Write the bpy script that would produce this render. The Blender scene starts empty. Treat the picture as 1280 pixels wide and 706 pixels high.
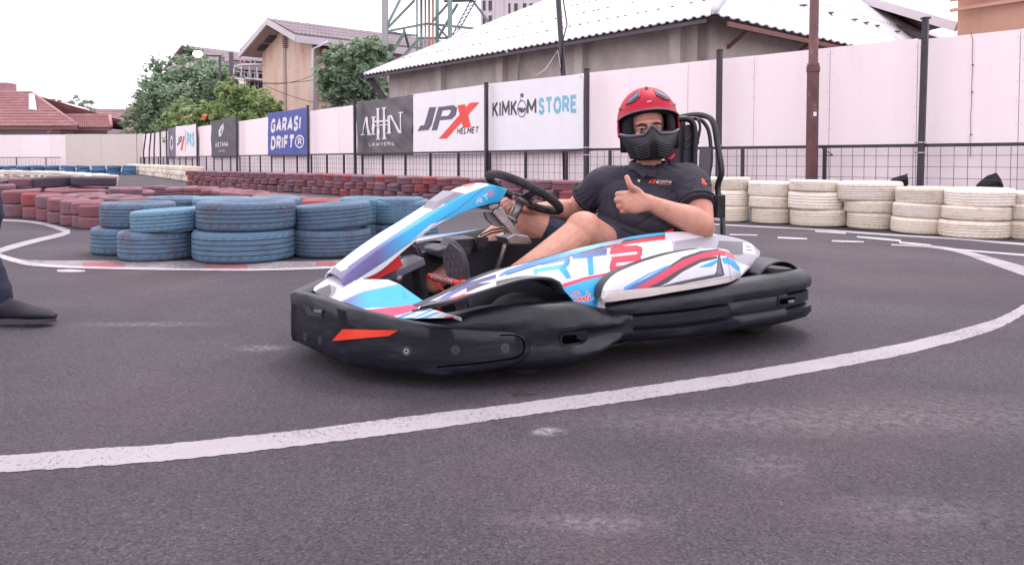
import bpy, bmesh, math, random
import numpy as np
from mathutils import Vector, Matrix, noise
from mathutils.bvhtree import BVHTree
SC = bpy.context.scene
COL = SC.collection
random.seed(7)
PI = math.pi
# ------------------------------------------------------------------ camera
FPX = 924.0; CAMZ = .70; PITCH = math.radians(2.1); HORIZ = 201.0
CY = HORIZ + FPX*math.tan(PITCH)
cam = bpy.data.cameras.new('camera'); camo = bpy.data.objects.new('camera', cam); COL.objects.link(camo)
camo.location = (0, 0, CAMZ); camo.rotation_euler = (math.radians(90)-PITCH, 0, 0)
cam.sensor_width = 36; cam.lens = 36*FPX/1280; cam.shift_y = -(353-CY)/1280
cam.clip_start = .05; cam.clip_end = 3000
SC.camera = camo
# ------------------------------------------------------------------ sky and sun
w = bpy.data.worlds.new('World'); SC.world = w; w.use_nodes = True
nt = w.node_tree; nt.nodes.clear()
sky = nt.nodes.new('ShaderNodeTexSky'); sky.sky_type = 'NISHITA'; sky.sun_disc = False
sky.sun_elevation = math.radians(62); sky.sun_rotation = math.radians(25)
hs = nt.nodes.new('ShaderNodeHueSaturation'); hs.inputs['Saturation'].default_value = .12
mx = nt.nodes.new('ShaderNodeMix'); mx.data_type = 'RGBA'; mx.inputs[0].default_value = .82
mx.inputs[7].default_value = (12.7, 11.85, 12.6, 1)        # overcast cloud layer
bg = nt.nodes.new('ShaderNodeBackground'); bg.inputs[1].default_value = .1
wo = nt.nodes.new('ShaderNodeOutputWorld')
nt.links.new(sky.outputs[0], hs.inputs['Color']); nt.links.new(hs.outputs[0], mx.inputs[6])
nt.links.new(mx.outputs[2], bg.inputs[0]); nt.links.new(bg.outputs[0], wo.inputs[0])
sl = bpy.data.lights.new('sun', 'SUN'); sl.energy = 1.0; sl.angle = math.radians(20); sl.color = (1, .93, .9)
so = bpy.data.objects.new('sun', sl); COL.objects.link(so)
_e, _r = math.radians(62), math.radians(25)
_d = Vector((math.sin(_r)*math.cos(_e), math.cos(_r)*math.cos(_e), math.sin(_e)))
so.rotation_euler = _d.to_track_quat('Z', 'Y').to_euler(); so.location = (0, 0, 30)
SC.view_settings.view_transform = 'Standard'; SC.view_settings.look = 'None'
SC.view_settings.exposure = .8; SC.view_settings.gamma = 1
SC.render.engine = 'CYCLES'
# ------------------------------------------------------------------ pixel <-> place helpers (photo is 1280 x 706)
def ray(px, py):
    a = (px-640)/FPX; b = -(py-CY)/FPX
    return Vector((a, math.cos(PITCH)+b*math.sin(PITCH), -math.sin(PITCH)+b*math.cos(PITCH)))
def PD(px, py, depth):                       # point at ground-distance depth (world y)
    r = ray(px, py); t = depth/r.y
    return Vector((r.x*t, depth, CAMZ+r.z*t))
def PG(px, py, h=0.0):                       # point on the horizontal plane z = h
    r = ray(px, py); t = (h-CAMZ)/r.z
    return Vector((r.x*t, r.y*t, h))
def PL(px, py, a, b):                        # point on the vertical plane through plan points a, b
    r = ray(px, py); nx, ny = -(b[1]-a[1]), b[0]-a[0]
    t = (a[0]*nx+a[1]*ny)/(r.x*nx+r.y*ny)
    return Vector((r.x*t, r.y*t, CAMZ+r.z*t))
def PROJ(P):                                 # n x 3 world -> n x 2 pixel
    P = np.asarray(P, float); z = P[:, 2]-CAMZ
    dep = P[:, 1]*math.cos(PITCH)-z*math.sin(PITCH); up = P[:, 1]*math.sin(PITCH)+z*math.cos(PITCH)
    return np.stack([640+FPX*P[:, 0]/dep, CY-FPX*up/dep], 1)
# kart frame: u rearward from the nose, v towards the driver's left, h up
KT = math.radians(29); KN = Vector((-.74, 2.60, 0))
KD = Vector((math.cos(KT), math.sin(KT), 0)); KV = Vector((math.sin(KT), -math.cos(KT), 0))
KM = Matrix.Translation(KN) @ Matrix.Rotation(KT, 4, 'Z'); KMI = KM.inverted()
def L(u, v, h): return Vector((u, -v, h))     # kart frame -> kart local
def KW(u, v, h): return KN+KD*u+KV*v+Vector((0, 0, h))
def KP(px, py, v):                            # pixel on the lengthwise plane v
    r = ray(px, py); t = (v+KN.dot(KV))/(r.x*KV.x+r.y*KV.y)
    return KMI @ Vector((r.x*t, r.y*t, CAMZ+r.z*t))
def KU(px, py, u):
    r = ray(px, py); t = (u+KN.dot(KD))/(r.x*KD.x+r.y*KD.y)
    return KMI @ Vector((r.x*t, r.y*t, CAMZ+r.z*t))
# ------------------------------------------------------------------ materials
def sm(a, b, x): t = max(0, min(1, (x-a)/(b-a))); return t*t*(3-2*t)
def s2l(c): return tuple((x/12.92 if x <= .04045 else ((x+.055)/1.055)**2.4) for x in c)
def rgb(r, g, b): return s2l((r/255, g/255, b/255))
MATS = {}
def mat(name, col, rough=.6, metal=0, var=.12, scale=6, bump=.0, bscale=None, spec=.5, dirt=None, dirt_amt=.3, dscale=3,
        stretch=(1, 1, 1), rand=0, attr=False, coat=0, emit=0, wave=None, dlo=.5):
    m = bpy.data.materials.new(name); m.use_nodes = True; MATS[name] = m
    n = m.node_tree.nodes; l = m.node_tree.links; p = n['Principled BSDF']
    p.inputs['Roughness'].default_value = rough; p.inputs['Metallic'].default_value = metal
    p.inputs['Specular IOR Level'].default_value = spec
    if coat: p.inputs['Coat Weight'].default_value = coat; p.inputs['Coat Roughness'].default_value = .15
    tc = n.new('ShaderNodeTexCoord'); mp = n.new('ShaderNodeMapping'); mp.inputs['Scale'].default_value = stretch
    l.new(tc.outputs['Object'], mp.inputs[0])
    ns = n.new('ShaderNodeTexNoise'); ns.inputs['Scale'].default_value = scale; ns.inputs['Detail'].default_value = 8
    ns.inputs['Roughness'].default_value = .65
    l.new(mp.outputs[0], ns.inputs['Vector'])
    if attr:
        src = n.new('ShaderNodeAttribute'); src.attribute_name = 'paint'; cs = src.outputs['Color']
    else:
        src = n.new('ShaderNodeRGB'); src.outputs[0].default_value = (*col, 1); cs = src.outputs[0]
    h = n.new('ShaderNodeHueSaturation'); l.new(cs, h.inputs['Color'])
    mr = n.new('ShaderNodeMapRange'); mr.inputs[1].default_value = .3; mr.inputs[2].default_value = .7
    mr.inputs[3].default_value = 1-var; mr.inputs[4].default_value = 1+var
    l.new(ns.outputs[0], mr.inputs[0])
    val = mr.outputs[0]
    if rand:
        oi = n.new('ShaderNodeObjectInfo'); r2 = n.new('ShaderNodeMapRange'); r2.inputs[3].default_value = 1-rand; r2.inputs[4].default_value = 1+rand
        l.new(oi.outputs['Random'], r2.inputs[0]); mm = n.new('ShaderNodeMath'); mm.operation = 'MULTIPLY'
        l.new(val, mm.inputs[0]); l.new(r2.outputs[0], mm.inputs[1]); val = mm.outputs[0]
        ad = n.new('ShaderNodeVectorMath'); ad.operation = 'ADD'; l.new(tc.outputs['Object'], ad.inputs[0])
        cmb = n.new('ShaderNodeMath'); cmb.operation = 'MULTIPLY'; cmb.inputs[1].default_value = 37
        l.new(oi.outputs['Random'], cmb.inputs[0]); l.new(cmb.outputs[0], ad.inputs[1]); l.new(ad.outputs[0], mp.inputs[0])
    l.new(val, h.inputs['Value'])
    out = h.outputs[0]
    if dirt:
        nd = n.new('ShaderNodeTexNoise'); nd.inputs['Scale'].default_value = dscale; nd.inputs['Detail'].default_value = 10
        nd.inputs['Roughness'].default_value = .7; l.new(mp.outputs[0], nd.inputs['Vector'])
        md = n.new('ShaderNodeMapRange'); md.inputs[1].default_value = dlo; md.inputs[2].default_value = dlo+.18; md.inputs[4].default_value = dirt_amt
        l.new(nd.outputs[0], md.inputs[0])
        mi = n.new('ShaderNodeMix'); mi.data_type = 'RGBA'; mi.inputs[7].default_value = (*dirt, 1)
        l.new(md.outputs[0], mi.inputs[0]); l.new(out, mi.inputs[6]); out = mi.outputs[2]
    l.new(out, p.inputs['Base Color'])
    if bump:
        nb = n.new('ShaderNodeTexNoise'); nb.inputs['Scale'].default_value = bscale or scale*4; nb.inputs['Detail'].default_value = 6
        l.new(mp.outputs[0], nb.inputs['Vector'])
        b = n.new('ShaderNodeBump'); b.inputs['Strength'].default_value = bump; b.inputs['Distance'].default_value = .01
        l.new(nb.outputs[0], b.inputs['Height']); l.new(b.outputs[0], p.inputs['Normal'])
    if emit:
        p.inputs['Emission Color'].default_value = (*col, 1); p.inputs['Emission Strength'].default_value = emit
    return m
# ------------------------------------------------------------------ object helpers
def link(name, me, m=None, parent=None, smooth=False):
    o = bpy.data.objects.new(name, me); COL.objects.link(o)
    if m is not None:
        for q in (m if isinstance(m, (list, tuple)) else [m]): me.materials.append(q)
    if parent: o.parent = parent
    if smooth:
        me.polygons.foreach_set('use_smooth', [True]*len(me.polygons))
    return o
def tag(o, label=None, cat=None, group=None, kind=None):
    if label: o['label'] = label
    if cat: o['category'] = cat
    if group: o['group'] = group
    if kind: o['kind'] = kind
    return o
def empty(name, loc, rz=0):
    o = bpy.data.objects.new(name, None); COL.objects.link(o); o.location = loc; o.rotation_euler.z = rz
    o.empty_display_size = .1
    return o
class MB:
    def __init__(s): s.v = []; s.f = []; s.mi = []
    def add(s, vs, fs, mi=0):
        k = len(s.v); s.v += [tuple(v) for v in vs]; s.f += [tuple(i+k for i in f) for f in fs]; s.mi += [mi]*len(fs); return s
    def box(s, c, d, R=None, mi=0):
        hx, hy, hz = d[0]/2, d[1]/2, d[2]/2; c = Vector(c)
        vs = [Vector((x, y, z)) for x in (-hx, hx) for y in (-hy, hy) for z in (-hz, hz)]
        if R is not None: vs = [R @ v for v in vs]
        return s.add([v+c for v in vs], [(0, 1, 3, 2), (4, 6, 7, 5), (0, 4, 5, 1), (2, 3, 7, 6), (0, 2, 6, 4), (1, 5, 7, 3)], mi)
    def bar(s, a, b, wd, ht=None, mi=0, up=(0, 0, 1)):
        a = Vector(a); b = Vector(b); ht = ht or wd; d = (b-a); ln = d.length; d.normalize()
        x = d.cross(Vector(up)); x = x.normalized() if x.length > 1e-4 else Vector((1, 0, 0)); z = x.cross(d)
        R = Matrix((x, d, z)).transposed()
        return s.box((a+b)/2, (wd, ln, ht), R, mi)
    def tube(s, pts, r, n=10, mi=0, cap=True, closed=False):
        pts = [Vector(p) for p in pts]; N = len(pts); rr = r if isinstance(r, (list, tuple)) else [r]*N
        T = []
        for i in range(N):
            if closed: t = pts[(i+1) % N]-pts[i-1]
            else: t = pts[min(i+1, N-1)]-pts[max(i-1, 0)]
            T.append(t.normalized())
        x = T[0].orthogonal().normalized(); vs = []
        for i in range(N):
            x = (x-T[i]*x.dot(T[i])).normalized(); y = T[i].cross(x)
            for k in range(n):
                a = 2*PI*k/n; vs.append(pts[i]+(x*math.cos(a)+y*math.sin(a))*rr[i])
        fs = []
        M = N if closed else N-1
        for i in range(M):
            j = (i+1) % N
            for k in range(n):
                k2 = (k+1) % n; fs.append((i*n+k, i*n+k2, j*n+k2, j*n+k))
        if cap and not closed:
            fs.append(tuple(range(n))[::-1]); fs.append(tuple((N-1)*n+k for k in range(n)))
        return s.add(vs, fs, mi)
    def prism(s, poly, off, mi=0):             # planar polygon extruded by vector off
        n = len(poly); off = Vector(off); a = [Vector(p) for p in poly]; b = [p+off for p in a]
        fs = [tuple(range(n)), tuple(range(2*n-1, n-1, -1))]+[(i, i+n, (i+1) % n+n, (i+1) % n) for i in range(n)]
        return s.add(a+b, fs, mi)
    def grid(s, fn, nu, nv, mi=0, wrap=False):
        vs = [fn(i/nu, j/nv) for i in range(nu+(0 if wrap else 1)) for j in range(nv+1)]
        fs = []; R = nv+1
        for i in range(nu):
            i2 = (i+1) % nu if wrap else i+1
            for j in range(nv): fs.append((i*R+j, i2*R+j, i2*R+j+1, i*R+j+1))
        return s.add(vs, fs, mi)
    def mesh(s, name='m'):
        me = bpy.data.meshes.new(name); me.from_pydata(s.v, [], s.f); me.update()
        if any(s.mi): me.polygons.foreach_set('material_index', s.mi)
        return me
    def build(s, name, m, parent=None, smooth=False, fix=True):
        me = s.mesh(name)
        if fix:
            bm = bmesh.new(); bm.from_mesh(me); bmesh.ops.recalc_face_normals(bm, faces=bm.faces); bm.to_mesh(me); bm.free()
        return link(name, me, m, parent, smooth)
def mod(o, kind, **k):
    md = o.modifiers.new(kind.lower(), kind)
    for a, b in k.items(): setattr(md, a, b)
    return md
def bake(o):                                   # apply the modifiers
    dg = bpy.context.evaluated_depsgraph_get(); dg.update()
    me = bpy.data.meshes.new_from_object(o.evaluated_get(dg)); old = o.data
    o.modifiers.clear(); o.data = me; return o
def catmull(P, n):                             # resample a knot list (vectors) with n samples
    P = [Vector(p) for p in P]; N = len(P); out = []
    for i in range(n):
        t = i/(n-1)*(N-1); k = min(int(t), N-2); f = t-k
        a, b, c, d = P[max(k-1, 0)], P[k], P[k+1], P[min(k+2, N-1)]
        out.append(.5*((2*b)+(c-a)*f+(2*a-5*b+4*c-d)*f*f+(3*b-a-3*c+d)*f**3))
    return out
def inpoly(X, Y, poly):
    c = np.zeros(X.shape, bool); n = len(poly)
    for i in range(n):
        x1, y1 = poly[i]; x2, y2 = poly[i-1]
        if y1 == y2: continue
        c ^= ((y1 > Y) != (y2 > Y)) & (X < (x2-x1)*(Y-y1)/(y2-y1)+x1)
    return c
def nearseg(X, Y, pts, wd):
    m = np.zeros(X.shape, bool)
    for (x1, y1), (x2, y2) in zip(pts, pts[1:]):
        dx, dy = x2-x1, y2-y1; L2 = dx*dx+dy*dy+1e-9
        t = np.clip(((X-x1)*dx+(Y-y1)*dy)/L2, 0, 1)
        m |= (X-x1-t*dx)**2+(Y-y1-t*dy)**2 < (wd/2)**2
    return m
def paint(o, layers, base, M=None):             # vertex paint of flat print from photo-space outlines
    me = o.data; n = len(me.vertices); co = np.empty(n*3); me.vertices.foreach_get('co', co); co = co.reshape(-1, 3)
    M = np.array(M or KM); W = co @ M[:3, :3].T + M[:3, 3]
    q = PROJ(W); X, Y = q[:, 0], q[:, 1]
    col = np.ones((n, 4)); col[:, :3] = base
    acc = np.zeros((n, 3)); J = [(-.3, -.1), (.1, -.3), (.3, .1), (-.1, .3), (0, 0)]
    for jx, jy in J:
        c_ = np.empty((n, 3)); c_[:] = base; Xj, Yj = X+jx, Y+jy
        for ly in layers:
            if ly[0] == 'p': m = inpoly(Xj, Yj, ly[1]); c = ly[2]
            else: m = nearseg(Xj, Yj, ly[1], ly[2]); c = ly[3]
            c_[m] = c(Xj[m], Yj[m]) if callable(c) else c
        acc += c_/len(J)
    col[:, :3] = acc
    a = me.color_attributes.get('paint') or me.color_attributes.new('paint', 'FLOAT_COLOR', 'POINT'); a.data.foreach_set('color', col.ravel())
def crop(x0, y0, sc): return lambda pts: [(x0+x/sc, y0+y/sc) for x, y in pts]
GL = {'A': (.8, [[(0, 0), (.4, 1), (.8, 0)], [(.14, .32), (.66, .32)]]), 'D': (.75, [[(0, 0), (0, 1), (.4, 1), (.68, .82), (.75, .5), (.68, .18), (.4, 0), (0, 0)]]),
 'E': (.6, [[(.6, 0), (0, 0), (0, 1), (.6, 1)], [(0, .52), (.52, .52)]]), 'F': (.6, [[(0, 0), (0, 1), (.6, 1)], [(0, .5), (.52, .5)]]), 'G': (.8, [[(.72, .85), (.5, 1), (.25, .97), (.05, .72), (0, .45), (.08, .15), (.3, 0), (.6, .04), (.76, .2), (.76, .46), (.45, .46)]]),
 'H': (.7, [[(0, 0), (0, 1)], [(.7, 0), (.7, 1)], [(0, .5), (.7, .5)]]), 'I': (0.0, [[(0, 0), (0, 1)]]), 'J': (.5, [[(.5, 1), (.5, .25), (.38, .04), (.18, 0), (0, .16)]]), 'K': (.66, [[(0, 0), (0, 1)], [(.62, 1), (0, .42)], [(.2, .6), (.66, 0)]]),
 'L': (.55, [[(0, 1), (0, 0), (.55, 0)]]), 'M': (.88, [[(0, 0), (.02, 1), (.44, .28), (.86, 1), (.88, 0)]]), 'N': (.72, [[(0, 0), (0, 1), (.72, 0), (.72, 1)]]),
 'O': (.8, [[(.4, 1), (.12, .88), (0, .5), (.12, .12), (.4, 0), (.68, .12), (.8, .5), (.68, .88), (.4, 1)]]), 'P': (.64, [[(0, 0), (0, 1), (.42, 1), (.62, .88), (.64, .7), (.56, .52), (.4, .45), (0, .45)]]),
 'R': (.68, [[(0, 0), (0, 1), (.42, 1), (.62, .88), (.64, .7), (.56, .53), (.4, .46), (0, .46)], [(.36, .46), (.68, 0)]]), 'S': (.66, [[(.62, .84), (.45, .99), (.2, .98), (.04, .82), (.08, .62), (.33, .5), (.58, .38), (.63, .18), (.46, .02), (.2, .01), (0, .17)]]),
 'T': (.7, [[(0, 1), (.7, 1)], [(.35, 1), (.35, 0)]]), 'U': (.7, [[(0, 1), (0, .25), (.14, .04), (.35, 0), (.56, .04), (.7, .25), (.7, 1)]]), 'W': (1.0, [[(0, 1), (.25, 0), (.5, .9), (.75, 0), (1, 1)]]), 'X': (.7, [[(0, 0), (.7, 1)], [(0, 1), (.7, 0)]]), 'Y': (.7, [[(0, 1), (.35, .48), (.7, 1)], [(.35, .48), (.35, 0)]])}
def stroke_text(s, wt=.18, shear=0.0, gap=.16):
    """letters as convex quads and joint discs in a 1-high frame; returns polys, width"""
    out, x = [], wt/2; k = 1-wt
    for ch in s:
        if ch == ' ': x += .45; continue
        w_, ss = GL[ch]
        for pl in ss:
            P = [(x+px, wt/2+py*k) for px, py in pl]
            for (x1, y1), (x2, y2) in zip(P, P[1:]):
                dx, dy = x2-x1, y2-y1; l_ = math.hypot(dx, dy)+1e-9; nx, ny = -dy/l_*wt/2, dx/l_*wt/2
                out.append([(x1+nx, y1+ny), (x1-nx, y1-ny), (x2-nx, y2-ny), (x2+nx, y2+ny)])
            for i, (px, py) in enumerate(P):
                if 0 < i < len(P)-1: out.append([(px+wt/2*math.cos(a*PI/5), py+wt/2*math.sin(a*PI/5)) for a in range(10)])
        x += w_+wt+gap
    W_ = x-gap-wt/2
    return [[(px+shear*py, py) for px, py in po] for po in out], W_+shear
def text_mesh(s, shear=0, bold=0.0, space=1.0):
    c = bpy.data.curves.new('t', 'FONT'); c.body = s; c.shear = shear; c.offset = bold; c.space_character = space
    c.extrude = .0; c.resolution_u = 4; c.align_x = 'LEFT'
    o = bpy.data.objects.new('t', c); COL.objects.link(o)
    dg = bpy.context.evaluated_depsgraph_get(); dg.update()
    me = bpy.data.meshes.new_from_object(o.evaluated_get(dg)); bpy.data.objects.remove(o)
    return me
ORD = ['first', 'second', 'third', 'fourth', 'fifth', 'sixth', 'seventh', 'eighth', 'ninth', 'tenth', 'eleventh', 'twelfth', 'thirteenth',
       'fourteenth', 'fifteenth', 'sixteenth', 'seventeenth', 'eighteenth', 'nineteenth', 'twentieth', 'twenty-first', 'twenty-second',
       'twenty-third', 'twenty-fourth', 'twenty-fifth', 'twenty-sixth', 'twenty-seventh', 'twenty-eighth', 'twenty-ninth', 'thirtieth',
       'thirty-first', 'thirty-second', 'thirty-third', 'thirty-fourth', 'thirty-fifth', 'thirty-sixth', 'thirty-seventh', 'thirty-eighth']
WHITE = rgb(206, 204, 214); CYAN = rgb(36, 158, 212); PINK = rgb(205, 50, 95); RED = rgb(205, 45, 55); PURP = rgb(86, 80, 135)
NAVY = rgb(40, 42, 72); DGREY = rgb(62, 60, 68); SILV = rgb(150, 147, 160)
# ---- shared materials
M_blackplastic = mat('black_plastic', rgb(15, 17, 30), .40, var=.3, scale=14, bump=.22, bscale=22, dirt=rgb(62, 60, 74), dirt_amt=.5, dscale=16, stretch=(.3, .6, 1.8), dlo=.53, spec=.45)
M_graphic = mat('printed_plastic', (1, 1, 1), .35, var=.04, scale=14, attr=True, bump=.03, bscale=60, dirt=rgb(120, 112, 116), dirt_amt=.25, dscale=25, dlo=.6)
M_darkplastic = mat('dark_plastic', rgb(48, 49, 58), .5, var=.15, scale=12, bump=.1)
M_rubber = mat('slick_rubber', rgb(32, 30, 36), .8, var=.2, scale=20, bump=.3, bscale=90, dirt=rgb(95, 88, 90), dirt_amt=.4, dscale=12)
M_chassis = mat('chassis_tube', rgb(60, 60, 66), .4, .6, var=.2, scale=15)
M_alu = mat('cast_aluminium', rgb(168, 160, 162), .42, .8, var=.2, scale=18, bump=.2, dirt=rgb(70, 60, 60), dirt_amt=.5, dscale=20)
M_steel = mat('steel_bolt', rgb(170, 170, 175), .35, .9, var=.1)
M_orange = mat('orange_reflector', rgb(232, 62, 40), .4, var=.08, scale=30, bump=.1, bscale=60)
M_redp = mat('red_plastic', rgb(200, 36, 36), .4, var=.1, scale=20)
M_blackm = mat('dark_painted_metal', rgb(62, 56, 66), .55, .2, var=.2, scale=8, bump=.1, dirt=rgb(110, 75, 65), dirt_amt=.4, dscale=5, dlo=.58)
M_rust = mat('rusty_pole_metal', rgb(104, 72, 74), .8, .1, var=.3, scale=5, bump=.5, bscale=30, dirt=rgb(170, 160, 165), dirt_amt=.7, dscale=7, stretch=(1, 1, .5), dlo=.57)
M_skin = mat('skin', rgb(200, 146, 128), .55, var=.12, scale=24, bump=.3, bscale=160, dirt=rgb(176, 100, 88), dirt_amt=.5, dscale=9, dlo=.48)
MATS['skin'].node_tree.nodes['Principled BSDF'].inputs['Subsurface Weight'].default_value = .12
MATS['skin'].node_tree.nodes['Principled BSDF'].inputs['Subsurface Radius'].default_value = (.02, .008, .004)
# =================================================================== perimeter wall, fence, posts, banners
def depth_at(py, H=2.4): return FPX*(H-CAMZ)/(HORIZ-py)
def plan(px, py, H=2.4): d = depth_at(py, H); return Vector(((px-640)/FPX*d, d))
WB = plan(735, 91.5); WA_ = plan(1280, 37); WA = WB+(WA_-WB)*1.75; WC = plan(180, 168.3)
WH = 2.4
WD = PD(-260, 166, WC.y+1.5); WD = Vector((WD.x, WD.y))
M_panelw = mat('white_wall_board', rgb(246, 231, 236), .6, var=.03, scale=1.2, bump=.04, bscale=12, dirt=rgb(214, 198, 200), dirt_amt=.22, dscale=2.6, stretch=(1.6, 1.6, .3), rand=.03, dlo=.54)
M_panelc = mat('cream_wall_board', rgb(214, 202, 198), .65, var=.03, scale=1, dirt=rgb(190, 178, 170), dirt_amt=.3, dscale=2, rand=.03)
def nrm(a, b):                                  # unit normal of segment towards the camera
    d = (b-a).normalized(); n = Vector((-d.y, d.x))
    return n if n.dot(-(a+b)/2) > 0 else -n
def panels(parent, a, b, H, m, w, start=0.0, th=.02, wob=.006):
    d = (b-a).normalized(); ln = (b-a).length; n = nrm(a, b); s = -start; k = 0
    while s < ln-.05:
        s0 = max(s, 0)+.004; s1 = min(s+w, ln)-.004; h = H+random.uniform(-.012, .012); t = random.uniform(-wob, wob)
        mb = MB(); c0 = a+d*s0+n*t; c1 = a+d*s1+n*t
        mb.prism([(c0.x, c0.y, 0), (c1.x, c1.y, 0), (c1.x, c1.y, h+random.uniform(-.01, .01)), (c0.x, c0.y, h)], (-n.x*th, -n.y*th, 0))
        wp = mb.build('wall_panel', m, parent); s += w; k += 1
        if k < 14 and w < 1.3 and m is M_panelw:
            sc_ = MB()
            for kk in range(6):
                for e in (.03, w-.03): c = a+d*(s0+e)+n*(t+.002); z = .9+kk*.28+random.uniform(-.02, .02); sc_.bar((c.x, c.y, z), (c.x+n.x*.003, c.y+n.y*.003, z),   .007)
            tag(sc_.build('screws', M_blackm, wp), kind='stuff')
wall = empty('perimeter_wall', (0, 0, 0))
tag(wall, 'tall white board wall behind the white tyres with thin vertical joints', 'wall')
panels(wall, WB, WA, WH, M_panelw, 1.2, .25)
n_ = nrm(WB, WA); back = MB()
def backing(a, b, H, parent, m):
    n = nrm(a, b); q = MB(); o = -n*.03
    q.prism([(a.x+o.x, a.y+o.y, 0), (b.x+o.x, b.y+o.y, 0), (b.x+o.x, b.y+o.y, H-.05), (a.x+o.x, a.y+o.y, H-.05)], (-n.x*.1, -n.y*.1, 0))
    q.build('backing_wall', m, parent)
M_grey = mat('grey_render', rgb(165, 155, 158), .8, var=.1, scale=2)
backing(WB, WA, WH, wall, M_grey)
wall2 = empty('perimeter_wall', (0, 0, 0))
tag(wall2, 'long white board wall running far back to the left behind the banners', 'wall')
panels(wall2, WC, WB, WH, M_panelw, 2.4, .6, wob=.01); backing(WC, WB, WH, wall2, M_grey)
wall3 = empty('perimeter_wall', (0, 0, 0))
tag(wall3, 'far cream and white board wall below the red tiled roofs', 'wall')
mid = WD+(WC-WD)*((PD(78, 170, WC.y).x-WD.x)/(WC.x-WD.x))
panels(wall3, mid, WC, WH+.02, M_panelc, 1.22, 0); panels(wall3, WD, mid, WH, M_panelw, 2.0, 0); backing(WD, WC, WH, wall3, M_grey)
# mesh fence in front of the wall ---------------------------------------------------------------
def rail_fence(a, b, H, label, post_step, start, mesh=True, group=None, wire=.16, n=None):
    f = empty('mesh_fence', (a.x, a.y, 0)); tag(f, label, 'fence', group)
    d = (b-a).normalized(); ln = (b-a).length; z = lambda s, h: Vector((d.x*s, d.y*s, h))
    q = MB(); q.bar(z(0, H), z(ln, H), .045, .045); q.build('top_rail', M_blackm, f)
    q = MB(); q.bar(z(0, .06), z(ln, .06), .035, .035); q.build('bottom_rail', M_blackm, f)
    s = start; ss = [0]
    while s < ln:
        q = MB(); q.bar(z(s, 0), z(s, H-.024), .05, .045, up=(d.x, d.y, 0)); q.build('post', M_blackm, f); ss.append(s); s += post_step
    ss.append(ln)
    for s0, s1 in zip(ss, ss[1:]):
        if s1-s0 < .1: continue
        q = MB(); t = s0+wire/2
        while t < s1: q.bar(z(t, .08), z(t, H-.024), .006, .006, up=(d.x, d.y, 0)); t += wire
        h = .15
        while h < H-.05: q.bar(z(s0+.02, h), z(s1-.02, h), .006, .006); h += .155
        q.build('mesh_panel', M_blackm, f)
    return f
nA = nrm(WB, WA); nC = nrm(WC, WB)
FB = WB+(nA+nC).normalized()*.22; FA = WA+nA*.22; FC = WC+nC*.22
RH = .91
def s_at(px, a, b):                              # distance along a->b at which the line shows at photo column px
    r = (px-640)/FPX; d = (b-a).normalized(); return (r*a.y-a.x)/(d.x-r*d.y)
st_ = s_at(928, FB, FA) % 1.3
rail_fence(FB, FA, RH, 'low dark mesh fence behind the white tyres, in front of the plain white wall', 1.3, st_)
rail_fence(FC, FB, RH-.005, 'long low dark mesh fence running back under the banners', 1.3, s_at(657, FC, FB) % 1.3, wire=.17)
a = mid+nrm(mid, WC)*.5; dd = (WD-WC).normalized()
rail_fence(a+dd*14, a, RH, 'short far mesh fence in front of the white wall at the left edge', 2.0, 1, wire=.25)
# cable hanging over a wall joint
sc0 = s_at(1212.5, WB, WA); pc = WB+(WA-WB).normalized()*sc0+nA*.02; q = MB(); q.tube([(random.uniform(-.008, .008), 0, .75+k*.12) for k in range(14)]+[(0, .04, WH+.03)], .0035, 6)
for kk, z in enumerate((1.05, 1.62, 1.98)): q.box((0, -.01, z), (.018, .010, .022))
o = q.build('hanging_cable', M_rust); o.location = (pc.x, pc.y, 0); tag(o, 'thin dark cable hanging down a joint of the white wall near the right edge', 'cable')
# tall posts ------------------------------------------------------------------------------------
def post_at(px, pybase_seg, ytop, wd, name, label, cat, m, off=.0, lean=0, top=None, square=False, group=None, parts=None):
    a, b = pybase_seg; n = nrm(a, b); a2 = a+n*off; b2 = b+n*off
    d = (b2-a2).normalized(); s = s_at(px, a2, b2); p = a2+d*s
    H = CAMZ+(HORIZ-ytop)*p.y/FPX if top is None else top
    f = empty(name, (p.x, p.y, 0)); tag(f, label, cat, group)
    q = MB()
    if square: q.bar((0, 0, 0), (lean*d.x, lean*d.y, H), wd, wd, up=(d.x, d.y, 0))
    else: q.tube([(0, 0, 0), (0, 0, H*.5), (lean*d.x, lean*d.y, H)] if not isinstance(lean, tuple) else [(0, 0, 0), (lean[0]*.5, lean[1]*.5, H*.5), (lean[0], lean[1], H)], wd/2, 12)
    q.build('shaft', m, f)
    return f, p, H, d, n
def cap(f, H, lean, d, wd):
    q = MB(); q.box((lean*d.x, lean*d.y, H+.012), (wd*1.3, wd*1.3, .022)); q.build('post_cap', M_blackm, f)
for px, ytop, lb, ln in ((1150, 26, 'tall dark square post rising above the right part of the white wall', .03), (898, 65, 'tall dark square post just right of the kart seat', .0),
                     (733, 88, 'tall dark post at the right edge of the white shop banner', .0)):
    f, p, H, d, n = post_at(px, (FB, FA) if px > 733 else (FC, FB), ytop, .075, 'fence_post', lb, 'post', M_blackm, .05, ln, square=True); cap(f, H, ln, d, .075)
    for h in (RH-.1, RH+.04):
        q = MB(); q.box((0, 0, h), (.11, .11, .02)); q.build('clamp', M_steel, f)
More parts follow.
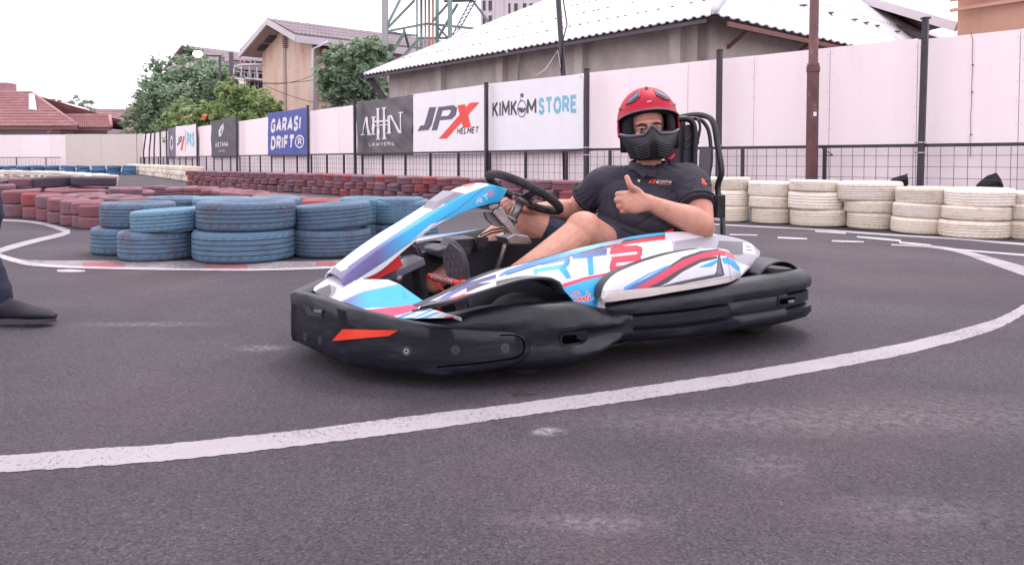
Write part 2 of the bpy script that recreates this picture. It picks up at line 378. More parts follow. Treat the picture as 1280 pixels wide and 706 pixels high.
for px, ytop, lb in ((608, 105, 'tall dark post between the red-lettered helmet banner and the white shop banner'), (385.5, 133, 'tall dark post at the right edge of the blue banner'),
                     (296.5, 144, 'tall dark post right of the black leaf-logo banner'), (247, 153, 'tall dark post right of the small white banner'),
                     (444, 128, 'tall dark post at the left edge of the black lawyers banner'), (209, 160, 'thin dark post left of the far grey banner'), (201, 164, 'thin dark post in the fence corner beyond the far grey banner')):
    f, p, H, d, n = post_at(px, (FC, FB), ytop, .07, 'fence_post', lb, 'post', M_blackm, .03, 0, square=True); cap(f, H, 0, d, .07)
for i, (px, ln, lb) in enumerate(((172, .0, 'upright thin dark corner post where the cream wall ends'), (180, .9, 'leaning thin post nearest the cream wall corner'),
                                  (187, .7, 'middle one of the leaning thin posts by the wall corner'), (193, .35, 'slightly leaning thin post at the fence corner'))):
    f, p, H, d, n = post_at(px, (FC, FB), 170, .08, 'fence_post', lb, 'post', M_blackm, .1, ln, top=2.5)
# rusty utility pole behind the white tyres
f, p, H, d, n = post_at(1014.5, (FB, FA), 0, .17, 'utility_pole', 'rusty brown pole rising behind the white tyres past the wall top', 'pole', M_rust, .32, top=2.05)
q = MB(); q.tube([(0, 0, 2.05), (0, 0, 2.12), (.0, 0, 2.13), (.01, 0, 5.6)], [.085, .085, .068, .062], 14); q.build('upper_shaft', M_rust, f, True)
q = MB(); q.tube([(0, 0, 2.0), (0, 0, 2.08)], .095, 14); q.build('collar', M_rust, f)
q = MB(); q.box((0, -.088, 1.38), (.045, .006, .06)); q.build('sticker', M_panelw, f)
q = MB(); q.bar((0.05, -.05, .93), (.30, -.02, .78), .012); q.bar((.3, -.02, .78), (.3, .3, .78), .012); q.build('stay_wire', M_blackm, f)
# dark leaning pole with cable above the shop banner
a = PD(696, -30, 14.9); b = PD(704.5, 100, 14.9); b.z = 2.3; b0 = b+(b-a)*.3
f = empty('utility_pole', (b.x, b.y, 0)); tag(f, 'slim dark leaning pole with a cable, above the white shop banner', 'pole')
q = MB(); q.tube([(.05, 0, 0), (0, 0, 2.3), a-Vector((b.x, b.y, 0))], .055, 12); q.build('shaft', M_blackm, f, True)
q = MB(); q.tube([Vector((-.05, -.06, 2.5)), (-.02, -.09, 3.1), (.06, -.08, 3.4), a-Vector((b.x, b.y, 0))+Vector((.05, -.05, 0))], .014, 6); q.build('cable', M_blackplastic, f, True)
q = MB(); q.tube([Vector((-.05, -.06, 2.5)), (-.12, -.02, 2.9), (-.35, .1, 2.55), (-.55, .2, 2.42)], .008, 6); q.build('loose_wire', M_panelw, f, True)
# banners -----------------------------------------------------------------------------------------
def banner(name, label, x0, x1, yt0, yt1, yb0, yb1, col, content, off=.1, wr=.012, dull=.55):
    a = WC+nC*off; b = WB+nC*off; ax = (a.x, a.y), (b.x, b.y)
    P00 = PL(x0, yb0, *ax); P10 = PL(x1, yb1, *ax); P01 = PL(x0, yt0, *ax); P11 = PL(x1, yt1, *ax)
    d = Vector(((b-a).normalized().x, (b-a).normalized().y, 0)); nn = Vector((nC.x, nC.y, 0))
    root = empty(name, (P00.x, P00.y, 0)); tag(root, label, 'banner', None)
    m = mat('banner_fabric', col, dull, var=.03, scale=3, bump=.25, bscale=5, stretch=(1, 1, .5)); base = Vector((P00.x, P00.y, 0)); sd = random.random()*50
    def S(u, v, e=0):
        p = (P00*(1-u)+P10*u)*(1-v)+(P01*(1-u)+P11*u)*v
        sag = -.02*math.sin(u*PI)*v*v if wr > .005 else 0
        z = wr*(noise.noise((u*5+sd, v*3, 0))+.6*noise.noise((u*9+v*7+sd, v*2, 3)))+wr*.8*math.sin((u+v*.35)*9+sd)*(1-v)*.5
        return p-base+nn*(z+e)+Vector((0, 0, sag))
    nu, nv = 44, 28
    q = MB(); q.grid(lambda u, v: S(u, v, 0), nu, nv); q.grid(lambda u, v: S(u, v, -.006), nu, nv)
    q.build('sheet', m, root, True)
    ex, ez = (P10-P00).length, ((P01-P00).length+(P11-P10).length)/2
    for it in content:
        kind = it[0]
        if kind == 't':
            _, s, u0, u1, v0, v1, c, shear, bold = it
            me = text_mesh(s, shear, bold)
            bm = bmesh.new(); bm.from_mesh(me); bmesh.ops.triangulate(bm, faces=bm.faces)
            X = [v.co.x for v in bm.verts]; Y = [v.co.y for v in bm.verts]; xa, xb, ya, yb = min(X), max(X), min(Y), max(Y)
            for v in bm.verts: v.co = S(u0+(v.co.x-xa)/(xb-xa)*(u1-u0), v0+(v.co.y-ya)/(yb-ya)*(v1-v0), .006)
            bm.to_mesh(me); bm.free(); link('lettering', me, c, root)
        elif kind == 's':
            _, s, u0, u1, v0, v1, c, shear, wt = it
            pl_, W_ = stroke_text(s, wt, shear); bm = bmesh.new()
            for kk, po in enumerate(pl_):
                fc = bm.faces.new([bm.verts.new((x, y, kk*.00002)) for x, y in po])
            bmesh.ops.triangulate(bm, faces=bm.faces)
            bmesh.ops.subdivide_edges(bm, edges=[e for e in bm.edges if e.calc_length() > .4], cuts=2) if wr > .005 else None
            for v in bm.verts: v.co = S(u0+v.co.x/W_*(u1-u0), v0+v.co.y*(v1-v0), .006+v.co.z)
            me = bpy.data.meshes.new('lettering'); bm.to_mesh(me); bm.free(); link('lettering', me, c, root)
        elif kind == 'p':
            _, polys, c = it
            bm = bmesh.new()
            for po in polys:
                bm.faces.new([bm.verts.new((x, y, 0)) for x, y in po])
            bmesh.ops.triangulate(bm, faces=bm.faces)
            if wr > .005:
                for _ in range(2): bmesh.ops.subdivide_edges(bm, edges=[e for e in bm.edges if e.calc_length() > .06], cuts=2); bmesh.ops.triangulate(bm, faces=bm.faces)
            for v in bm.verts: v.co = S(v.co.x, v.co.y, .007+(.008 if wr > .01 else 0))
            me = bpy.data.meshes.new('mark'); bm.to_mesh(me); bm.free(); link('mark', me, c, root)
    # eyelet lashings
    q = MB()
    for u in (.02, .98):
        for v in (.03, .97): q.box(S(u, v, .008), (.03, .03, .012))
    q.build('eyelet', M_steel, root)
    return root, S
M_pw = mat('print_white', rgb(225, 220, 228), .5); M_pdg = mat('print_charcoal', rgb(76, 72, 82), .5); M_pr = mat('print_red', rgb(235, 72, 62), .5)
M_pb = mat('print_pale_blue', rgb(118, 190, 215), .5); M_pg = mat('print_grey', rgb(96, 88, 108), .5); M_pteal = mat('print_teal', rgb(120, 180, 170), .5)
def st(pts, w):                                   # stroke -> quads, constant width in uv
    out = []
    for (x1, y1), (x2, y2) in zip(pts, pts[1:]):
        dx, dy = x2-x1, y2-y1; L_ = math.hypot(dx, dy); nx, ny = -dy/L_*w/2, dx/L_*w/2
        out.append([(x1+nx, y1+ny), (x1-nx, y1-ny), (x2-nx, y2-ny), (x2+nx, y2+ny)])
    return out
def ell(cx, cy, rx, ry, n=24, a0=0, a1=2*PI): return [(cx+rx*math.cos(a0+(a1-a0)*i/n), cy+ry*math.sin(a0+(a1-a0)*i/n)) for i in range(n)]
def ringp(cx, cy, rx, ry, wx, wy, n=24, a0=0, a1=2*PI):
    out = []
    for i in range(n):
        p, q = a0+(a1-a0)*i/n, a0+(a1-a0)*(i+1)/n
        out.append([(cx+rx*math.cos(p), cy+ry*math.sin(p)), (cx+rx*math.cos(q), cy+ry*math.sin(q)), (cx+(rx-wx)*math.cos(q), cy+(ry-wy)*math.sin(q)), (cx+(rx-wx)*math.cos(p), cy+(ry-wy)*math.sin(p))])
    return out
# shop banner: crop origin (560,130) scale 6.4 ; banner px 608..730
banner('banner', 'white shop banner with dark and pale blue lettering, second tall post at its right', 609, 729, 105, 92.5, 191.5, 189, rgb(238, 236, 242),
       [('s', 'KIMK', .065, .350, .505, .74, M_pdg, 0, .19), ('s', 'M', .455, .555, .515, .735, M_pdg, 0, .19), ('s', 'STORE', .575, .945, .505, .74, M_pb, 0, .22),
        ('p', [ell(.402, .625, .043, .075, 20, PI, 2*PI)], M_pdg), ('p', ringp(.402, .605, .05, .12, .006, .014)+[ell(.402, .79, .018, .03)]+st([(.385, .75), (.385, .72)], .006), M_pg),
        ('p', st([(.38, .565), (.42, .61)], .012), M_pw)], wr=.003)
J = crop(420, 0, 3.208)
def uv(pts, x0, x1, yt0, yt1, yb0, yb1):         # crop px -> banner uv
    out = []
    for x, y in J(pts):
        u = (x-x0)/(x1-x0); t = yt0+(yt1-yt0)*u; b = yb0+(yb1-yb0)*u; out.append((u, (b-y)/(b-t)))
    return out
jb = (516.5, 607, 118, 106, 193.5, 191.8)
banner('banner', 'white helmet banner with big dark and red slanted letters', *jb, rgb(240, 236, 242),
       [('p', [uv(p, *jb) for p in ([(383, 430), (412, 429), (392, 500), (378, 521), (330, 526), (343, 504), (360, 502)],
                                   [(422, 428), (442, 427), (416, 521), (392, 523)], [(440, 427), (482, 421), (496, 432), (490, 462), (474, 477), (428, 482), (433, 466), (460, 464), (468, 455), (472, 443), (466, 439), (438, 443)])], M_pg),
        ('p', [uv(p, *jb) for p in ([(497, 422), (527, 418), (548, 508), (519, 513)], [(579, 410), (545, 412), (422, 557), (456, 554)])], M_pr),
        ('s', 'HELMET', (574.2-516.5)/90.5, (600-516.5)/90.5, .30, .40, M_pdg, .25, .2)], wr=.004)
ab = (446, 516, 127, 118.5, 194.8, 193)
A_ = lambda p: uv(p, *ab)
serif = lambda x, y: [A_([(x-9, y-2), (x+9, y-3), (x+9, y+1), (x-9, y+2)])]
aa = banner('banner', 'black lawyers banner with white tall serif letters, sagging at its top', *ab, rgb(80, 73, 82),
       [('p', [A_(p) for p in ([(125, 468), (131, 466), (148, 538), (137, 540)], [(124, 470), (128, 474), (114, 541), (110, 541)], [(154, 470), (163, 469), (163, 538), (154, 539)],
                              [(170, 436), (180, 434), (183, 556), (173, 557)], [(196, 432), (206, 431), (208, 554), (198, 555)], [(158, 484), (222, 478), (222, 485), (158, 491)], [(158, 502), (222, 496), (222, 500), (158, 506)],
                              [(215, 463), (225, 462), (227, 532), (217, 533)], [(222, 461), (232, 460), (268, 532), (258, 534)], [(263, 452), (268, 452), (270, 534), (265, 533)])]
              + sum((serif(x, y) for x, y in ((112, 541), (142, 540), (158, 539), (159, 469), (176, 434), (178, 558), (201, 431), (203, 556), (220, 534), (266, 451))), []), M_pw),
        ('s', 'LAWYERS', (463-446)/70, (495-446)/70, .165, .225, M_pw, 0, .14)], wr=.025, dull=.4)
gb = (335, 384, 141.5, 134.2, 195.3, 194.6)
banner('banner', 'blue banner with bold white slanted two-line lettering', *gb, rgb(62, 78, 160),
       [('s', 'GARASI', .07, .87, .53, .86, M_pw, .22, .25), ('s', 'DRIFT', .07, .71, .14, .46, M_pw, .22, .26), ('p', ringp(.83, .30, .105, .14, .022, .03), M_pw), ('s', 'R', .785, .875, .22, .38, M_pw, 0, .24)], wr=.015)
banner('banner', 'black banner with a white leaf logo above small letters', 264, 295.5, 151.5, 145.5, 197, 196.3, rgb(76, 74, 84),
       [('p', [[(.34, .58), (.33, .70), (.38, .80), (.52, .90), (.47, .80)], [(.52, .90), (.53, .76), (.50, .66), (.44, .57), (.45, .68), (.48, .78)], [(.34, .58), (.37, .54), (.44, .57), (.42, .62), (.39, .66)]], M_pw), ('s', 'ASTANA', .18, .70, .27, .4, M_pw, 0, .17), ('s', 'HOTEL', .32, .57, .15, .19, M_pw, 0, .17)], wr=.02)
banner('banner', 'small far white banner with slanted dark and teal letters', 219.5, 246.8, 158, 154.8, 197.6, 197, rgb(235, 228, 236),
       [('s', 'JP', .06, .32, .38, .68, M_pdg, .3, .26), ('p', [[(.24, .25), (.33, .23), (.45, .66), (.37, .68)]], M_pr), ('p', st([(.48, .2), (.48, .85)], .012), M_pdg), ('s', 'PKS', .54, .88, .32, .78, M_pb, .05, .28)], wr=.008)
banner('banner', 'far narrow grey banner with a faint white oval mark', 210, 219, 160.5, 158.6, 197.8, 197.5, rgb(120, 108, 128), [('p', ringp(.55, .5, .2, .25, .09, .1), M_pw)], wr=.015)
# black cloths stuck behind the white tyres
for i, (pts, lb) in enumerate((([(769, 201), (800, 185), (838, 174), (839, 190), (835, 224), (800, 222)], 'smaller black cloth flap poking up behind the white tyres near the middle'),
                               ([(1090, 232), (1110, 205), (1140, 182), (1175, 170), (1193, 195), (1205, 244), (1140, 243)], 'larger black cloth flap poking up behind the white tyres at right'))):
    P_ = crop(860, 160, 3.0476)(pts); cx = sum(p[0] for p in P_)/len(P_); s = s_at(cx, FB, FA); pp = FB+(FA-FB).normalized()*s; dep = pp.y-.35
    ctr = sum((PD(x, y, dep) for x, y in P_), Vector())/len(P_)
    f = empty('black_cloth', (ctr.x, ctr.y, 0)); tag(f, lb, 'cloth')
    q = MB(); W3 = [PD(x, y, dep)-Vector((ctr.x, ctr.y, 0)) for x, y in P_]; c3 = sum(W3, Vector())/len(W3)+Vector((.02, -.09, .02))
    ring = []
    for k in range(len(W3)): ring += [W3[k], (W3[k]+W3[(k+1) % len(W3)])/2+Vector((0, random.uniform(-.03, .03), random.uniform(-.012, .012)))]
    mid_ = [(p*.5+c3*.5)+Vector((0, random.uniform(-.03, .02), 0)) for p in ring]; n = len(ring)
    q.add(ring+mid_+[c3], [(k, (k+1) % n, n+(k+1) % n, n+k) for k in range(n)]+[(n+k, n+(k+1) % n, 2*n) for k in range(n)])
    o = q.build('cloth', mat('black_cloth', rgb(34, 34, 40), .9, var=.3, scale=30, bump=.5, bscale=60), f); mod(o, 'SOLIDIFY', thickness=.01)
    q = MB(); q.bar((0, .03, .05), (0, .03, c3.z-.02), .02); q.build('support_stick', M_blackm, f)
# =================================================================== ground
def asphalt():
    m = bpy.data.materials.new('asphalt'); m.use_nodes = True; n = m.node_tree.nodes; l = m.node_tree.links; p = n['Principled BSDF']
    p.inputs['Roughness'].default_value = .82; p.inputs['Specular IOR Level'].default_value = .35
    tc = n.new('ShaderNodeTexCoord')
    def N(sc, det=4, rough=.6):
        a = n.new('ShaderNodeTexNoise'); a.inputs['Scale'].default_value = sc; a.inputs['Detail'].default_value = det; a.inputs['Roughness'].default_value = rough
        l.new(tc.outputs['Object'], a.inputs['Vector']); return a.outputs[0]
    def V(sc):
        a = n.new('ShaderNodeTexVoronoi'); a.inputs['Scale'].default_value = sc; l.new(tc.outputs['Object'], a.inputs['Vector']); return a
    def ramp(src, pts):
        r = n.new('ShaderNodeValToRGB'); e = r.color_ramp.elements
        e[0].position, e[0].color = pts[0][0], (*pts[0][1], 1); e[1].position, e[1].color = pts[-1][0], (*pts[-1][1], 1)
        for q in pts[1:-1]:
            k = e.new(q[0]); k.color = (*q[1], 1)
        l.new(src, r.inputs[0]); return r.outputs[0]
    def mixc(kind, f, a, b):
        x = n.new('ShaderNodeMix'); x.data_type = 'RGBA'; x.blend_type = kind
        if isinstance(f, float): x.inputs[0].default_value = f
        else: l.new(f, x.inputs[0])
        l.new(a, x.inputs[6])
        if isinstance(b, tuple): x.inputs[7].default_value = (*b, 1)
        else: l.new(b, x.inputs[7])
        return x.outputs[2]
    base = ramp(N(.9, 7, .6), [(.3, rgb(66, 61, 71)), (.5, rgb(74, 68, 78)), (.7, rgb(85, 79, 88))])
    v1 = V(190); agg = ramp(v1.outputs['Color'], [(.0, (.22, .22, .22)), (.45, (.85, .85, .85)), (.8, (1.25, 1.23, 1.26)), (1, (2.1, 2.05, 2.1))])
    c = mixc('MULTIPLY', .8, base, agg)
    fine = ramp(N(140, 4, .8), [(.3, (.62, .62, .62)), (.7, (1.35, 1.35, 1.35))])
    c = mixc('MULTIPLY', .75, c, fine)
    # brownish patches and pale dusty spots
    c = mixc('MIX', ramp(N(.55, 5), [(.48, (0, 0, 0)), (.70, (.42, .42, .42))]), c, rgb(104, 88, 86))
    c = mixc('MIX', ramp(N(.8, 6, .55), [(.54, (0, 0, 0)), (.68, (.45, .45, .45))]), c, rgb(62, 57, 65))
    geo = n.new('ShaderNodeNewGeometry')
    for (px, py, rx, ry, am) in [(760, 655, .10, .045, .13), (685, 539, .045, .03, .5), (950, 580, .12, .10, .10), (1150, 640, .2, .08, .11), (925, 525, .5, .12, .12),
                                 (480, 460, .55, .30, .0), (690, 650, .12, .03, .08), (1200, 520, .5, .2, .1), (180, 405, .3, .05, .18), (330, 435, .1, .05, .25)]:
        if am <= 0: continue
        q = PG(px, py); s = n.new('ShaderNodeVectorMath'); s.operation = 'SUBTRACT'; l.new(geo.outputs['Position'], s.inputs[0]); s.inputs[1].default_value = q
        sc = n.new('ShaderNodeVectorMath'); sc.operation = 'MULTIPLY'; sc.inputs[1].default_value = (1/rx, 1/ry, 1); l.new(s.outputs[0], sc.inputs[0])
        ln = n.new('ShaderNodeVectorMath'); ln.operation = 'LENGTH'; l.new(sc.outputs[0], ln.inputs[0])
        mr = n.new('ShaderNodeMapRange'); mr.inputs[1].default_value = 1.3; mr.inputs[2].default_value = .2; mr.inputs[4].default_value = am; l.new(ln.outputs['Value'], mr.inputs[0])
        mu = n.new('ShaderNodeMath'); mu.operation = 'MULTIPLY'; l.new(mr.outputs[0], mu.inputs[0])
        g = n.new('ShaderNodeMapRange'); g.inputs[1].default_value = .42; g.inputs[2].default_value = .62; g.inputs[4].default_value = 1.6; l.new(N(38, 6, .8), g.inputs[0]); l.new(g.outputs[0], mu.inputs[1])
        c = mixc('MIX', mu.outputs[0], c, rgb(190, 182, 188))
    # scattered pale chips and dark pebbles
    v2 = V(24); ch = ramp(v2.outputs['Distance'], [(.035, (1, 1, 1)), (.06, (0, 0, 0))])
    rr = ramp(v2.outputs['Color'], [(.93, (0, 0, 0)), (.95, (.8, .8, .8))]); k = mixc('MULTIPLY', 1.0, ch, rr)
    c = mixc('MIX', k, c, rgb(185, 178, 180))
    v3 = V(17); ch = ramp(v3.outputs['Distance'], [(.04, (1, 1, 1)), (.08, (0, 0, 0))])
    rr = ramp(v3.outputs['Color'], [(.88, (0, 0, 0)), (.9, (.9, .9, .9))]); k = mixc('MULTIPLY', 1.0, ch, rr)
    c = mixc('MIX', k, c, rgb(38, 34, 38))
    l.new(c, p.inputs['Base Color'])
    b = n.new('ShaderNodeBump'); b.inputs['Strength'].default_value = .75; b.inputs['Distance'].default_value = .005
    ad = n.new('ShaderNodeMath'); ad.operation = 'ADD'; l.new(v1.outputs['Distance'], ad.inputs[0]); l.new(N(150, 5, .8), ad.inputs[1])
    l.new(ad.outputs[0], b.inputs['Height']); l.new(b.outputs[0], p.inputs['Normal'])
    return m
def line_mat(name, col, lo=.42, cov=.95, sc=85):
    m = bpy.data.materials.new(name); m.use_nodes = True; n = m.node_tree.nodes; l = m.node_tree.links; p = n['Principled BSDF']
    p.inputs['Roughness'].default_value = .7
    tc = n.new('ShaderNodeTexCoord')
    a = n.new('ShaderNodeTexNoise'); a.inputs['Scale'].default_value = sc; a.inputs['Detail'].default_value = 8; a.inputs['Roughness'].default_value = .8
    l.new(tc.outputs['Object'], a.inputs['Vector'])
    a2 = n.new('ShaderNodeTexNoise'); a2.inputs['Scale'].default_value = 2.2; l.new(tc.outputs['Object'], a2.inputs['Vector'])
    ad = n.new('ShaderNodeMath'); ad.operation = 'MULTIPLY_ADD'; l.new(a2.outputs[0], ad.inputs[0]); ad.inputs[1].default_value = .35; l.new(a.outputs[0], ad.inputs[2])
    mr = n.new('ShaderNodeMapRange'); mr.inputs[1].default_value = lo+.17; mr.inputs[2].default_value = lo+.23; mr.inputs[3].default_value = 1-cov; mr.inputs[4].default_value = cov
    l.new(ad.outputs[0], mr.inputs[0])
    b1 = n.new('ShaderNodeTexNoise'); b1.inputs['Scale'].default_value = 5; b1.inputs['Detail'].default_value = 6; l.new(tc.outputs['Object'], b1.inputs['Vector'])
    c1 = n.new('ShaderNodeMix'); c1.data_type = 'RGBA'; c1.inputs[6].default_value = (*[x*.86 for x in col], 1); c1.inputs[7].default_value = (*[min(x*1.1, .9) for x in col], 1); l.new(b1.outputs[0], c1.inputs[0])
    mx = n.new('ShaderNodeMix'); mx.data_type = 'RGBA'; mx.inputs[6].default_value = (*rgb(84, 78, 84), 1); l.new(mr.outputs[0], mx.inputs[0]); l.new(c1.outputs[2], mx.inputs[7])
    l.new(mx.outputs[2], p.inputs['Base Color'])
    b = n.new('ShaderNodeBump'); b.inputs['Strength'].default_value = .5; b.inputs['Distance'].default_value = .003; l.new(a.outputs[0], b.inputs['Height']); l.new(b.outputs[0], p.inputs['Normal'])
    return m
M_asph = asphalt()
g = MB(); g.add([(-900, -30, 0), (900, -30, 0), (900, 1500, 0), (-900, 1500, 0)], [(0, 1, 2, 3)])
tag(g.build('ground', M_asph), kind='structure')
M_line = line_mat('white_road_paint', rgb(160, 154, 160), .39)
M_line2 = line_mat('worn_white_paint', rgb(184, 178, 184), .40, .9)
M_kerb = line_mat('worn_grey_paint', rgb(150, 143, 148), .46, .85, 30)
M_kred = line_mat('worn_red_paint', rgb(170, 82, 92), .44, .85, 30)
def ribbon(name, pts, m, z=.0014, n=60, jit=.005):       # pts: (x, ytop, ybottom) in the photo, laid on the ground
    A = catmull([PG(x, a, z) for x, a, b in pts], n); B = catmull([PG(x, b, z) for x, a, b in pts], n)
    r = MB(); J = lambda k: Vector((0, random.uniform(-jit, jit)*.7, 0))
    r.add([p+J(0) for p in A]+[p+J(0) for p in B], [(i, i+1, n+i+1, n+i) for i in range(n-1)])
    return tag(r.build(name, m), kind='structure')
def ribbon_w(name, A, B, m, z=.0014, n=40):
    A = catmull([Vector((*a, z)) for a in A], n); B = catmull([Vector((*b, z)) for b in B], n)
    r = MB(); r.add(A+B, [(i, i+1, n+i+1, n+i) for i in range(n-1)]); return tag(r.build(name, m), kind='structure')
ribbon('track_line', [(-260, 584, 612), (-120, 577, 601), (0, 569, 590), (100, 561.5, 583.5), (200, 555, 576), (300, 545, 565.5), (400, 534, 553.5), (500, 521.5, 541), (600, 509.5, 527), (640, 504.5, 521), (740, 491, 507.5),
      (840, 477, 493), (940, 462, 478), (1040, 445, 460), (1140, 426, 440.5), (1240, 400, 413), (1280, 380, 393)], M_line, n=260)
e0 = PG(1280, 380); e1 = PG(1280, 393); f0 = PG(1280, 332.5); f1 = PG(1280, 344.5)
ribbon_w('track_line', [(e0.x, e0.y), (2.85, 3.87), (3.05, 4.13), (3.12, 4.35), (f1.x, f1.y)], [(e1.x, e1.y), (2.95, 3.76), (3.19, 4.07), (3.30, 4.45), (f0.x, f0.y)], M_line)
ribbon('track_line', [(1114, 304.8, 306.8), (1140, 306, 308), (1167, 307, 310), (1197, 311, 315.5), (1226.6, 318, 325.5), (1256, 326, 336), (1280, 332.5, 344.5)], M_line, n=60, jit=.006)
ribbon('track_line', [(1180, 309.5, 311.5), (1240, 314.5, 316.5), (1280, 317.5, 320), (1400, 327, 330)], M_line2, .0028, n=40)
ribbon('track_line', [(700, 271, 272), (800, 275, 276), (900, 280, 281.5), (960, 283, 284.5), (1019, 286, 287.5), (1078, 290, 292), (1137, 294, 296), (1197, 297.5, 299.6), (1280, 304, 306.5), (1400, 313, 316)], M_line2, n=80)
for a in [[(1019, 288, 290), (1038, 289.2, 291.2), (1057, 290.5, 292.6)], [(1071, 295, 297), (1098, 297, 299.5), (1126, 299.6, 302)], [(1124, 301.8, 304), (1144, 303.6, 306), (1164, 305.6, 308)],
          [(912, 292.4, 293.8), (930, 292.8, 294.4), (947, 293.2, 294.6)], [(972, 296, 298), (990, 296.6, 298.8), (1009, 297.6, 299.2)], [(1039.6, 300, 302), (1060, 300.6, 302.8), (1080, 301.6, 303)]]:
    ribbon('track_dash', a, M_line2, .0042, n=14)
ribbon('track_dash', [(71, 337, 339.5), (88, 336.5, 340), (106, 337.5, 339.5)], M_line2, .0016, n=14)
# kerb band before the blue tyres and the S-shaped line on the left
ribbon('painted_kerb', [(20, 323, 328), (38, 325, 331), (90, 325.5, 334), (180, 325.5, 336), (255, 326.5, 337), (330, 327, 337), (430, 325, 334), (520, 321, 329), (600, 316, 323)], M_kerb, .0012, n=90)
for a, b, c, d in ((103, 155, 328, 333.5), (253, 309, 330, 337), (395, 420, 327, 332)):
    ribbon('painted_kerb', [(a, c, d-.6), ((a+b)/2, c+.3, d), (b, c, d-.4)], M_kred, .0022, n=14)
ribbon('track_line', [(-60, 272.6, 274.4), (0, 274, 276), (33.5, 275.5, 278), (59, 279, 282.8), (77, 283.5, 289), (87.6, 287, 291.5)], M_line, .0026, n=60)
ribbon('track_line', [(87.6, 287, 291.5), (77, 290.5, 295.5), (51.5, 296.5, 301.5), (20.6, 304, 310), (2, 309.5, 316), (-6, 314, 321)], M_line, .0030, n=60)
ribbon('track_line', [(-6, 314, 321), (5, 318.5, 324), (20.6, 323, 328.5), (38.7, 327.5, 332), (90, 332.2, 335), (180, 334.4, 337), (255, 335.6, 338), (330, 335.6, 338), (430, 332.4, 335)], M_line2, .0034, n=80)
# small stones, a twig and chips lying on the asphalt
st = MB(); rs = random.Random(4)
for i in range(420):
    x, y = rs.uniform(-3, 4), rs.uniform(1.2, 7); r = rs.uniform(.0015, .004)*(1 if i % 9 else 1.6)
    if (Vector((x, y, 0))-KW(.9, 0, 0)).length < 1.0: continue
    vs = [(x+r*rs.uniform(.6, 1)*dx, y+r*rs.uniform(.6, 1)*dy, r*(.5+.5*dz)) for dx, dy, dz in ((1, 0, 0), (0, 1, 0), (-1, 0, 0), (0, -1, 0), (0, 0, 1))]
    st.add(vs, [(0, 1, 4), (1, 2, 4), (2, 3, 4), (3, 0, 4)])
tag(st.build('loose_grit', mat('grit', rgb(120, 108, 108), .9, var=.5, scale=3)), 'loose grit and tiny stones scattered over the asphalt', 'grit', kind='stuff')
tw = MB(); a = PG(641, 494, .004); tw.tube([a, a+Vector((.02, .006, .004)), a+Vector((.045, .002, .002)), a+Vector((.07, .006, .004))], .0018, 6)
tag(tw.build('twig', M_rubber), 'thin dark twig on the asphalt just before the white line', 'twig')
# =================================================================== buildings and trees behind the wall
M_conc = mat('stained_concrete', rgb(190, 180, 176), .85, var=.14, scale=2.5, bump=.2, bscale=20, dirt=rgb(158, 146, 142), dirt_amt=.5, dscale=1.6, stretch=(1, 1, .7), dlo=.46)
M_wroof = mat('white_corrugated_sheet', rgb(214, 212, 220), .5, var=.05, scale=1, dirt=rgb(160, 154, 164), dirt_amt=.6, dscale=.8)
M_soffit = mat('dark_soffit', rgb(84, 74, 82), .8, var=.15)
M_brownw = mat('brown_timber', rgb(122, 84, 80), .7, var=.2, scale=4, stretch=(1, 1, 4))
M_pinkw = mat('pink_wall_glow', rgb(216, 190, 176), .85, var=.08, scale=1.5, dirt=rgb(200, 128, 100), dirt_amt=.8, dscale=.55, stretch=(1, 1, .45), dlo=.50)  # orange blotches put a warm glow into the wall colour
M_beigew = mat('beige_wall', rgb(178, 158, 152), .85, var=.08, scale=1.5, dirt=rgb(142, 122, 118), dirt_amt=.5, dscale=.5, stretch=(1, 1, .3))
M_greyroof = mat('grey_corrugated_roof', rgb(136, 124, 132), .8, var=.12, scale=.8, dirt=rgb(108, 94, 102), dirt_amt=.5, dscale=.5)
M_tile = mat('red_roof_tile', rgb(162, 118, 122), .75, var=.22, scale=2.5, dirt=rgb(190, 156, 158), dirt_amt=.4, dscale=1.2)  # base colour paled to stand in for distance haze
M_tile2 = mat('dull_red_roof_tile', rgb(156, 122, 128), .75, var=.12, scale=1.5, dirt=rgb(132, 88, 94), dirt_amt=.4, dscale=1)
M_palew = mat('pale_wall', rgb(205, 196, 202), .8, var=.06, scale=.6, dirt=rgb(178, 168, 174), dirt_amt=.4, dscale=.3)
M_orw = mat('salmon_wall', rgb(196, 150, 132), .85, var=.08, scale=1.2, dirt=rgb(166, 122, 108), dirt_amt=.5, dscale=.8, stretch=(1, 1, .4))
M_glass = mat('dark_window_glass', rgb(52, 50, 62), .15, var=.2)
M_frame = mat('window_frame_paint', rgb(190, 178, 184), .6)
M_maroon = mat('maroon_shutter', rgb(124, 48, 52), .6)
M_tower = mat('tower_paint', rgb(126, 148, 148), .6, .1, var=.15, scale=2, dirt=rgb(140, 124, 120), dirt_amt=.4, dscale=1.5)
M_tgrey = mat('tower_grey', rgb(160, 160, 166), .6, .2, var=.1)
M_tor = mat('rusty_orange_pipe', rgb(192, 140, 118), .7, var=.15, scale=2)
def V2(p): return Vector((p[0], p[1], 0))
def corr(o, nrm_=None): return o
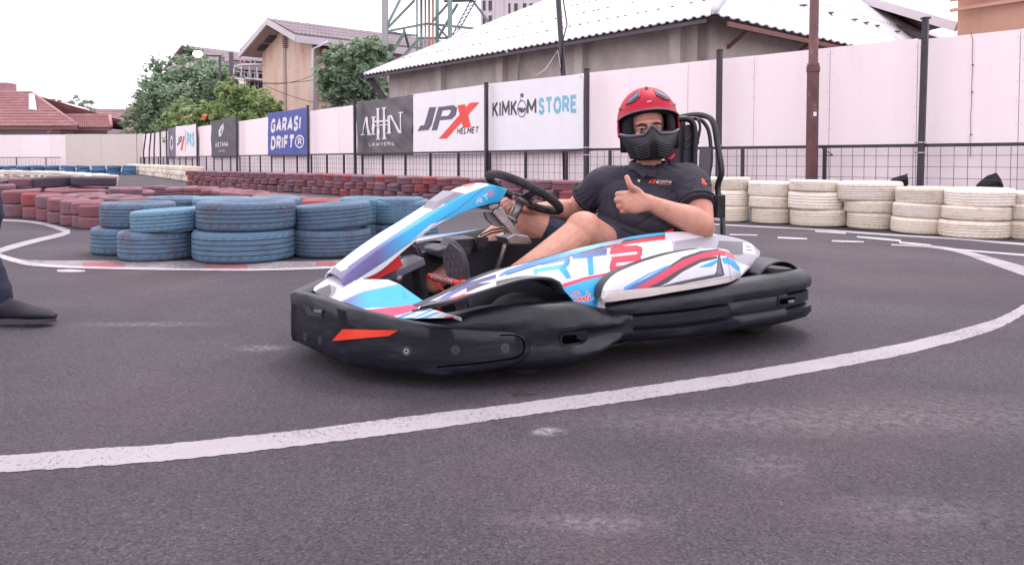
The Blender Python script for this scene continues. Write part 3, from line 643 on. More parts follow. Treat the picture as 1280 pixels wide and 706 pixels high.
def roof_sheet(name, A, B, C_, D_, nw, amp, m, parent, rows=1, lip=.0, nv=None, prof='corr', th=.03):
    """corrugated or tiled sheet over the quad A,B (eave) C_,D_ (ridge); nw waves along the eave, rows of overlap up the slope"""
    A, B, C_, D_ = map(Vector, (A, B, C_, D_)); N = (B-A).cross(D_-A).normalized()
    if N.z < 0: N = -N
    spw = 6 if prof == 'corr' else 6; nu = nw*spw; q = MB()
    vv = []
    for r in range(rows): vv += [(r/rows, lip), ((r+1)/rows-1e-4, 0)]
    R = len(vv); vs = []
    for i in range(nu+1):
        u = i/nu; ph = u*nw % 1
        w_ = abs(math.sin(ph*PI))*amp if prof == 'tile' else (amp if ph < .5 else 0)*1.0 if prof == 'trap' else amp*.5*(1+math.sin(2*PI*ph))
        for v, lp in vv: vs.append((A*(1-u)+B*u)*(1-v)+(D_*(1-u)+C_*u)*v+N*(w_+lp))
    fs = [(i*R+j, (i+1)*R+j, (i+1)*R+j+1, i*R+j+1) for i in range(nu) for j in range(R-1)]
    q.add(vs, fs); o = q.build(name, m, parent, False)
    bm = bmesh.new(); bm.from_mesh(o.data)
    for f in bm.faces:
        if f.normal.z < 0: f.normal_flip()
    bm.to_mesh(o.data); bm.free(); mod(o, 'SOLIDIFY', thickness=th, offset=-1)
    return o
def window(parent, c, xd, w_, h_, n, panes=2, glass=None, frame=None):
    """c centre, xd horizontal direction, n outward normal"""
    xd = Vector(xd).normalized(); n = Vector(n).normalized(); R = Matrix((xd, n, Vector((0, 0, 1)))).transposed()
    q = MB(); t = .07
    q.box(c+n*.03+Vector((0, 0, h_/2)), (w_+t, .1, t), R); q.box(c+n*.03-Vector((0, 0, h_/2)), (w_+t*2, .16, t), R)
    for k in range(panes+1): q.box(c+n*.03+xd*(w_*(k/panes-.5)), (t, .1, h_-.07), R)
    f = q.build('window', frame or M_frame, parent)
    for k in range(panes):
        g = MB(); g.box(c+n*.012+xd*(w_*((k+.5)/panes-.5)), (w_/panes-t, .03, h_-t), R); g.build('pane', glass or M_glass, f)
    return f
# ---- workshop with white roof right behind the wall
wk = empty('workshop', (0, 0, 0)); tag(wk, 'concrete workshop with a wide white corrugated hip roof behind the banners', 'building')
e1 = Vector((-.649, .761, 0)); e2 = Vector((.612, .791, 0))
Bc = PD(893, 19, 16); Hc = Bc.z
Ac = Bc+e1*15.3; Ec = Bc+e2*22
# keep eave through both photo corners
Ac = PD(455, 96, 27.2); Ac.z = Hc; e1 = (Ac-Bc).normalized(); e2 = Vector((e1.y, -e1.x, 0)); e2 = e2 if e2.y > 0 else -e2
Ec = Bc+e2*24
sl_ = .43; ridge = 12.0
Dr = Ac+e2*ridge+Vector((0, 0, ridge*sl_)); Cr = Bc+e2*ridge+e1*6+Vector((0, 0, ridge*sl_))
nw = 62
roof_sheet('roof_sheet', Bc, Ac, Dr, Cr, nw, .035, M_wroof, wk, rows=5, lip=.02, prof='trap')
Fr = Ec+e1*6-e2*ridge+Vector((0, 0, ridge*sl_))
roof_sheet('roof_sheet', Bc, Ec, Fr, Cr, 60, .035, M_wroof, wk, rows=3, lip=.02, prof='trap')
q = MB(); q.tube([Bc+Vector((0, 0, .09)), Cr+Vector((0, 0, .09))], .09, 8); q.build('hip_cap', M_wroof, wk, True)
q = MB(); q.bar(Ac+Vector((0, 0, .06))-e1*.02, Dr+Vector((0, 0, .06)), .14, .06); q.build('rake_flashing', M_wroof, wk)
q = MB(); q.bar(Ac+Vector((0, 0, -.09))+e2*.1, Dr+Vector((0, 0, -.09)), .05, .16); q.build('rake_board', M_soffit, wk)
q = MB(); q.bar(Bc+e2*.5-Vector((0, 0, .13)), Ec-Vector((0, 0, .10)), .05, .11); q.build('fascia', M_brownw, wk)
q = MB(); q.bar(Bc+e1*.2-Vector((0, 0, .10)), Ac-Vector((0, 0, .10)), .05, .08); q.build('fascia', M_soffit, wk)
inn = .75; Bi = Bc+e1*inn+e2*inn; Ai = Ac-e1*.5+e2*inn; Ei = Ec+e1*inn
wallm = MB()
for a_, b_ in ((Bi, Ai), (Bi, Ei)):
    n_ = (b_-a_).cross(Vector((0, 0, 1))).normalized(); n_ = n_ if n_.dot(Bi-Bc) > 0 else -n_
    wallm.prism([(a_.x, a_.y, 0), (b_.x, b_.y, 0), (b_.x, b_.y, Hc+.32), (a_.x, a_.y, Hc+.32)], n_*.2)
wallm.build('wall', M_conc, wk)
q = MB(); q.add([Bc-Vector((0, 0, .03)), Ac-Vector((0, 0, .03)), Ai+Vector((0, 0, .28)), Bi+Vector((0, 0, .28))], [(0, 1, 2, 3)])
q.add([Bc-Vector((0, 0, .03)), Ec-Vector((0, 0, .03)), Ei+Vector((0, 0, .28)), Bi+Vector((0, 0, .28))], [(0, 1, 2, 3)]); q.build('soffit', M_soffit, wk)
for t in (.05, .28, .52, .75):                                      # wall pilasters
    p = Bi*(1-t)+Ai*t; q = MB(); q.box((p.x-e2.x*.06, p.y-e2.y*.06, Hc/2), (.3, .3, Hc+.2), Matrix.Rotation(math.atan2(e1.y, e1.x), 3, 'Z')); q.build('pilaster', M_conc, wk)
p = Bi*(.54)+Ai*.46; q = MB(); q.tube([(p.x-e2.x*.16, p.y-e2.y*.16, 0), (p.x-e2.x*.16, p.y-e2.y*.16, Hc+.05), Bc*.54+Ac*.46+Vector((0, 0, -.05))], .045, 8); q.build('downpipe', M_palew, wk, True)
for k in range(3):                                                  # eave brackets at the right side and left end
    p = Bi*(1-k/8-.04)+Ei*(k/8+.04); q = MB(); q.bar(p+Vector((0, 0, -.45)), p-e1*(-.0)+(Bc-Bi).normalized()*.0+e1*(-.75)+Vector((0, 0, .05)), .07); q.build('bracket', M_brownw, wk)
q = MB(); q.bar(Ai+Vector((0, 0, -1.1)), Ac+e2*.3-Vector((0, 0, .1)), .12, .2); q.build('bracket', M_soffit, wk)
# roof bolts/vents: raised marks across the sheet
q = MB(); N_ = (Ac-Bc).cross(Cr-Bc).normalized(); N_ = N_ if N_.z > 0 else -N_
for r_ in (.14, .30, .48):
    for k in range(40):
        if random.random() < .3: continue
        u = (k+.5+random.uniform(-.2, .2))/40; p = (Bc*(1-u)+Ac*u)*(1-r_)+(Cr*(1-u)+Dr*u)*r_+N_*.05
        q.box(p, (.07, .07, .025))
tag(q.build('roof_fixings', M_greyroof, wk), kind='stuff')
q = MB()
for r_ in (.25, .5):
    for k in range(22):
        if random.random() < .35: continue
        u = (k+.5)/22; p = (Bc*(1-u)+Ec*u)*(1-r_)+(Cr*(1-u)+Fr*u)*r_+Vector((0, 0, .06)); q.box(p, (.22, .22, .03), Matrix.Rotation(.9, 3, 'Z'))
tag(q.build('roof_fixings', M_greyroof, wk), kind='stuff')
# ---- dark roofed shed and salmon building at the far right
sh = empty('shed', (0, 0, 0)); tag(sh, 'open shed with dark grey corrugated roof edge right of the white roof', 'building')
A_s, B_s = PD(1040, -12, 30), PD(1196, 34, 24)
roof_sheet('roof_sheet', A_s+Vector((0, 0, .1)), B_s+Vector((0, 0, .1)), B_s+Vector((3, 9, 1.2)), A_s+Vector((3, 9, 1.2)), 40, .05, M_greyroof, sh, prof='corr')
q = MB(); q.bar(A_s, B_s, .1, .3); q.build('fascia', M_palew, sh)
q = MB(); q.bar(A_s+Vector((.2, .8, -.45)), B_s+Vector((.2, .8, -.45)), .12, .22); q.build('beam', M_soffit, sh)
for t in (.1, .4, .7, .98):
    p = A_s*(1-t)+B_s*t+Vector((.2, .8, 0)); q = MB(); q.bar((p.x, p.y, 0), p-Vector((0, 0, .5)), .14, up=(0, 1, 0)); q.build('post', M_soffit, sh)
q = MB(); q.prism([(A_s.x+1, A_s.y+5, 0), (B_s.x+1, B_s.y+5, 0), (B_s.x+1, B_s.y+5, B_s.z+.2), (A_s.x+1, A_s.y+5, A_s.z+.2)], (.1, .2, 0)); q.build('wall', M_soffit, sh)
sb = empty('salmon_building', (0, 0, 0)); tag(sb, 'salmon rendered building corner above the wall at the right edge', 'building')
a_ = PD(1196, 60, 22); b_ = PD(1420, 60, 18.5); top = PD(1196, -60, 22).z; dr = (V2(b_)-V2(a_)).normalized()
q = MB(); q.prism([(a_.x, a_.y, 0), (b_.x, b_.y, 0), (b_.x, b_.y, top), (a_.x, a_.y, top)], (5.2, 7, 0)); q.build('wall', M_orw, sb)
for py in (14, 1):
    z = PD(1196, py, 22).z; q = MB(); q.bar(Vector((a_.x, a_.y, z))-Vector((.3*dr.y*-1, .05, 0)), Vector((b_.x, b_.y, z))-Vector((0, .05, 0)), .1, .09); q.build('ledge', M_orw, sb)
# ---- pink apartment block
ap = empty('apartment_block', (0, 0, 0)); tag(ap, 'pink block with a wide gable roof and maroon shutters behind the trees', 'building')
dA = 48.0
def slab(pts, m, name, par, off, dep=None):
    q = MB(); q.prism(pts, off); return q.build(name, m, par)
g1 = Vector((-12.5, 46.5, 0)); g0 = Vector((-17.6, 52.4, 0)); s1 = g1+Vector((.76, .65, 0))*12
zE = 8.35; zP = 9.9
gm = (V2(g0)+V2(g1))/2
hE = 8.35
q = MB(); q.prism([(g0.x, g0.y, 0), (g1.x, g1.y, 0), (g1.x, g1.y, zE), (gm.x, gm.y, 9.75), (g0.x, g0.y, hE)], (V2(s1)-V2(g1))*1.9); q.build('wall', M_pinkw, ap)
nG = (V2(g1)-V2(g0)).normalized(); nG = Vector((nG.y, -nG.x, 0)); sd_ = (V2(s1)-V2(g1)).normalized(); nS = Vector((sd_.y, -sd_.x, 0)); nS = nS if nS.y < 0 else -nS
q = MB(); q.prism([(g1.x+nS.x*.08, g1.y+nS.y*.08, 0), (g1.x+sd_.x*21+nS.x*.08, g1.y+sd_.y*30+nS.y*.08, 0), (g1.x+sd_.x*21+nS.x*.08, g1.y+sd_.y*30+nS.y*.08, zE-.4), (g1.x+nS.x*.08, g1.y+nS.y*.08, zE-.4)], -nS*.07); q.build('side_wall', M_beigew, ap)
pk = PD(334, 23.5, 48.6); le = PD(299, 64, 52.3); re = PD(370, 42.5, 45.1)
bk = Vector((sd_.x*24, sd_.y*24, 0))
roof_sheet('roof_sheet', re, re+bk, pk+bk, pk, 90, .06, M_greyroof, ap, rows=4, lip=.03, prof='corr', th=.12)
roof_sheet('roof_sheet', le, le+bk, pk+bk, pk, 60, .06, M_greyroof, ap, rows=3, lip=.03, prof='corr', th=.12)
q = MB(); q.bar(re-Vector((0, 0, .3)), pk-Vector((0, 0, .2)), .12, .35); q.build('barge_board', M_palew, ap)
q = MB(); q.bar(le-Vector((0, 0, .3)), pk-Vector((0, 0, .2)), .12, .35); q.build('barge_board', M_palew, ap)
q = MB(); q.bar(re-Vector((0, 0, .3)), re+bk-Vector((0, 0, .3)), .12, .45); q.build('fascia', M_palew, ap)
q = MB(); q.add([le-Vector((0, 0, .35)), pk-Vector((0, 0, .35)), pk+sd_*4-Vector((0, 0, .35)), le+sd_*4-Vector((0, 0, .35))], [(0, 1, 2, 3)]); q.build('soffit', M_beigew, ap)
for t in (.35, .62):
    p = le*(1-t)+pk*t-Vector((0, 0, .42))+sd_*1.2; q = MB(); dq = (pk-le).normalized(); q.bar(p-dq*.5, p+dq*.5, .9, .05); q.build('soffit_vent', M_soffit, ap)
pz = PD(357, 100, 49.5); q = MB(); q.bar(Vector((pz.x, pz.y, 0))+nG*.02, Vector((pz.x, pz.y, PD(357, 40, 49.5).z))+nG*.02, .35, .12, up=(nG.x, nG.y, 0)); q.build('pilaster', M_beigew, ap)
q = MB(); p = PD(357, 46, 49.2); 
for k in range(7): q.box(p+Vector((0, -.1, -.12*k)), (.35, .08, .05))
q.build('louvre', M_soffit, ap)
p = PD(392, 100, 45.8); q = MB(); q.tube([(p.x, p.y-.1, 0), (p.x, p.y-.1, zE-.8), (p.x+.9, p.y+.2, zE-.3)], .09, 8); q.build('downpipe', M_palew, ap, True)
def on_side(px, py): return PL(px, py, (g1.x+nS.x*.1, g1.y+nS.y*.1), (g1.x+nS.x*.1+sd_.x, g1.y+nS.y*.1+sd_.y))
for px, py, w_, h_, pn, gl in ((414, 66, 1.5, 1.4, 2, M_maroon), (432, 70, 1.5, 1.4, 2, M_maroon), (412, 112, 1.2, 1.4, 2, M_glass), (432, 112, 1.4, 1.4, 2, M_glass)):
    window(ap, on_side(px, py), sd_, w_, h_, nS, pn, gl, M_brownw if gl is M_maroon else M_frame)
p = on_side(411, 99); q = MB(); q.box(p+nS*.3, (1.6, .6, .06), Matrix.Rotation(math.atan2(sd_.y, sd_.x), 3, 'Z')); q.build('window_canopy', M_brownw, ap)
# balcony part left of the pink gable
bl = empty('apartment_block', (0, 0, 0)); tag(bl, 'grey block with peaked roof half hidden by the big tree, behind the pink block', 'building')
pk2 = PD(227, 57, 62); le2 = PD(203, 88, 64); re2 = PD(262, 72.5, 60); dr2 = Vector((11.5, 13.5, 0))
roof_sheet('roof_sheet', re2-Vector((0, 0, .2)), re2+dr2, pk2+dr2, pk2, 50, .06, M_greyroof, bl, rows=3, lip=.03, prof='corr', th=.12)
roof_sheet('roof_sheet', le2, le2+dr2, pk2+dr2, pk2, 40, .06, M_greyroof, bl, rows=3, lip=.03, prof='corr', th=.12)
q = MB(); gl_ = PD(209, 88, 63.5); gr_ = PD(268, 84, 60.5)
q.prism([(gl_.x, gl_.y, 0), (gr_.x, gr_.y, 0), (gr_.x, gr_.y, gr_.z+.6), (pk2.x+.6, pk2.y+.6, pk2.z-.7), (gl_.x, gl_.y, gl_.z+.2)], dr2*.99); q.build('wall', M_palew, bl)
q = MB(); q.bar(re2-Vector((0, .1, .45)), re2+dr2-Vector((0, .1, .3)), .15, .5); q.build('fascia', M_greyroof, bl)
for px, py in ((300, 88), (318, 88), (305, 103), (322, 104)):
    window(bl, PL(px, py, (gr_.x, gr_.y-.06), (gr_.x+dr2.x, gr_.y+dr2.y-.06)), dr2, 1.9, 1.7, Vector((dr2.y, -dr2.x, 0)), 2, M_glass, M_frame)
wn = PL(300, 99, (gr_.x, gr_.y-.06), (gr_.x+dr2.x, gr_.y+dr2.y-.06)); q = MB(); n2 = Vector((dr2.y, -dr2.x, 0)).normalized()
q.box(wn+n2*.5, (7, 1.0, .15), Matrix.Rotation(math.atan2(dr2.y, dr2.x), 3, 'Z')); q.build('balcony_slab', M_palew, bl)
for t in range(10):
    p = wn+dr2.normalized()*(t*.7-3.2)+n2*.95; q = MB(); q.box(p+Vector((0, 0, .5)), (.06, .06, 1)); q.build('baluster', M_palew, bl)
ac = empty('air_conditioner', PD(298, 104, 51)); tag(ac, 'white air conditioner box on the pink block just left of its gable wall', 'air conditioner')
q = MB(); q.box((0, 0, 0), (.9, .4, .65)); q.build('housing', M_panelw, ac)
q = MB(); q.tube([(-.15, -.2, 0), (-.15, -.24, 0)], .26, 18); q.build('fan_grille', M_soffit, ac)
q = MB(); q.bar((-.4, .3, -.36), (-.4, -.2, -.36), .05); q.bar((.4, .3, -.36), (.4, -.2, -.36), .05); q.bar((0, .2, -.36), (1.6, .9, -.36), .06); q.build('bracket', M_soffit, ac)
# ---- far tower block
tb = empty('tower_block', (0, 0, 0)); tag(tb, 'distant pale grey tower block with rows of small windows above the white roof', 'building')
a_, b_ = PD(602, 80, 170), PD(690, 80, 165); zt = PD(602, -60, 170).z; dd_ = (V2(b_)-V2(a_)).normalized(); nn_ = Vector((dd_.y, -dd_.x, 0))
q = MB(); q.prism([(a_.x, a_.y, 0), (b_.x, b_.y, 0), (b_.x, b_.y, zt), (a_.x, a_.y, zt)], (2, 20, 0)); q.build('wall', M_palew, tb)
q = MB()
for x in (602, 617, 628, 634, 652, 668, 690):
    p = PD(x, 80, 170-(x-602)*5/88); q.bar((p.x, p.y-.15, 0), (p.x, p.y-.15, zt), .5, .3, up=(0, 1, 0))
q.build('pilaster', M_palew, tb)
for px in (605, 613, 636, 645, 656, 664, 675, 684):
    for k in range(5):
        dpt = 170-(px-602)*5/88; c = PD(px, 26-k*18.5+(3.5 if px > 630 else 0), dpt)+nn_*.05; window(tb, c, dd_, .9, 2.3, nn_, 1)
# ---- lattice tower
tw_ = empty('lattice_tower', (0, 0, 0)); tag(tw_, 'steel lattice tower with thick pipes and a ladder beyond the white roof', 'tower')
TP = {}
def tp(px, py, d): return PD(px, py, d)
legs = [(480.5, 40, .30, M_tgrey, 'corner_post'), (546, 47, .22, M_tower, 'corner_post'), (562, 40, .24, M_tower, 'corner_post')]
for px, d, r, m, nme in legs:
    a_ = PD(px, 90, d); q = MB(); q.bar((a_.x, a_.y, 0), PD(px+.5, -80, d), r, up=(0, 1, 0)); q.build(nme, m, tw_)
for px, wd_, m, nme in ((521, 2.2, M_tower, 'water_pipe'), (526.5, 3.2, M_tower, 'water_pipe'), (531.5, 2.6, M_tgrey, 'water_pipe'), (536.3, 3, M_tor, 'water_pipe'), (541, 2.5, M_tor, 'water_pipe')):
    a_ = PD(px, 80, 42); r = wd_*42/FPX/2; q = MB(); q.tube([(a_.x, a_.y, 0), PD(px, -80, 42)], r, 10); o = q.build(nme, m, tw_, True)
br = [((481, 40, 40), (534, 30, 42)), ((481, 41, 40), (522, 45, 47)), ((534, 30, 42), (592, 36, 44)), ((483, 37, 40), (518, 1, 41)), ((482, 36, 40), (500, 0, 40)), ((483, 78, 40), (506, 40, 42)), ((486, 90, 40), (523, 50, 44)),
      ((540, 28, 42), (568, -4, 42)), ((590, 0, 44), (612, 30, 44)), ((547, 34, 47), (560, 48, 47)), ((505, 38, 42), (512, 62, 46)), ((481, -10, 40), (534, -14, 42)), ((534, -14, 42), (600, -10, 44)), ((481, -12, 40), (520, -50, 41)),
      ((548, 47, 47), (572, 5, 46)), ((555, 2, 44), (590, 1, 44)), ((480, 42, 40), (495, 41, 50)), ((523, 48, 47), (560, 48, 47))]
for a_, b_ in br:
    q = MB(); q.bar(PD(*a_), PD(*b_), .13); q.build('brace', M_tower, tw_)
ld = [(565, 45, 44), (592, -6, 44)], [(574, 38, 44), (600, -8, 44)]
rl = empty('x', (0, 0, 0)); bpy.data.objects.remove(rl)
q = MB(); q.bar(PD(*ld[0][0]), PD(*ld[0][1]), .07); q.bar(PD(*ld[1][0]), PD(*ld[1][1]), .07)
for k in range(11):
    t = k/10; q.bar(PD(*ld[0][0]).lerp(PD(*ld[0][1]), t), PD(*ld[1][0]).lerp(PD(*ld[1][1]), t), .05)
q.build('ladder', M_tower, tw_)
q = MB(); z = PD(540, -14, 42).z; a_ = PD(481, -14, 40); q.box((PD(540, -14, 42).x, 42.5, z+.1), (5.6, 5, .12)); q.build('platform', M_tower, tw_)
# ---- red tiled houses at left
def house(label, wall_pts, d0, roofs, m, wm, extra=None, dep=9):
    h = empty('tiled_house', (0, 0, 0)); tag(h, label, 'house')
    a_, b_, yt = wall_pts; A1 = PD(a_, yt, d0); B1 = PD(b_, yt, d0)
    q = MB(); q.prism([(A1.x, A1.y, 0), (B1.x, B1.y, 0), (B1.x, B1.y, A1.z), (A1.x, A1.y, A1.z)], (0, dep, 0)); q.build('wall', wm, h)
    for (ea, eb, rb, ra, dE, dR, nw_, rows) in roofs:
        E0, E1, R1, R0 = PD(*ea, dE), PD(*eb, dE), PD(*rb, dR), PD(*ra, dR)
        roof_sheet('roof', E0, E1, R1, R0, nw_, .09, m, h, rows=rows, lip=.07, prof='tile', th=.08)
        E3, E2 = E0+Vector((0, (dR-dE)*2, 0)), E1+Vector((0, (dR-dE)*2, 0))
        roof_sheet('rear_roof', E3, E2, R1, R0, 12, .09, m, h, rows=2, lip=.05, prof='tile', th=.08)
        q = MB(); q.bar(E0-Vector((0, 0, .12)), E1-Vector((0, 0, .12)), .08, .18); q.build('fascia', M_brownw, h)
        q = MB(); q.tube([R0+Vector((0, 0, .08)), R1+Vector((0, 0, .08))], .14, 8); q.build('ridge_cap', m, h, True)
        q = MB(); q.tube([E1+Vector((0, 0, .1)), R1+Vector((0, 0, .1))], .13, 8); q.build('hip_cap', m, h, True)
    return h
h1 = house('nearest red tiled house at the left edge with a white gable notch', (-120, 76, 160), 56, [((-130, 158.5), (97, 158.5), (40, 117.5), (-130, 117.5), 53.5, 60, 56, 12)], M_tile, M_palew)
q = MB(); q.add([PD(36, 136, 56.3), PD(46, 137.5, 56.2), PD(43, 117, 59.5), PD(36, 117, 59.5)], [(0, 1, 2, 3)]); o = q.build('gable_panel', M_palew, h1); mod(o, 'SOLIDIFY', thickness=.15)
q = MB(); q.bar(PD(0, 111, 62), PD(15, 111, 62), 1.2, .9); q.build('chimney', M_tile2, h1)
q = MB(); q.bar(PD(60, 163, 55.6), PD(76, 163, 55.6), .2, .25); q.bar(PD(61, 170, 55.6), PD(61, 163, 55.6), .15); q.build('awning_frame', M_panelw, h1)
nb = empty('flat_roofed_house', (0, 0, 0)); tag(nb, 'pale flat-roofed house block rising between the two tiled roofs', 'house')
q = MB(); a_, b_ = PD(42, 124, 72), PD(68, 131, 72); q.prism([(a_.x, 72, 0), (b_.x, 72, 0), (b_.x, 72, b_.z), (a_.x, 72, a_.z)], (0, 6, 0)); q.build('wall', M_palew, nb)
q = MB(); q.bar(PD(50, 127, 71.9), PD(68.5, 127, 71.9), .3, .5); q.build('parapet', M_greyroof, nb)
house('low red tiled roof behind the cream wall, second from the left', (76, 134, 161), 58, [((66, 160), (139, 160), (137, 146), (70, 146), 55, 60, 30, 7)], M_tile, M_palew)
q = MB(); 
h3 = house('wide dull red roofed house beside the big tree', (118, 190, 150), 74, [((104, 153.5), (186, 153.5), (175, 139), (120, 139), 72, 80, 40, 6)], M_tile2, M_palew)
window(h3, PD(143, 158, 73.9), (1, 0, 0), 1.8, 1.0, (0, -1, 0)); window(h3, PD(160, 159, 73.9), (1, 0, 0), 2.0, 1.0, (0, -1, 0))
h4 = empty('tiled_house', (0, 0, 0)); tag(h4, 'small red gabled roof peak just left of the leaning posts', 'house')
pk4 = PD(172, 160, 54); l4 = PD(158, 171, 54); r4 = PD(186, 173, 54); bk4 = Vector((-4, 7, .6))
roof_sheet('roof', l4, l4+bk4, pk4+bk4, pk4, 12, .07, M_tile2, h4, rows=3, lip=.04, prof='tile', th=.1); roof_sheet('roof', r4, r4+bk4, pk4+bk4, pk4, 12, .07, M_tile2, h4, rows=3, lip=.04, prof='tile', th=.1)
q = MB(); q.prism([(l4.x+.3, l4.y+.4, 0), (r4.x-.3, r4.y+.4, 0), (r4.x-.3, r4.y+.4, r4.z), (pk4.x, pk4.y+.4, pk4.z-.2), (l4.x+.3, l4.y+.4, l4.z)], bk4*.9); q.build('wall', M_palew, h4)
for a_, b_ in ((l4, pk4), (pk4, r4)):
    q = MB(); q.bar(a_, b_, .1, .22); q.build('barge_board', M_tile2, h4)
# ---- trees
M_bark = mat('bark', rgb(92, 80, 78), .9, var=.25, scale=6, bump=.5)
def leafmat(name, c1, c2):
    m = bpy.data.materials.new(name); m.use_nodes = True; n = m.node_tree.nodes; l = m.node_tree.links; p = n['Principled BSDF']
    p.inputs['Roughness'].default_value = .55; p.inputs['Specular IOR Level'].default_value = .3
    a = n.new('ShaderNodeAttribute'); a.attribute_name = 'tone'; r = n.new('ShaderNodeMix'); r.data_type = 'RGBA'; r.inputs[6].default_value = (*c1, 1); r.inputs[7].default_value = (*c2, 1)
    l.new(a.outputs['Fac'], r.inputs[0]); l.new(r.outputs[2], p.inputs['Base Color'])
    t = n.new('ShaderNodeBsdfTranslucent'); l.new(r.outputs[2], t.inputs[0]); ms = n.new('ShaderNodeMixShader'); ms.inputs[0].default_value = .3
    l.new(p.outputs[0], ms.inputs[1]); l.new(t.outputs[0], ms.inputs[2]); l.new(ms.outputs[0], n['Material Output'].inputs[0]); return m
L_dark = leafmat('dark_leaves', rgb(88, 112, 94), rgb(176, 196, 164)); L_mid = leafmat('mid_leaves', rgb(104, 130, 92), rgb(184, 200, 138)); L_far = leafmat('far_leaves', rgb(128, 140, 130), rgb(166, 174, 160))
def tree(name, label, base, blobs, lm, nleaf, ls, seed, trunk_r=.2, cat='tree', group=None):
    """blobs: list of (centre, radius) in world; base: world trunk foot"""
    rs = random.Random(seed); root = empty(name, base); tag(root, label, cat, group); B_ = Vector(base)
    tk = MB(); top = sum((Vector(c) for c, r in blobs), Vector())/len(blobs)
    fork = B_.lerp(Vector((top.x, top.y, top.z)), .45)
    tk.tube([(0, 0, 0), (B_.lerp(fork, .5)-B_)+Vector((.1, .05, 0)), fork-B_], [trunk_r, trunk_r*.8, trunk_r*.65], 10)
    tr = tk.build('trunk', M_bark, root, True)
    for c, r in blobs:
        q = MB(); c = Vector(c); m_ = fork.lerp(c, .55)+Vector((rs.uniform(-.3, .3), rs.uniform(-.3, .3), .3)); q.tube([fork-B_, m_-B_, c-B_], [trunk_r*.5, trunk_r*.3, trunk_r*.1], 6)
        for k in range(5):
            e = c+Vector((rs.uniform(-1, 1), rs.uniform(-1, 1), rs.uniform(-.4, 1)))*r*.8; q.tube([m_-B_, (m_+e)/2+Vector((0, 0, .1))-B_, e-B_], [trunk_r*.18, trunk_r*.1, trunk_r*.04], 5)
        q.build('limb', M_bark, root, True)
    vs, fs, tone = [], [], []; tot = sum(r**2 for c, r in blobs)
    for c, r in blobs:
        c = Vector(c); n_ = int(nleaf*r*r/tot); ncl = max(14, int(n_/26)); cl = []
        for k in range(ncl):
            d = Vector((rs.gauss(0, 1), rs.gauss(0, 1), rs.gauss(0, .85))).normalized()*(rs.uniform(.3, 1.28)**.75)*r; cl.append((c+d, r*rs.uniform(.09, .24), rs.random()))
        for k in range(n_):
            cc, cr, tn = cl[rs.randrange(ncl)]; p = cc+Vector((rs.gauss(0, .5), rs.gauss(0, .5), rs.gauss(0, .4)))*cr*1.25-B_
            s = ls*rs.uniform(.6, 1.3); a = Vector((rs.uniform(-1, 1), rs.uniform(-1, 1), rs.uniform(-.7, .4))).normalized(); b = a.cross(Vector((rs.uniform(-1, 1), rs.uniform(-1, 1), rs.uniform(-1, 1)))).normalized()
            i = len(vs); vs += [p-a*s, p+b*s*.42, p+a*s, p-b*s*.42]; fs.append((i, i+1, i+2, i+3)); t_ = min(1, max(0, .55*tn+.45*rs.random())); tone += [t_]*4
    me = bpy.data.meshes.new('crown'); me.from_pydata([tuple(v) for v in vs], [], fs); at = me.attributes.new('tone', 'FLOAT', 'POINT'); at.data.foreach_set('value', tone)
    link('crown', me, lm, root); return root
def bl_(L_, d): return [(PD(x, y, d+dz), r) for x, y, r, dz in L_]
tree('broadleaf_tree', 'big dark green broadleaf tree left of the pink block', (PD(215, 170, 54).x, 54, 0), bl_([(205, 145, 2.0, 0), (190, 158, 1.7, -1), (215, 110, 2.0, 1), (238, 92, 1.6, 0), (262, 108, 2.0, 0), (225, 130, 2.3, -1), (258, 130, 2.2, 0), (275, 90, 1.1, 1), (207, 95, 1.0, 0),
     (190, 130, 1.4, 0), (245, 150, 1.9, 0), (180, 150, .8, 0), (198, 118, 1.2, 0), (282, 110, 1.4, 1)], 54), L_dark, 17000, .20, 3, .35)
tree('leafy_shrub', 'yellow green shrub mass with orange blooms above the small banners', (PD(270, 170, 44).x, 44, 0), bl_([(225, 152, .9, 0), (240, 146, 1.0, 0), (256, 150, .8, 0), (216, 164, .9, 0), (238, 158, 1.0, -.5), (262, 143, .8, .5)], 44), L_mid, 7000, .16, 5, .12, 'shrub')
tree('leafy_tree', 'lighter leafy tree in front of the pink block behind the blue banner', (PD(310, 170, 42).x, 42, 0), bl_([(300, 125, 1.0, 0), (315, 135, 1.1, 0), (290, 140, 1.0, 0), (330, 140, .8, 0), (345, 134, .5, 0), (305, 148, 1.1, 0), (325, 152, 1.0, -.5), (285, 112, .6, 0), (348, 150, .5, 0)], 42), L_mid, 9000, .17, 6, .16)
tree('broadleaf_tree', 'green round tree between the pink block and the white workshop roof', (PD(445, 170, 38).x, 38, 0), bl_([(440, 72, 1.1, 0), (458, 70, 1.1, 0), (470, 78, .8, 1), (425, 92, 1.0, 0), (445, 98, 1.3, 0), (430, 118, 1.1, 0), (455, 112, 1.1, 0), (420, 78, .5, 0), (440, 128, .9, 0), (475, 66, .6, 1)], 38), L_dark, 10500, .17, 9, .22)
bs = MB(); rs_ = random.Random(3); P0_ = PD(228, 147, 43)
for k in range(26): p = PD(rs_.choice([228, 227, 255])+rs_.uniform(-2, 2), 147+rs_.uniform(-3, 3)+0, 43.2); bs.box(p-P0_, (.13, .1, .13), Matrix.Rotation(rs_.random()*3, 3, 'X'))
f_ = bs.build('blossom_cluster', mat('orange_petals', rgb(226, 140, 96), .6)); f_.location = P0_; tag(f_, 'cluster of small orange blossoms in the shrub above the small banners', 'flowers', kind='stuff')
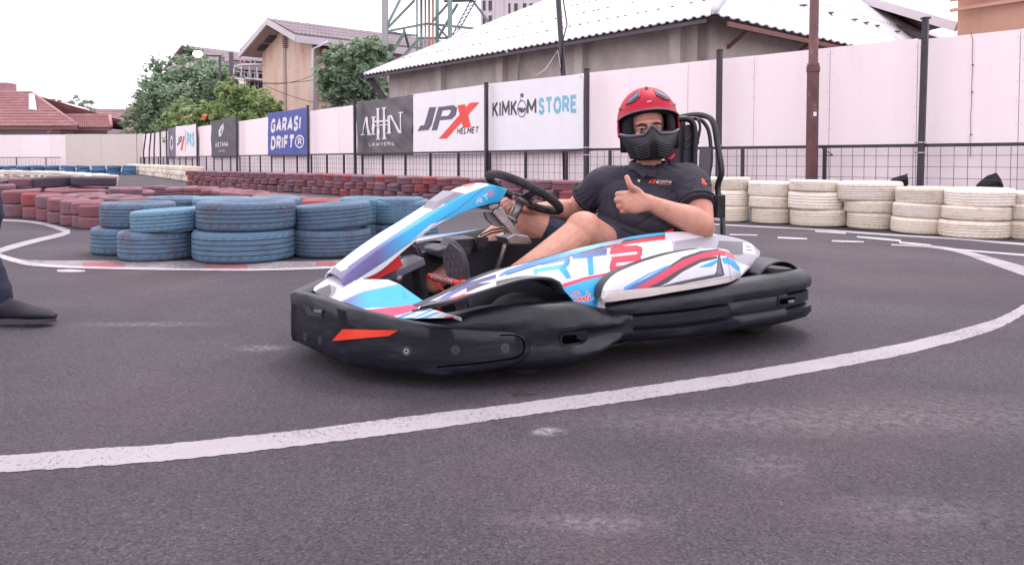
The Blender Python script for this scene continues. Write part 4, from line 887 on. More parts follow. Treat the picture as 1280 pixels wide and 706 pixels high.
for i, (x, y, r, lb) in enumerate(((76, 138, 2.6, 'leftmost hazy round treetop on the skyline'), (84, 140, 2.4, 'middle hazy treetop on the skyline'), (98, 138, 2.8, 'rightmost hazy round treetop on the skyline above the low tiled roof'))):
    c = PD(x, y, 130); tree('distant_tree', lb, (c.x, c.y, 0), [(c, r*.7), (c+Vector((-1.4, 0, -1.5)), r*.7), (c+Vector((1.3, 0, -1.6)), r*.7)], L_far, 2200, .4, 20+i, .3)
# ---- street lamp (lit), wires, poles at left
lp = empty('street_lamp', (PD(274, 150, 47).x, 47, 0)); tag(lp, 'street lamp with a bright lit white head on an arm above the big tree', 'street lamp')
o_ = Vector((PD(274, 150, 47).x, 47, 0)); q = MB(); t_ = PD(275, 70, 47)-o_; q.tube([(0, 0, 0), t_], .09, 8); q.build('pole', M_blackm, lp, True)
q = MB(); q.tube([t_+Vector((.1, 0, 0)), PD(262, 70, 47)-o_, PD(253, 68.5, 47)-o_], .05, 6); q.build('arm', M_blackm, lp, True)
hd = PD(247, 68, 47)-o_; q = MB(); q.grid(lambda u, v: hd+Vector((.27*math.cos(2*PI*u)*math.sin(PI*v), .25*math.sin(2*PI*u)*math.sin(PI*v), .2*math.cos(PI*v))), 16, 10); q.build('lamp_head', mat('lit_lamp', (1, .96, .84), emit=14), lp, True)
q = MB(); q.box(hd+Vector((0, 0, .22)), (.6, .4, .06)); q.build('hood', M_blackm, lp)
up = empty('utility_pole', (PD(289, 150, 46).x, 46, 0)); tag(up, 'grey concrete utility pole between the big tree and the pink block', 'pole')
o_ = Vector((PD(289, 150, 46).x, 46, 0)); q = MB(); q.tube([(0, 0, 0), PD(289, 66, 46)-o_], [.2, .14], 10); q.build('shaft', M_soffit, up, True)
q = MB(); q.tube([PD(292, 100, 45.8)-o_, PD(293, 84, 45.8)-o_, PD(300, 81.5, 45.8)-o_, PD(330, 81, 47)-o_], .07, 6); q.build('conduit', M_palew, up, True)
for (x0, y0, d0_, x1, y1, d1_, sg), lb in zip(((289, 82, 46, 392, 128, 46, .6), (289, 92, 46, 392, 94, 46, 1.2), (289, 98, 46, 392, 100, 46, .5)), ('overhead wire dropping across the pink gable', 'upper level overhead wire across the pink gable', 'lower level overhead wire across the pink gable')):
    q = MB(); A1, B1 = PD(x0, y0, d0_-.3), PD(x1, y1, d1_-.8); q.tube([A1.lerp(B1, k/12)-A1-Vector((0, 0, sg*4*(k/12)*(1-k/12)*.5)) for k in range(13)], .018, 5)
    o = q.build('overhead_wire', M_blackm); o.location = A1; tag(o, lb, 'wire')
# =================================================================== tyres
def tyre_mesh(seg, lod, name, kind=0):
    # unit tyre: outer radius 1, half height 1 (object scale sets the size), axis z
    prof = [(.60, -.62), (.63, -.80), (.74, -.97), (.88, -.99), (.955, -.93), (.985, -.80), (.995, -.70)]
    if lod == 0:
        gr = ([-.48, -.16, .16, .48], [-.55, -.3, -.04, .22, .5], [-.42, -.1, .2, .48])[kind]
        for gz in gr: prof += [(.998, gz-.05), (.998, gz-.028), (.972, gz-.022), (.972, gz+.022), (.998, gz+.028)]
    elif lod == 1: prof += [(1., -.45), (.975, -.38), (1., -.3), (1., .0), (.975, .06), (1., .12), (1, .5)]
    else: prof += [(1, -.4), (1, .4)]
    prof += [(.995, .70), (.985, .80), (.955, .93), (.88, .99), (.74, .97), (.63, .80), (.60, .62), (.57, .0)]
    n = len(prof); vs = []; fs = []; mi = []
    for i in range(seg):
        a = 2*PI*i/seg
        for r, z in prof:
            rr = r
            if lod == 0 and .65 < abs(z) < .9 and r > .9 and i % 3 == 0: rr = r-.016
            if lod == 0 and r > .996 and i % 4 == 1: rr = r-.0025
            vs.append((rr*math.cos(a), rr*math.sin(a), z))
    for i in range(seg):
        j = (i+1) % seg
        for k in range(n):
            k2 = (k+1) % n; fs.append((i*n+k, j*n+k, j*n+k2, i*n+k2)); r1, r2 = prof[k][0], prof[k2][0]
            mi.append(1 if (lod == 0 and (min(r1, r2) < .98 and .96 < max(r1, r2) and abs(prof[k][1]) < .69)) or (lod == 1 and min(r1, r2) < .98 and abs(prof[k][1]) < .5) else 0)
    me = bpy.data.meshes.new(name); me.from_pydata(vs, [], fs); me.update(); me.polygons.foreach_set('material_index', mi)
    if lod > 0: me.polygons.foreach_set('use_smooth', [True]*len(me.polygons))
    else: me.polygons.foreach_set('use_smooth', [abs(vs[f[0]][2]) > .7 or math.hypot(vs[f[0]][0], vs[f[0]][1]) < .9 for f in fs])
    return me
def tyre_mat(name, col, dirt, amt, dlo=.5, rgh=.7):
    return mat(name, col, rgh, var=.07, scale=5, bump=.07, bscale=30, dirt=dirt, dirt_amt=amt, dscale=2.1, rand=.13, dlo=dlo, stretch=(1, 1, .6))
TM = {'blue': tyre_mat('blue_tyre_paint', rgb(82, 110, 134), rgb(78, 78, 92), .75, .50), 'light blue': tyre_mat('light_blue_tyre_paint', rgb(94, 130, 155), rgb(82, 92, 110), .5, .53),
      'worn blue': tyre_mat('worn_blue_tyre_paint', rgb(84, 110, 136), rgb(86, 80, 94), .85, .45), 'far blue': tyre_mat('dark_blue_tyre_paint', rgb(72, 112, 152), rgb(48, 64, 92), .6),
      'red': tyre_mat('red_tyre_paint', rgb(128, 78, 88), rgb(94, 70, 82), .7, .48), 'bright red': tyre_mat('bright_red_tyre_paint', rgb(148, 66, 72), rgb(104, 62, 72), .6, .48),
      'dusty red': tyre_mat('dusty_red_tyre_paint', rgb(124, 88, 100), rgb(92, 76, 90), .8, .46), 'dark': tyre_mat('bare_dark_tyre', rgb(78, 66, 80), rgb(58, 50, 62), .6),
      'white': tyre_mat('white_tyre_paint', rgb(228, 218, 208), rgb(176, 156, 136), .45, .52), 'dirty white': tyre_mat('dirty_white_tyre_paint', rgb(216, 204, 190), rgb(150, 134, 120), .6, .50),
      'cream': tyre_mat('cream_tyre_paint', rgb(218, 206, 192), rgb(172, 152, 134), .5, .52)}
GR_ = {}
for _k, _c in dict(blue=(56, 78, 102), white=(170, 160, 152), cream=(172, 154, 134), red=(88, 54, 64), dark=(40, 34, 42)).items(): GR_[_k] = mat('groove_dark_'+_k, rgb(*_c), .85, var=.25, scale=20)  # groove faces get a darker colour than the tread
TME = {}
JOIN = {}
def tyre(x, y, z0, dia, h, colr, label, lod, tilt=(0, 0), group=None, kind=None):
    if group == 'join':
        me = TME.get('j') or TME.setdefault('j', tyre_mesh(22, 2, 'tyre_pile')); M = Matrix.Translation((x, y, z0+h/2)) @ Matrix.Rotation(tilt[0], 4, 'X') @ Matrix.Rotation(random.uniform(0, 6), 4, 'Z') @ Matrix.Diagonal((dia/2, dia/2, h/2, 1))
        JOIN.setdefault('q', MB()).add([M @ v.co for v in me.vertices], [tuple(p.vertices) for p in me.polygons], {'white': 0, 'cream': 1}.get(colr, 2)); return
    kd = random.randrange(3) if kind is None else kind
    key = (colr, lod, kd)
    if key not in TME:
        me = tyre_mesh((96, 40, 22)[lod], lod, 'tyre', kd); me.materials.append(TM[colr]); me.materials.append(GR_[next((g_ for g_ in ('blue', 'white', 'cream', 'red') if g_ in colr), 'dark')]); TME[key] = me
    o = bpy.data.objects.new('tyre', TME[key]); COL.objects.link(o)
    o.location = (x, y, z0+h/2); o.scale = (dia/2*random.uniform(.96, 1.03), dia/2, h/2*1.01); o.rotation_mode = 'ZXY'; o.rotation_euler = (tilt[0], tilt[1], random.uniform(0, 6))
    return tag(o, label, 'tyre', group)
def by_px(x0, x1, ybot, yt, z0, colr, label, lod=0, tilt=(0, 0), group=None, d=None, kind=None):
    # front lower edge seen at row ybot, standing at height z0
    df = FPX*(CAMZ-z0)/(ybot-HORIZ) if d is None else d
    wpx = x1-x0; dia = wpx*df/(FPX-wpx/2); dc = df+dia/2; xc = ((x0+x1)/2-640)/FPX*dc
    h = (ybot-yt)*df/FPX if yt is not None else .2
    tyre(xc, dc, z0, dia, h, colr, label, lod, tilt, group, kind)
    return xc, dc, dia, h, df
GB = 'blue tyres of the near barrier'
def stack(x0b, x1b, yb, ym, x0t, x1t, yt, cb, ct, lb, lt, tl=(0, 0)):
    xc, dc, dia, h, df = by_px(x0b, x1b, yb, ym, 0, cb, lb, 0, group=GB)
    # top tyre: same front distance
    w_ = x1t-x0t; dia2 = w_*df/(FPX-w_/2); z0 = CAMZ-(ym-HORIZ)*df/FPX
    h2 = (ym-yt)*df/FPX; tyre(((x0t+x1t)/2-640)/FPX*(df+dia2/2), df+dia2/2, z0, dia2, h2*.97, ct, lt, 0, tl, GB)
stack(118, 206, 320.5, 286.5, 129, 216, 254, 'blue', 'worn blue', 'blue tyre at the left end of the near barrier, bottom', 'grey-worn blue tyre at the left end of the near barrier, on top')
stack(150.5, 243.5, 328.5, 291.5, 166.5, 250, 263, 'worn blue', 'light blue', 'worn blue tyre on the ground, second from the left in the near barrier', 'bright blue tilted tyre lying over the second bottom tyre from left', (0, -.06))
stack(243.5, 366, 331.5, 291.3, 248.5, 367.5, 252.5, 'blue', 'worn blue', 'biggest blue tyre on the ground beside the red kerb patch', 'biggest upper blue tyre with grey worn shoulder, third from left')
stack(365.5, 462, 324, 289, 367, 463, 256, 'worn blue', 'blue', 'blue tyre on the ground just left of the white kart nose fairing', 'blue upper tyre just left of the kart fairing, slightly tilted', (0, -.07))
stack(459, 548, 313, 281.5, 459.5, 538, 250.5, 'blue', 'light blue', 'blue tyre on the ground partly behind the kart fairing', 'light blue upper tyre partly behind the kart fairing')
for x0, x1, yt, c, l in ((186, 250, 259, 'worn blue', 'worn blue tyre in the second row behind the tilted tyre'), (243, 313, 248.6, 'light blue', 'light blue tyre top peeking behind the biggest stack, left one'), (309, 374, 248.6, 'light blue', 'light blue tyre top peeking behind the biggest stack, right one'),
                         (425, 482, 246.5, 'light blue', 'light blue tyre top in the second row, right of centre'), (470, 530, 244.5, 'blue', 'blue tyre top in the second row just behind the kart fairing')):
    df = 5.78 if x0 > 200 else 5.9
    w_ = x1-x0; dia = w_*df/(FPX-w_/2); xc = ((x0+x1)/2-640)/FPX*(df+dia/2)
    tyre(xc, df+dia/2, .205, dia, .20, c, l, 0, (random.uniform(-.03, .03), random.uniform(-.03, .03)), GB)
    tyre(xc, df+dia/2+.02, 0, dia, .203, 'blue', 'bottom tyre under the '+l.replace('blue tyre top peeking', 'blue one').replace('tyre top ', 'one ').replace('tyre ', 'one '), 0, (0, 0), GB)
by_px(489, 532, 322, 297, 0, 'dark', 'single bare black tyre on the asphalt behind the kart fairing', 0)
# red block, front-left row (individually placed) -----------------------------------------------
GR = 'red tyres of the left-hand barrier'
c8 = [(-22, 13, 231, 251, 270, 'dusty red', 'dusty red'), (11, 39, 238, 255, 272.5, 'red', 'dusty red'), (38, 59.5, 242, 258.5, 274.5, 'bright red', 'red'), (58, 77.5, 244.5, 261, 277, 'dusty red', 'red'),
      (73.5, 91, 248.5, 265, 280.5, 'red', 'dusty red'), (89, 110, 251, 269, 283.3, 'dusty red', 'red'), (107, 122, 253.5, 269.5, 286, 'red', 'dusty red'), (117, 134, 256, 272, 287, 'red', 'red')]
for i, (x0, x1, yt, ym, yb, ct, cb) in enumerate(c8):
    df = FPX*CAMZ/(yb-HORIZ); z1 = CAMZ-(ym-HORIZ)*df/FPX; h = (ym-yt)*df/FPX; dia = .42; cx = (x0+x1)/2+(3 if 1 < i < 7 else 0)
    xc = (cx-640)/FPX*(df+dia/2); jx = random.uniform(-.015, .015)
    tyre(xc, df+dia/2, 0, dia, z1*.985, cb, f'{cb} bottom tyre of the {ORD[i]} stack from left, front red barrier row', 0, (0, 0), GR)
    tyre(xc+jx, df+dia/2, z1, dia, h*.97, ct, f'{ct} top tyre of the {ORD[i]} stack from left, front red barrier row', 0, (random.uniform(-.04, .04), random.uniform(-.04, .04)), GR)
def row(pts, step, levels, h, dia, cols, what, lod, group, jit=.03, start=0, maxn=99, brick=True, yjit=.0):
    P_ = [Vector(p) for p in pts]; k = 0; t = start; seg = 0
    while seg < len(P_)-1:
        a, b = P_[seg], P_[seg+1]; ln = (b-a).length
        if t > ln: t -= ln; seg += 1; continue
        p = a+(b-a)*(t/ln)
        for lv in range(levels):
            off = (b-a).normalized()*(step*.25 if (brick and lv % 2) else 0)
            c = random.choice(cols); q = p+off+Vector((random.uniform(-jit, jit), random.uniform(-jit, jit)))
            lvn = ('bottom', 'second layer', 'third layer', 'fourth layer')[lv] if lv < levels-1 or levels == 1 else 'top'
            tyre(q.x, q.y, lv*h, dia*random.uniform(.94, 1.05), h*random.uniform(.93, .99), c, f'{lvn} {c} tyre, {ORD[min(k, 37)]} stack from {what}', lod, (random.uniform(-.06, .06), random.uniform(-.07, .07)), group)
        t += step; k += 1
        if k >= maxn: break
G2 = lambda px, d: ((px-640)/FPX*d, d)
R3 = ['red', 'dusty red', 'red', 'dusty red', 'red', 'bright red', 'dusty red', 'red', 'dusty red']
row([G2(182, 11.6), G2(252, 10.9), G2(322, 8.95), G2(372, 7.9), G2(430, 7.2)], .43, 2, .16, .46, R3, 'left, middle red row behind the blue tyres', 1, GR)
row([G2(-30, 10.3), G2(60, 10.6), G2(150, 10.4), G2(178, 10.0)], .47, 2, .15, .47, ['red', 'dusty red', 'dusty red'], 'left, second red row at left', 1, GR)
row([G2(100, 9.2), G2(150, 8.5), G2(200, 8.0)], .5, 2, .15, .47, ['dusty red', 'red'], 'left, short row behind the blue end stack', 1, GR)
row([G2(260, 8.4), G2(330, 7.6)], .5, 2, .14, .46, ['dusty red', 'red'], 'left, short row behind the biggest blue tyre', 1, GR)
# bigger tyres lying on the red block
for x0, x1, yt, yb, c, l in ((-14, 12, 225, 236, 'dusty red', 'dusty red tyre at the left picture edge lying on the red block'), (14, 51, 222, 233, 'dusty red', 'pinkish tyre lying left of the bare dark tyre on the red block'), (44, 89, 220.6, 234.5, 'dark', 'bare dark wide tyre lying on top of the red block at left'), (92, 142, 221, 233, 'dark', 'dark purple worn tyre right of the bare dark tyre'),
                             (137, 176, 234.5, 248.5, 'dusty red', 'dusty pink tyre with open top lying in front of the middle red row'), (8, 50, 233, 239, 'dusty red', 'flat pinkish tyre under the pinkish tyre at left'), (90, 137, 233.5, 241, 'red', 'flat red tyre under the dark purple worn tyre'), (54, 91, 235, 241, 'dusty red', 'flat dusty red tyre under the bare dark tyre')):
    d = 10.8 if yt < 230 else (10.2 if x0 != 137 else 9.4)
    if yt >= 233 and x0 != 137: d = 10.9
    z0 = CAMZ-(yb-HORIZ)*d/FPX; w_ = x1-x0; dia = w_*d/(FPX-w_/2)
    tyre(((x0+x1)/2-640)/FPX*(d+dia/2), d+dia/2, z0, dia, (yb-yt)*d/FPX*.95, c, l, 0, (random.uniform(-.05, .05), random.uniform(-.05, .05)), GR)
# long red row along the wall, three high
row([G2(243, 20.6), G2(330, 17.6), G2(412, 15.6), G2(477, 14.1), G2(560, 12.6), G2(640, 11.4), G2(735, 10.2)], .40, 3, .142, .42, R3, 'left of the long red wall row', 1, 'red tyres of the long row along the wall')
# far whites and blues
row([G2(166, 41), G2(200, 33), G2(243, 24.8)], .62, 3, .17, .58, ['white', 'cream', 'dirty white'], 'left', 2, 'join')
tag(link('tyre_pile', JOIN['q'].mesh('tyre_pile'), [TM['white'], TM['cream'], TM['dirty white']], smooth=True), 'far row of small stacked white tyres running to the wall corner under the far banners', 'tyres', kind='stuff')
row([G2(-40, 36), G2(60, 36), G2(162, 37)], .68, 3, .155, .64, ['far blue'], 'left, far blue row before the cream wall', 2, 'blue tyres of the far row', brick=False, maxn=18)
row([G2(-20, 30), G2(60, 27), G2(150, 19.5), G2(238, 17.2)], .8, 2, .16, .66, ['white', 'white', 'dirty white'], 'left, low white row behind the red block', 1, 'white tyres of the middle row', maxn=18)
# near white row on the right, three high ---------------------------------------------------------
GW = 'white tyres of the right-hand row'
cols = [[(893, 937, 278), (893, 937, 258), (894, 937, 238), 222], [(941, 989, 281), (938, 987, 261), (936.5, 989, 246), 227], [(989, 1062, 285), (987, 1053, 263), (988.5, 1048, 240), 225.5], [(1062, 1119, 288.5), (1058.5, 1121, 267), (1047, 1125, 251.5), 227.5],
        [(1118, 1180, 294), (1120, 1182, 273.5), (1122.5, 1187, 255), 234.5], [(1179, 1259, 299.7), (1182, 1260, 277), (1186.5, 1263, 259), 236.5], [(1259, 1336, 302), (1262, 1337, 277.5), (1267, 1338, 257), 241]]
wc = ['dirty white', 'white', 'cream']
nm = ['first white stack right of the kart seat', 'second white stack right of the kart seat', 'third white stack, just left of the rusty pole base', 'wide-topped white stack just right of the rusty pole', 'fifth white stack, left of the tall dark post',
      'sixth white stack, under the larger black cloth', 'seventh white stack at the right picture edge', 'eighth white stack beyond the right picture edge']
for i, c in enumerate(cols):
    df = FPX*CAMZ/(c[0][2]-HORIZ)
    for k in range(3):
        x0, x1, yb = c[k]; yt = c[k+1][2] if k < 2 else c[3]
        z0 = CAMZ-(yb-HORIZ)*df/FPX; h = (yb-yt)*df/FPX; w_ = x1-x0; dia = w_*df/(FPX-w_/2)
        cc = ['cream', 'dirty white', 'white'][k] if i % 2 else ['cream', 'white', 'dirty white'][k]
        tyre(((x0+x1)/2-640)/FPX*(df+dia/2), df+dia/2, z0, dia, h*.985, cc, f'{("bottom", "middle", "top")[k]} tyre of the {nm[i]}', 0, (random.uniform(-.02, .02), random.uniform(-.03, .03)), GW)
for j, px in enumerate((876,)):
    for k in range(3): tyre((px-640)/FPX*(8.95+.35*j), 8.95+.35*j, k*.17, .42, .165, wc[(j+k) % 3], f'{("bottom", "middle", "top")[k]} tyre of the {ORD[j]} white stack hidden behind the driver, counting leftward', 0, (0, 0), GW)
# =================================================================== rental kart
kart = empty('go_kart', (KN.x, KN.y, 0), KT)
tag(kart, 'black bumpered rental go-kart with white, cyan and red printed fairings on the track', 'go-kart')
def kb(mb, name, m, smooth=True, parent=None, bev=0, fix=True):
    o = mb.build(name, m, parent or kart, smooth, fix)
    if bev: mod(o, 'BEVEL', width=bev, segments=2, limit_method='ANGLE')
    return o
def autosm(o, ang=40):
    me = o.data; bm = bmesh.new(); bm.from_mesh(me)
    for e in bm.edges: e.smooth = not (len(e.link_faces) == 2 and e.calc_face_angle(0) > math.radians(ang))
    for f in bm.faces: f.smooth = True
    bm.to_mesh(me); bm.free(); return o
def sweep(name, knots, section, n=70, parent=None, m=None, ang=50):
    K_ = catmull([Vector((k[0], k[1], 0)) for k in knots], n); T_ = catmull([Vector((k[2], k[3], 0)) for k in knots], n)
    vs = []; S = None
    for i in range(n):
        a = K_[max(i-1, 0)]; b = K_[min(i+1, n-1)]; d = (b-a).normalized(); o_ = Vector((-d.y, d.x, 0))   # outward normal in (u,v)
        pts = section(i/(n-1), T_[i].x, T_[i].y); S = len(pts)
        for (o, h) in pts: vs.append(L(K_[i].x+o_.x*o, K_[i].y+o_.y*o, h))
    fs = [(i*S+k, i*S+(k+1) % S, (i+1)*S+(k+1) % S, (i+1)*S+k) for i in range(n-1) for k in range(S)]
    fs += [tuple(range(S)), tuple(range((n-1)*S+S-1, (n-1)*S-1, -1))]
    q = MB(); q.add(vs, fs); return autosm(kb(q, name, m or M_blackplastic, parent=parent), ang)
def mirror(kn): return [(k[0], -k[1], k[2], k[3]) for k in kn]
def wob(t, k): return .0016*math.sin(t*41+k)+.0012*math.sin(t*97+2*k)
# front bumper: one wrap round the nose, tapering to a rounded tongue each side
fb = [(-.036, .0, .243, .066), (-.026, .045, .245, .064), (.012, .2, .247, .057), (.045, .32, .240, .052), (.10, .42, .230, .047), (.19, .515, .212, .045), (.31, .602, .195, .048), (.42, .648, .182, .058), (.49, .668, .172, .072), (.525, .676, .156, .095), (.54, .679, .138, .118)]
full = [(.56, -.665, .138, .118), (.54, -.662, .156, .095), (.50, -.655, .172, .07), (.42, -.62, .182, .055), (.34, -.55, .2, .05), (.25, -.45, .215, .047), (.17, -.34, .23, .05), (.095, -.22, .236, .055), (.03, -.11, .24, .06)]+fb
def fsec(t, ht, hb):
    H = ht-hb; e = min(1, H/.05)*.02; w_ = wob(t, 1)
    return [(-.05, ht-.02), (-.034, ht-.003), (-.012, ht+.001), (.0, ht-.001), (.007+w_, ht-.009*min(1, H/.08)), (.004+w_, ht-H*.3), (.006, ht-H*.55), (.006-w_, hb+H*.12), (.0, hb+H*.03), (-.012, hb), (-.05, hb+.008)]
sweep('front_bumper', full, fsec, 150)
# front side guards
gd = [(.19, .44, .20, .06), (.30, .545, .222, .052), (.40, .61, .246, .046), (.50, .665, .256, .042), (.60, .695, .256, .04), (.70, .70, .249, .043), (.78, .695, .230, .056), (.85, .68, .211, .080), (.90, .672, .203, .095), (.94, .668, .198, .10)]
def gsec(t, ht, hb):
    H = ht-hb; g = .024*sm(.50, .60, t)*(1-sm(.70, .84, t)); b = .014*sm(.3, .55, t)*(1-.8*sm(.78, .92, t)); w_ = wob(t, 2)
    return [(-.12, ht-.06), (-.085, ht-.014), (-.05, ht-.001), (-.022, ht-.008), (-.004, ht-H*.14), (.002+w_+b*.3, ht-H*.24), (.0+b, ht-H*.33), (-g*.2+b, ht-H*.40), (-g+b*.6, ht-H*.46), (-g*.8+b*.8, ht-H*.66), (b, ht-H*.72), (b*.9-w_, hb+H*.16), (-.016, hb+H*.04), (-.05, hb), (-.12, hb+.01)]
for s in (1, -1): 
    kn = gd if s > 0 else [(a+.05*(1-sm(.3, .6, a)), b, c, d) for a, b, c, d in mirror(gd[2:])[::-1]]
    sweep('front_side_guard', kn, (gsec if s > 0 else (lambda t, a, b: gsec(1-t, a, b))), 110, ang=88)
# side pods wrapping the rear wheels, and rear bumper
pd = [(.835, .60, .228, .10), (.88, .645, .238, .09), (1.0, .67, .245, .08), (1.2, .68, .250, .071), (1.42, .685, .260, .074), (1.6, .685, .267, .073), (1.76, .672, .272, .078), (1.85, .63, .268, .07), (1.92, .56, .258, .06), (1.945, .46, .246, .055), (1.95, .34, .24, .055)]
def psec(t, ht, hb):
    H = ht-hb; w_ = wob(t, 3)
    g = .020*((sm(.05, .12, t)*(1-sm(.34, .40, t)))+sm(.52, .56, t)*(1-sm(.9, .97, t))); b = .01*math.sin(PI*t)
    wd = .13-.05*sm(.5, .8, t)
    return [(-wd, ht-.03), (-.06, ht-.002), (-.03, ht), (-.010, ht-.008), (.001+b, ht-H*.12), (.006+b+w_, ht-H*.24), (.004+b, ht-H*.345), (-g+b, ht-H*.375), (-g+b, ht-H*.40), (.003+b-g*.35, ht-H*.43),
            (.003+b-g*.35, ht-H*.62), (-g+b, ht-H*.65), (-g+b, ht-H*.68), (.007+b, ht-H*.72), (.006+b+w_, ht-H*.86), (-.010+b, hb+H*.04), (-.03, hb), (-wd, hb+.005)]
for s in (1, -1):
    kn = pd if s > 0 else mirror(pd)[::-1]
    sweep('side_pod', kn, (psec if s > 0 else (lambda t, a, b: psec(1-t, a, b))), 110)
sweep('rear_bumper', [(1.945, .36, .225, .065), (1.955, .2, .23, .065), (1.96, 0, .23, .065), (1.955, -.2, .23, .065), (1.945, -.36, .225, .065)], lambda t, a, b: psec(.45, a, b), 30)
# surface lookup for marks laid onto the kart
def bvh(objs):
    vs, fs = [], []
    for o in objs:
        k = len(vs); M = KM if o.parent == kart else o.matrix_world
        vs += [M @ v.co for v in o.data.vertices]; fs += [[i+k for i in p.vertices] for p in o.data.polygons]
    return BVHTree.FromPolygons(vs, fs)
plast = bvh([o for o in COL.objects if o.parent == kart and o.type == 'MESH'])
def onto(px, py, tree_, e=0.0):
    r = ray(px, py).normalized(); h = tree_.ray_cast(Vector((0, 0, CAMZ)), r)
    if h[0] is None: return None, None
    n = h[1] if h[1].dot(r) < 0 else -h[1]
    return KMI @ (h[0]+n*e), (KMI.to_3x3() @ n)
def plate(name, poly, tree_, m, th=.004, e=.002, dens=6, parent=None):
    pts = []
    for i in range(len(poly)):
        a, b = poly[i-1], poly[i]; k = max(1, int(math.dist(a, b)/dens))
        pts += [(a[0]+(b[0]-a[0])*j/k, a[1]+(b[1]-a[1])*j/k) for j in range(k)]
    P = [onto(x, y, tree_, e+th)[0] for x, y in pts]
    if any(p is None for p in P): return None
    n = onto(sum(p[0] for p in poly)/len(poly), sum(p[1] for p in poly)/len(poly), tree_)[1]
    q = MB(); q.prism(P, -n*th); o = q.build(name, m, parent or kart); 
    bm = bmesh.new(); bm.from_mesh(o.data); bmesh.ops.triangulate(bm, faces=bm.faces); bm.to_mesh(o.data); bm.free(); return o
cB = crop(360, 340, 3.765)
plate('reflector', cB([(215, 322), (262, 268), (520, 272), (478, 299)]), plast, M_orange)
def bolt(px, py, tree_, r=.0075, m=None, ring=True, name='bolt'):
    p, n = onto(px, py, tree_)
    if p is None: return
    x = n.orthogonal().normalized(); q = MB()
    q.tube([p-n*.002, p+n*.003], r, 12)
    o = q.build(name, m or M_steel, kart)
    if ring: w_ = MB(); w_.tube([p-n*.001, p+n*.0012], r*1.9, 14); w_.build('washer', M_darkplastic, o)
    c = MB(); c.tube([p+n*.003, p+n*.0034], r*.5, 6); c.build('socket', M_rubber, o)
for a in (((558, 371), 1), ((788, 366), 0), ((1022, 356), 0), ((152, 322), 0), ((82, 303), 0)):
    x, y = cB([a[0]])[0]; bolt(x, y, plast, .0085 if a[1] else .0075, M_steel if a[1] else M_darkplastic)
o = plate('badge_recess', cB([(68, 150), (100, 156), (112, 178), (168, 186), (160, 214), (96, 202)]), plast, M_darkplastic, .002, .001)
q_ = plate('badge', cB([(130, 172), (168, 176), (166, 190), (132, 186)]), plast, M_alu, .003, .004)
# outlet slots with raised rims; a black plate paints the shade inside
M_shade = mat('recess_shade', rgb(6, 6, 8), 1, spec=0)
def slot(poly, inner):
    a = plate('slot_rim', poly, plast, M_blackplastic, .005, .0, parent=None); b = plate('slot', inner, plast, M_shade, .002, .008)
c3 = crop(500, 270, 3.53); c4 = crop(740, 280, 4.414)
slot(c3([(705, 522), (722, 512), (818, 499), (830, 512), (822, 546), (808, 560), (722, 574), (706, 562)]), c3([(712, 528), (724, 519), (814, 506), (821, 514), (815, 541), (804, 551), (724, 563), (713, 556)]))
slot(c4([(1024, 404), (1110, 392), (1118, 402), (1108, 438), (1028, 452), (1020, 440)]), c4([(1033, 413), (1106, 402), (1109, 408), (1100, 431), (1034, 442), (1030, 436)]))
plate('slot_peg', c4([(1066, 418), (1098, 414), (1096, 428), (1068, 432)]), plast, M_alu, .004, .010)
# seam round the bumper tongue: dark tube for the shaded recess
P_s = [onto(x, y, plast, .0015)[0] for x, y in cB([(1000, 296), (1040, 296), (1080, 302), (1106, 322), (1112, 350), (1104, 380), (1075, 402), (1020, 412), (960, 420), (880, 430), (800, 438), (700, 446)])]
if all(p is not None for p in P_s): q = MB(); q.tube(catmull(P_s, 40), .0022, 6); kb(q, 'bumper_seam', M_shade)
# mirrored copies for the far side
def mcopy(o, name=None):
    c = o.copy(); c.data = o.data.copy(); COL.objects.link(c)
    for v in c.data.vertices: v.co.y = -v.co.y
    c.data.flip_normals(); return c
for o in [o for o in list(COL.objects) if o.parent == kart and o.name.split('.')[0] in ('reflector', 'slot', 'slot_rim')]: mcopy(o)
# ---- printed fairings -------------------------------------------------------------------------
def rail(kn, n): return catmull([KP(*k) for k in kn], n)
def panel(name, U, Lw, ns, nt, bulge, layers, base=WHITE, th=.004, top=None):
    A = rail(Lw, ns+1); B = rail(U, ns+1); q = MB()
    def f(s, t):
        i = min(ns, int(round(s*ns))); p = A[i].lerp(B[i], t); o = bulge*4*t*(1-t); return p+Vector((0, -o, o*.3))
    q.grid(f, ns, nt); o = q.build(name, M_graphic, kart, True, fix=False); paint(o, layers, base)
    return o, A, B
c5 = crop(630, 290, 6.4); c6 = crop(480, 290, 6.42)
def pur2cy(x0, x1): 
    def f(X, Y):
        t = np.clip((X-x0)/(x1-x0), 0, 1)[:, None]; return np.array(PURP)*(1-t)+np.array(CYAN)*t
    return f
def vgrad(y0, y1, a, b):
    def f(X, Y):
        t = np.clip((Y-y0)/(y1-y0), 0, 1)[:, None]; return np.array(a)*(1-t)+np.array(b)*t
    return f
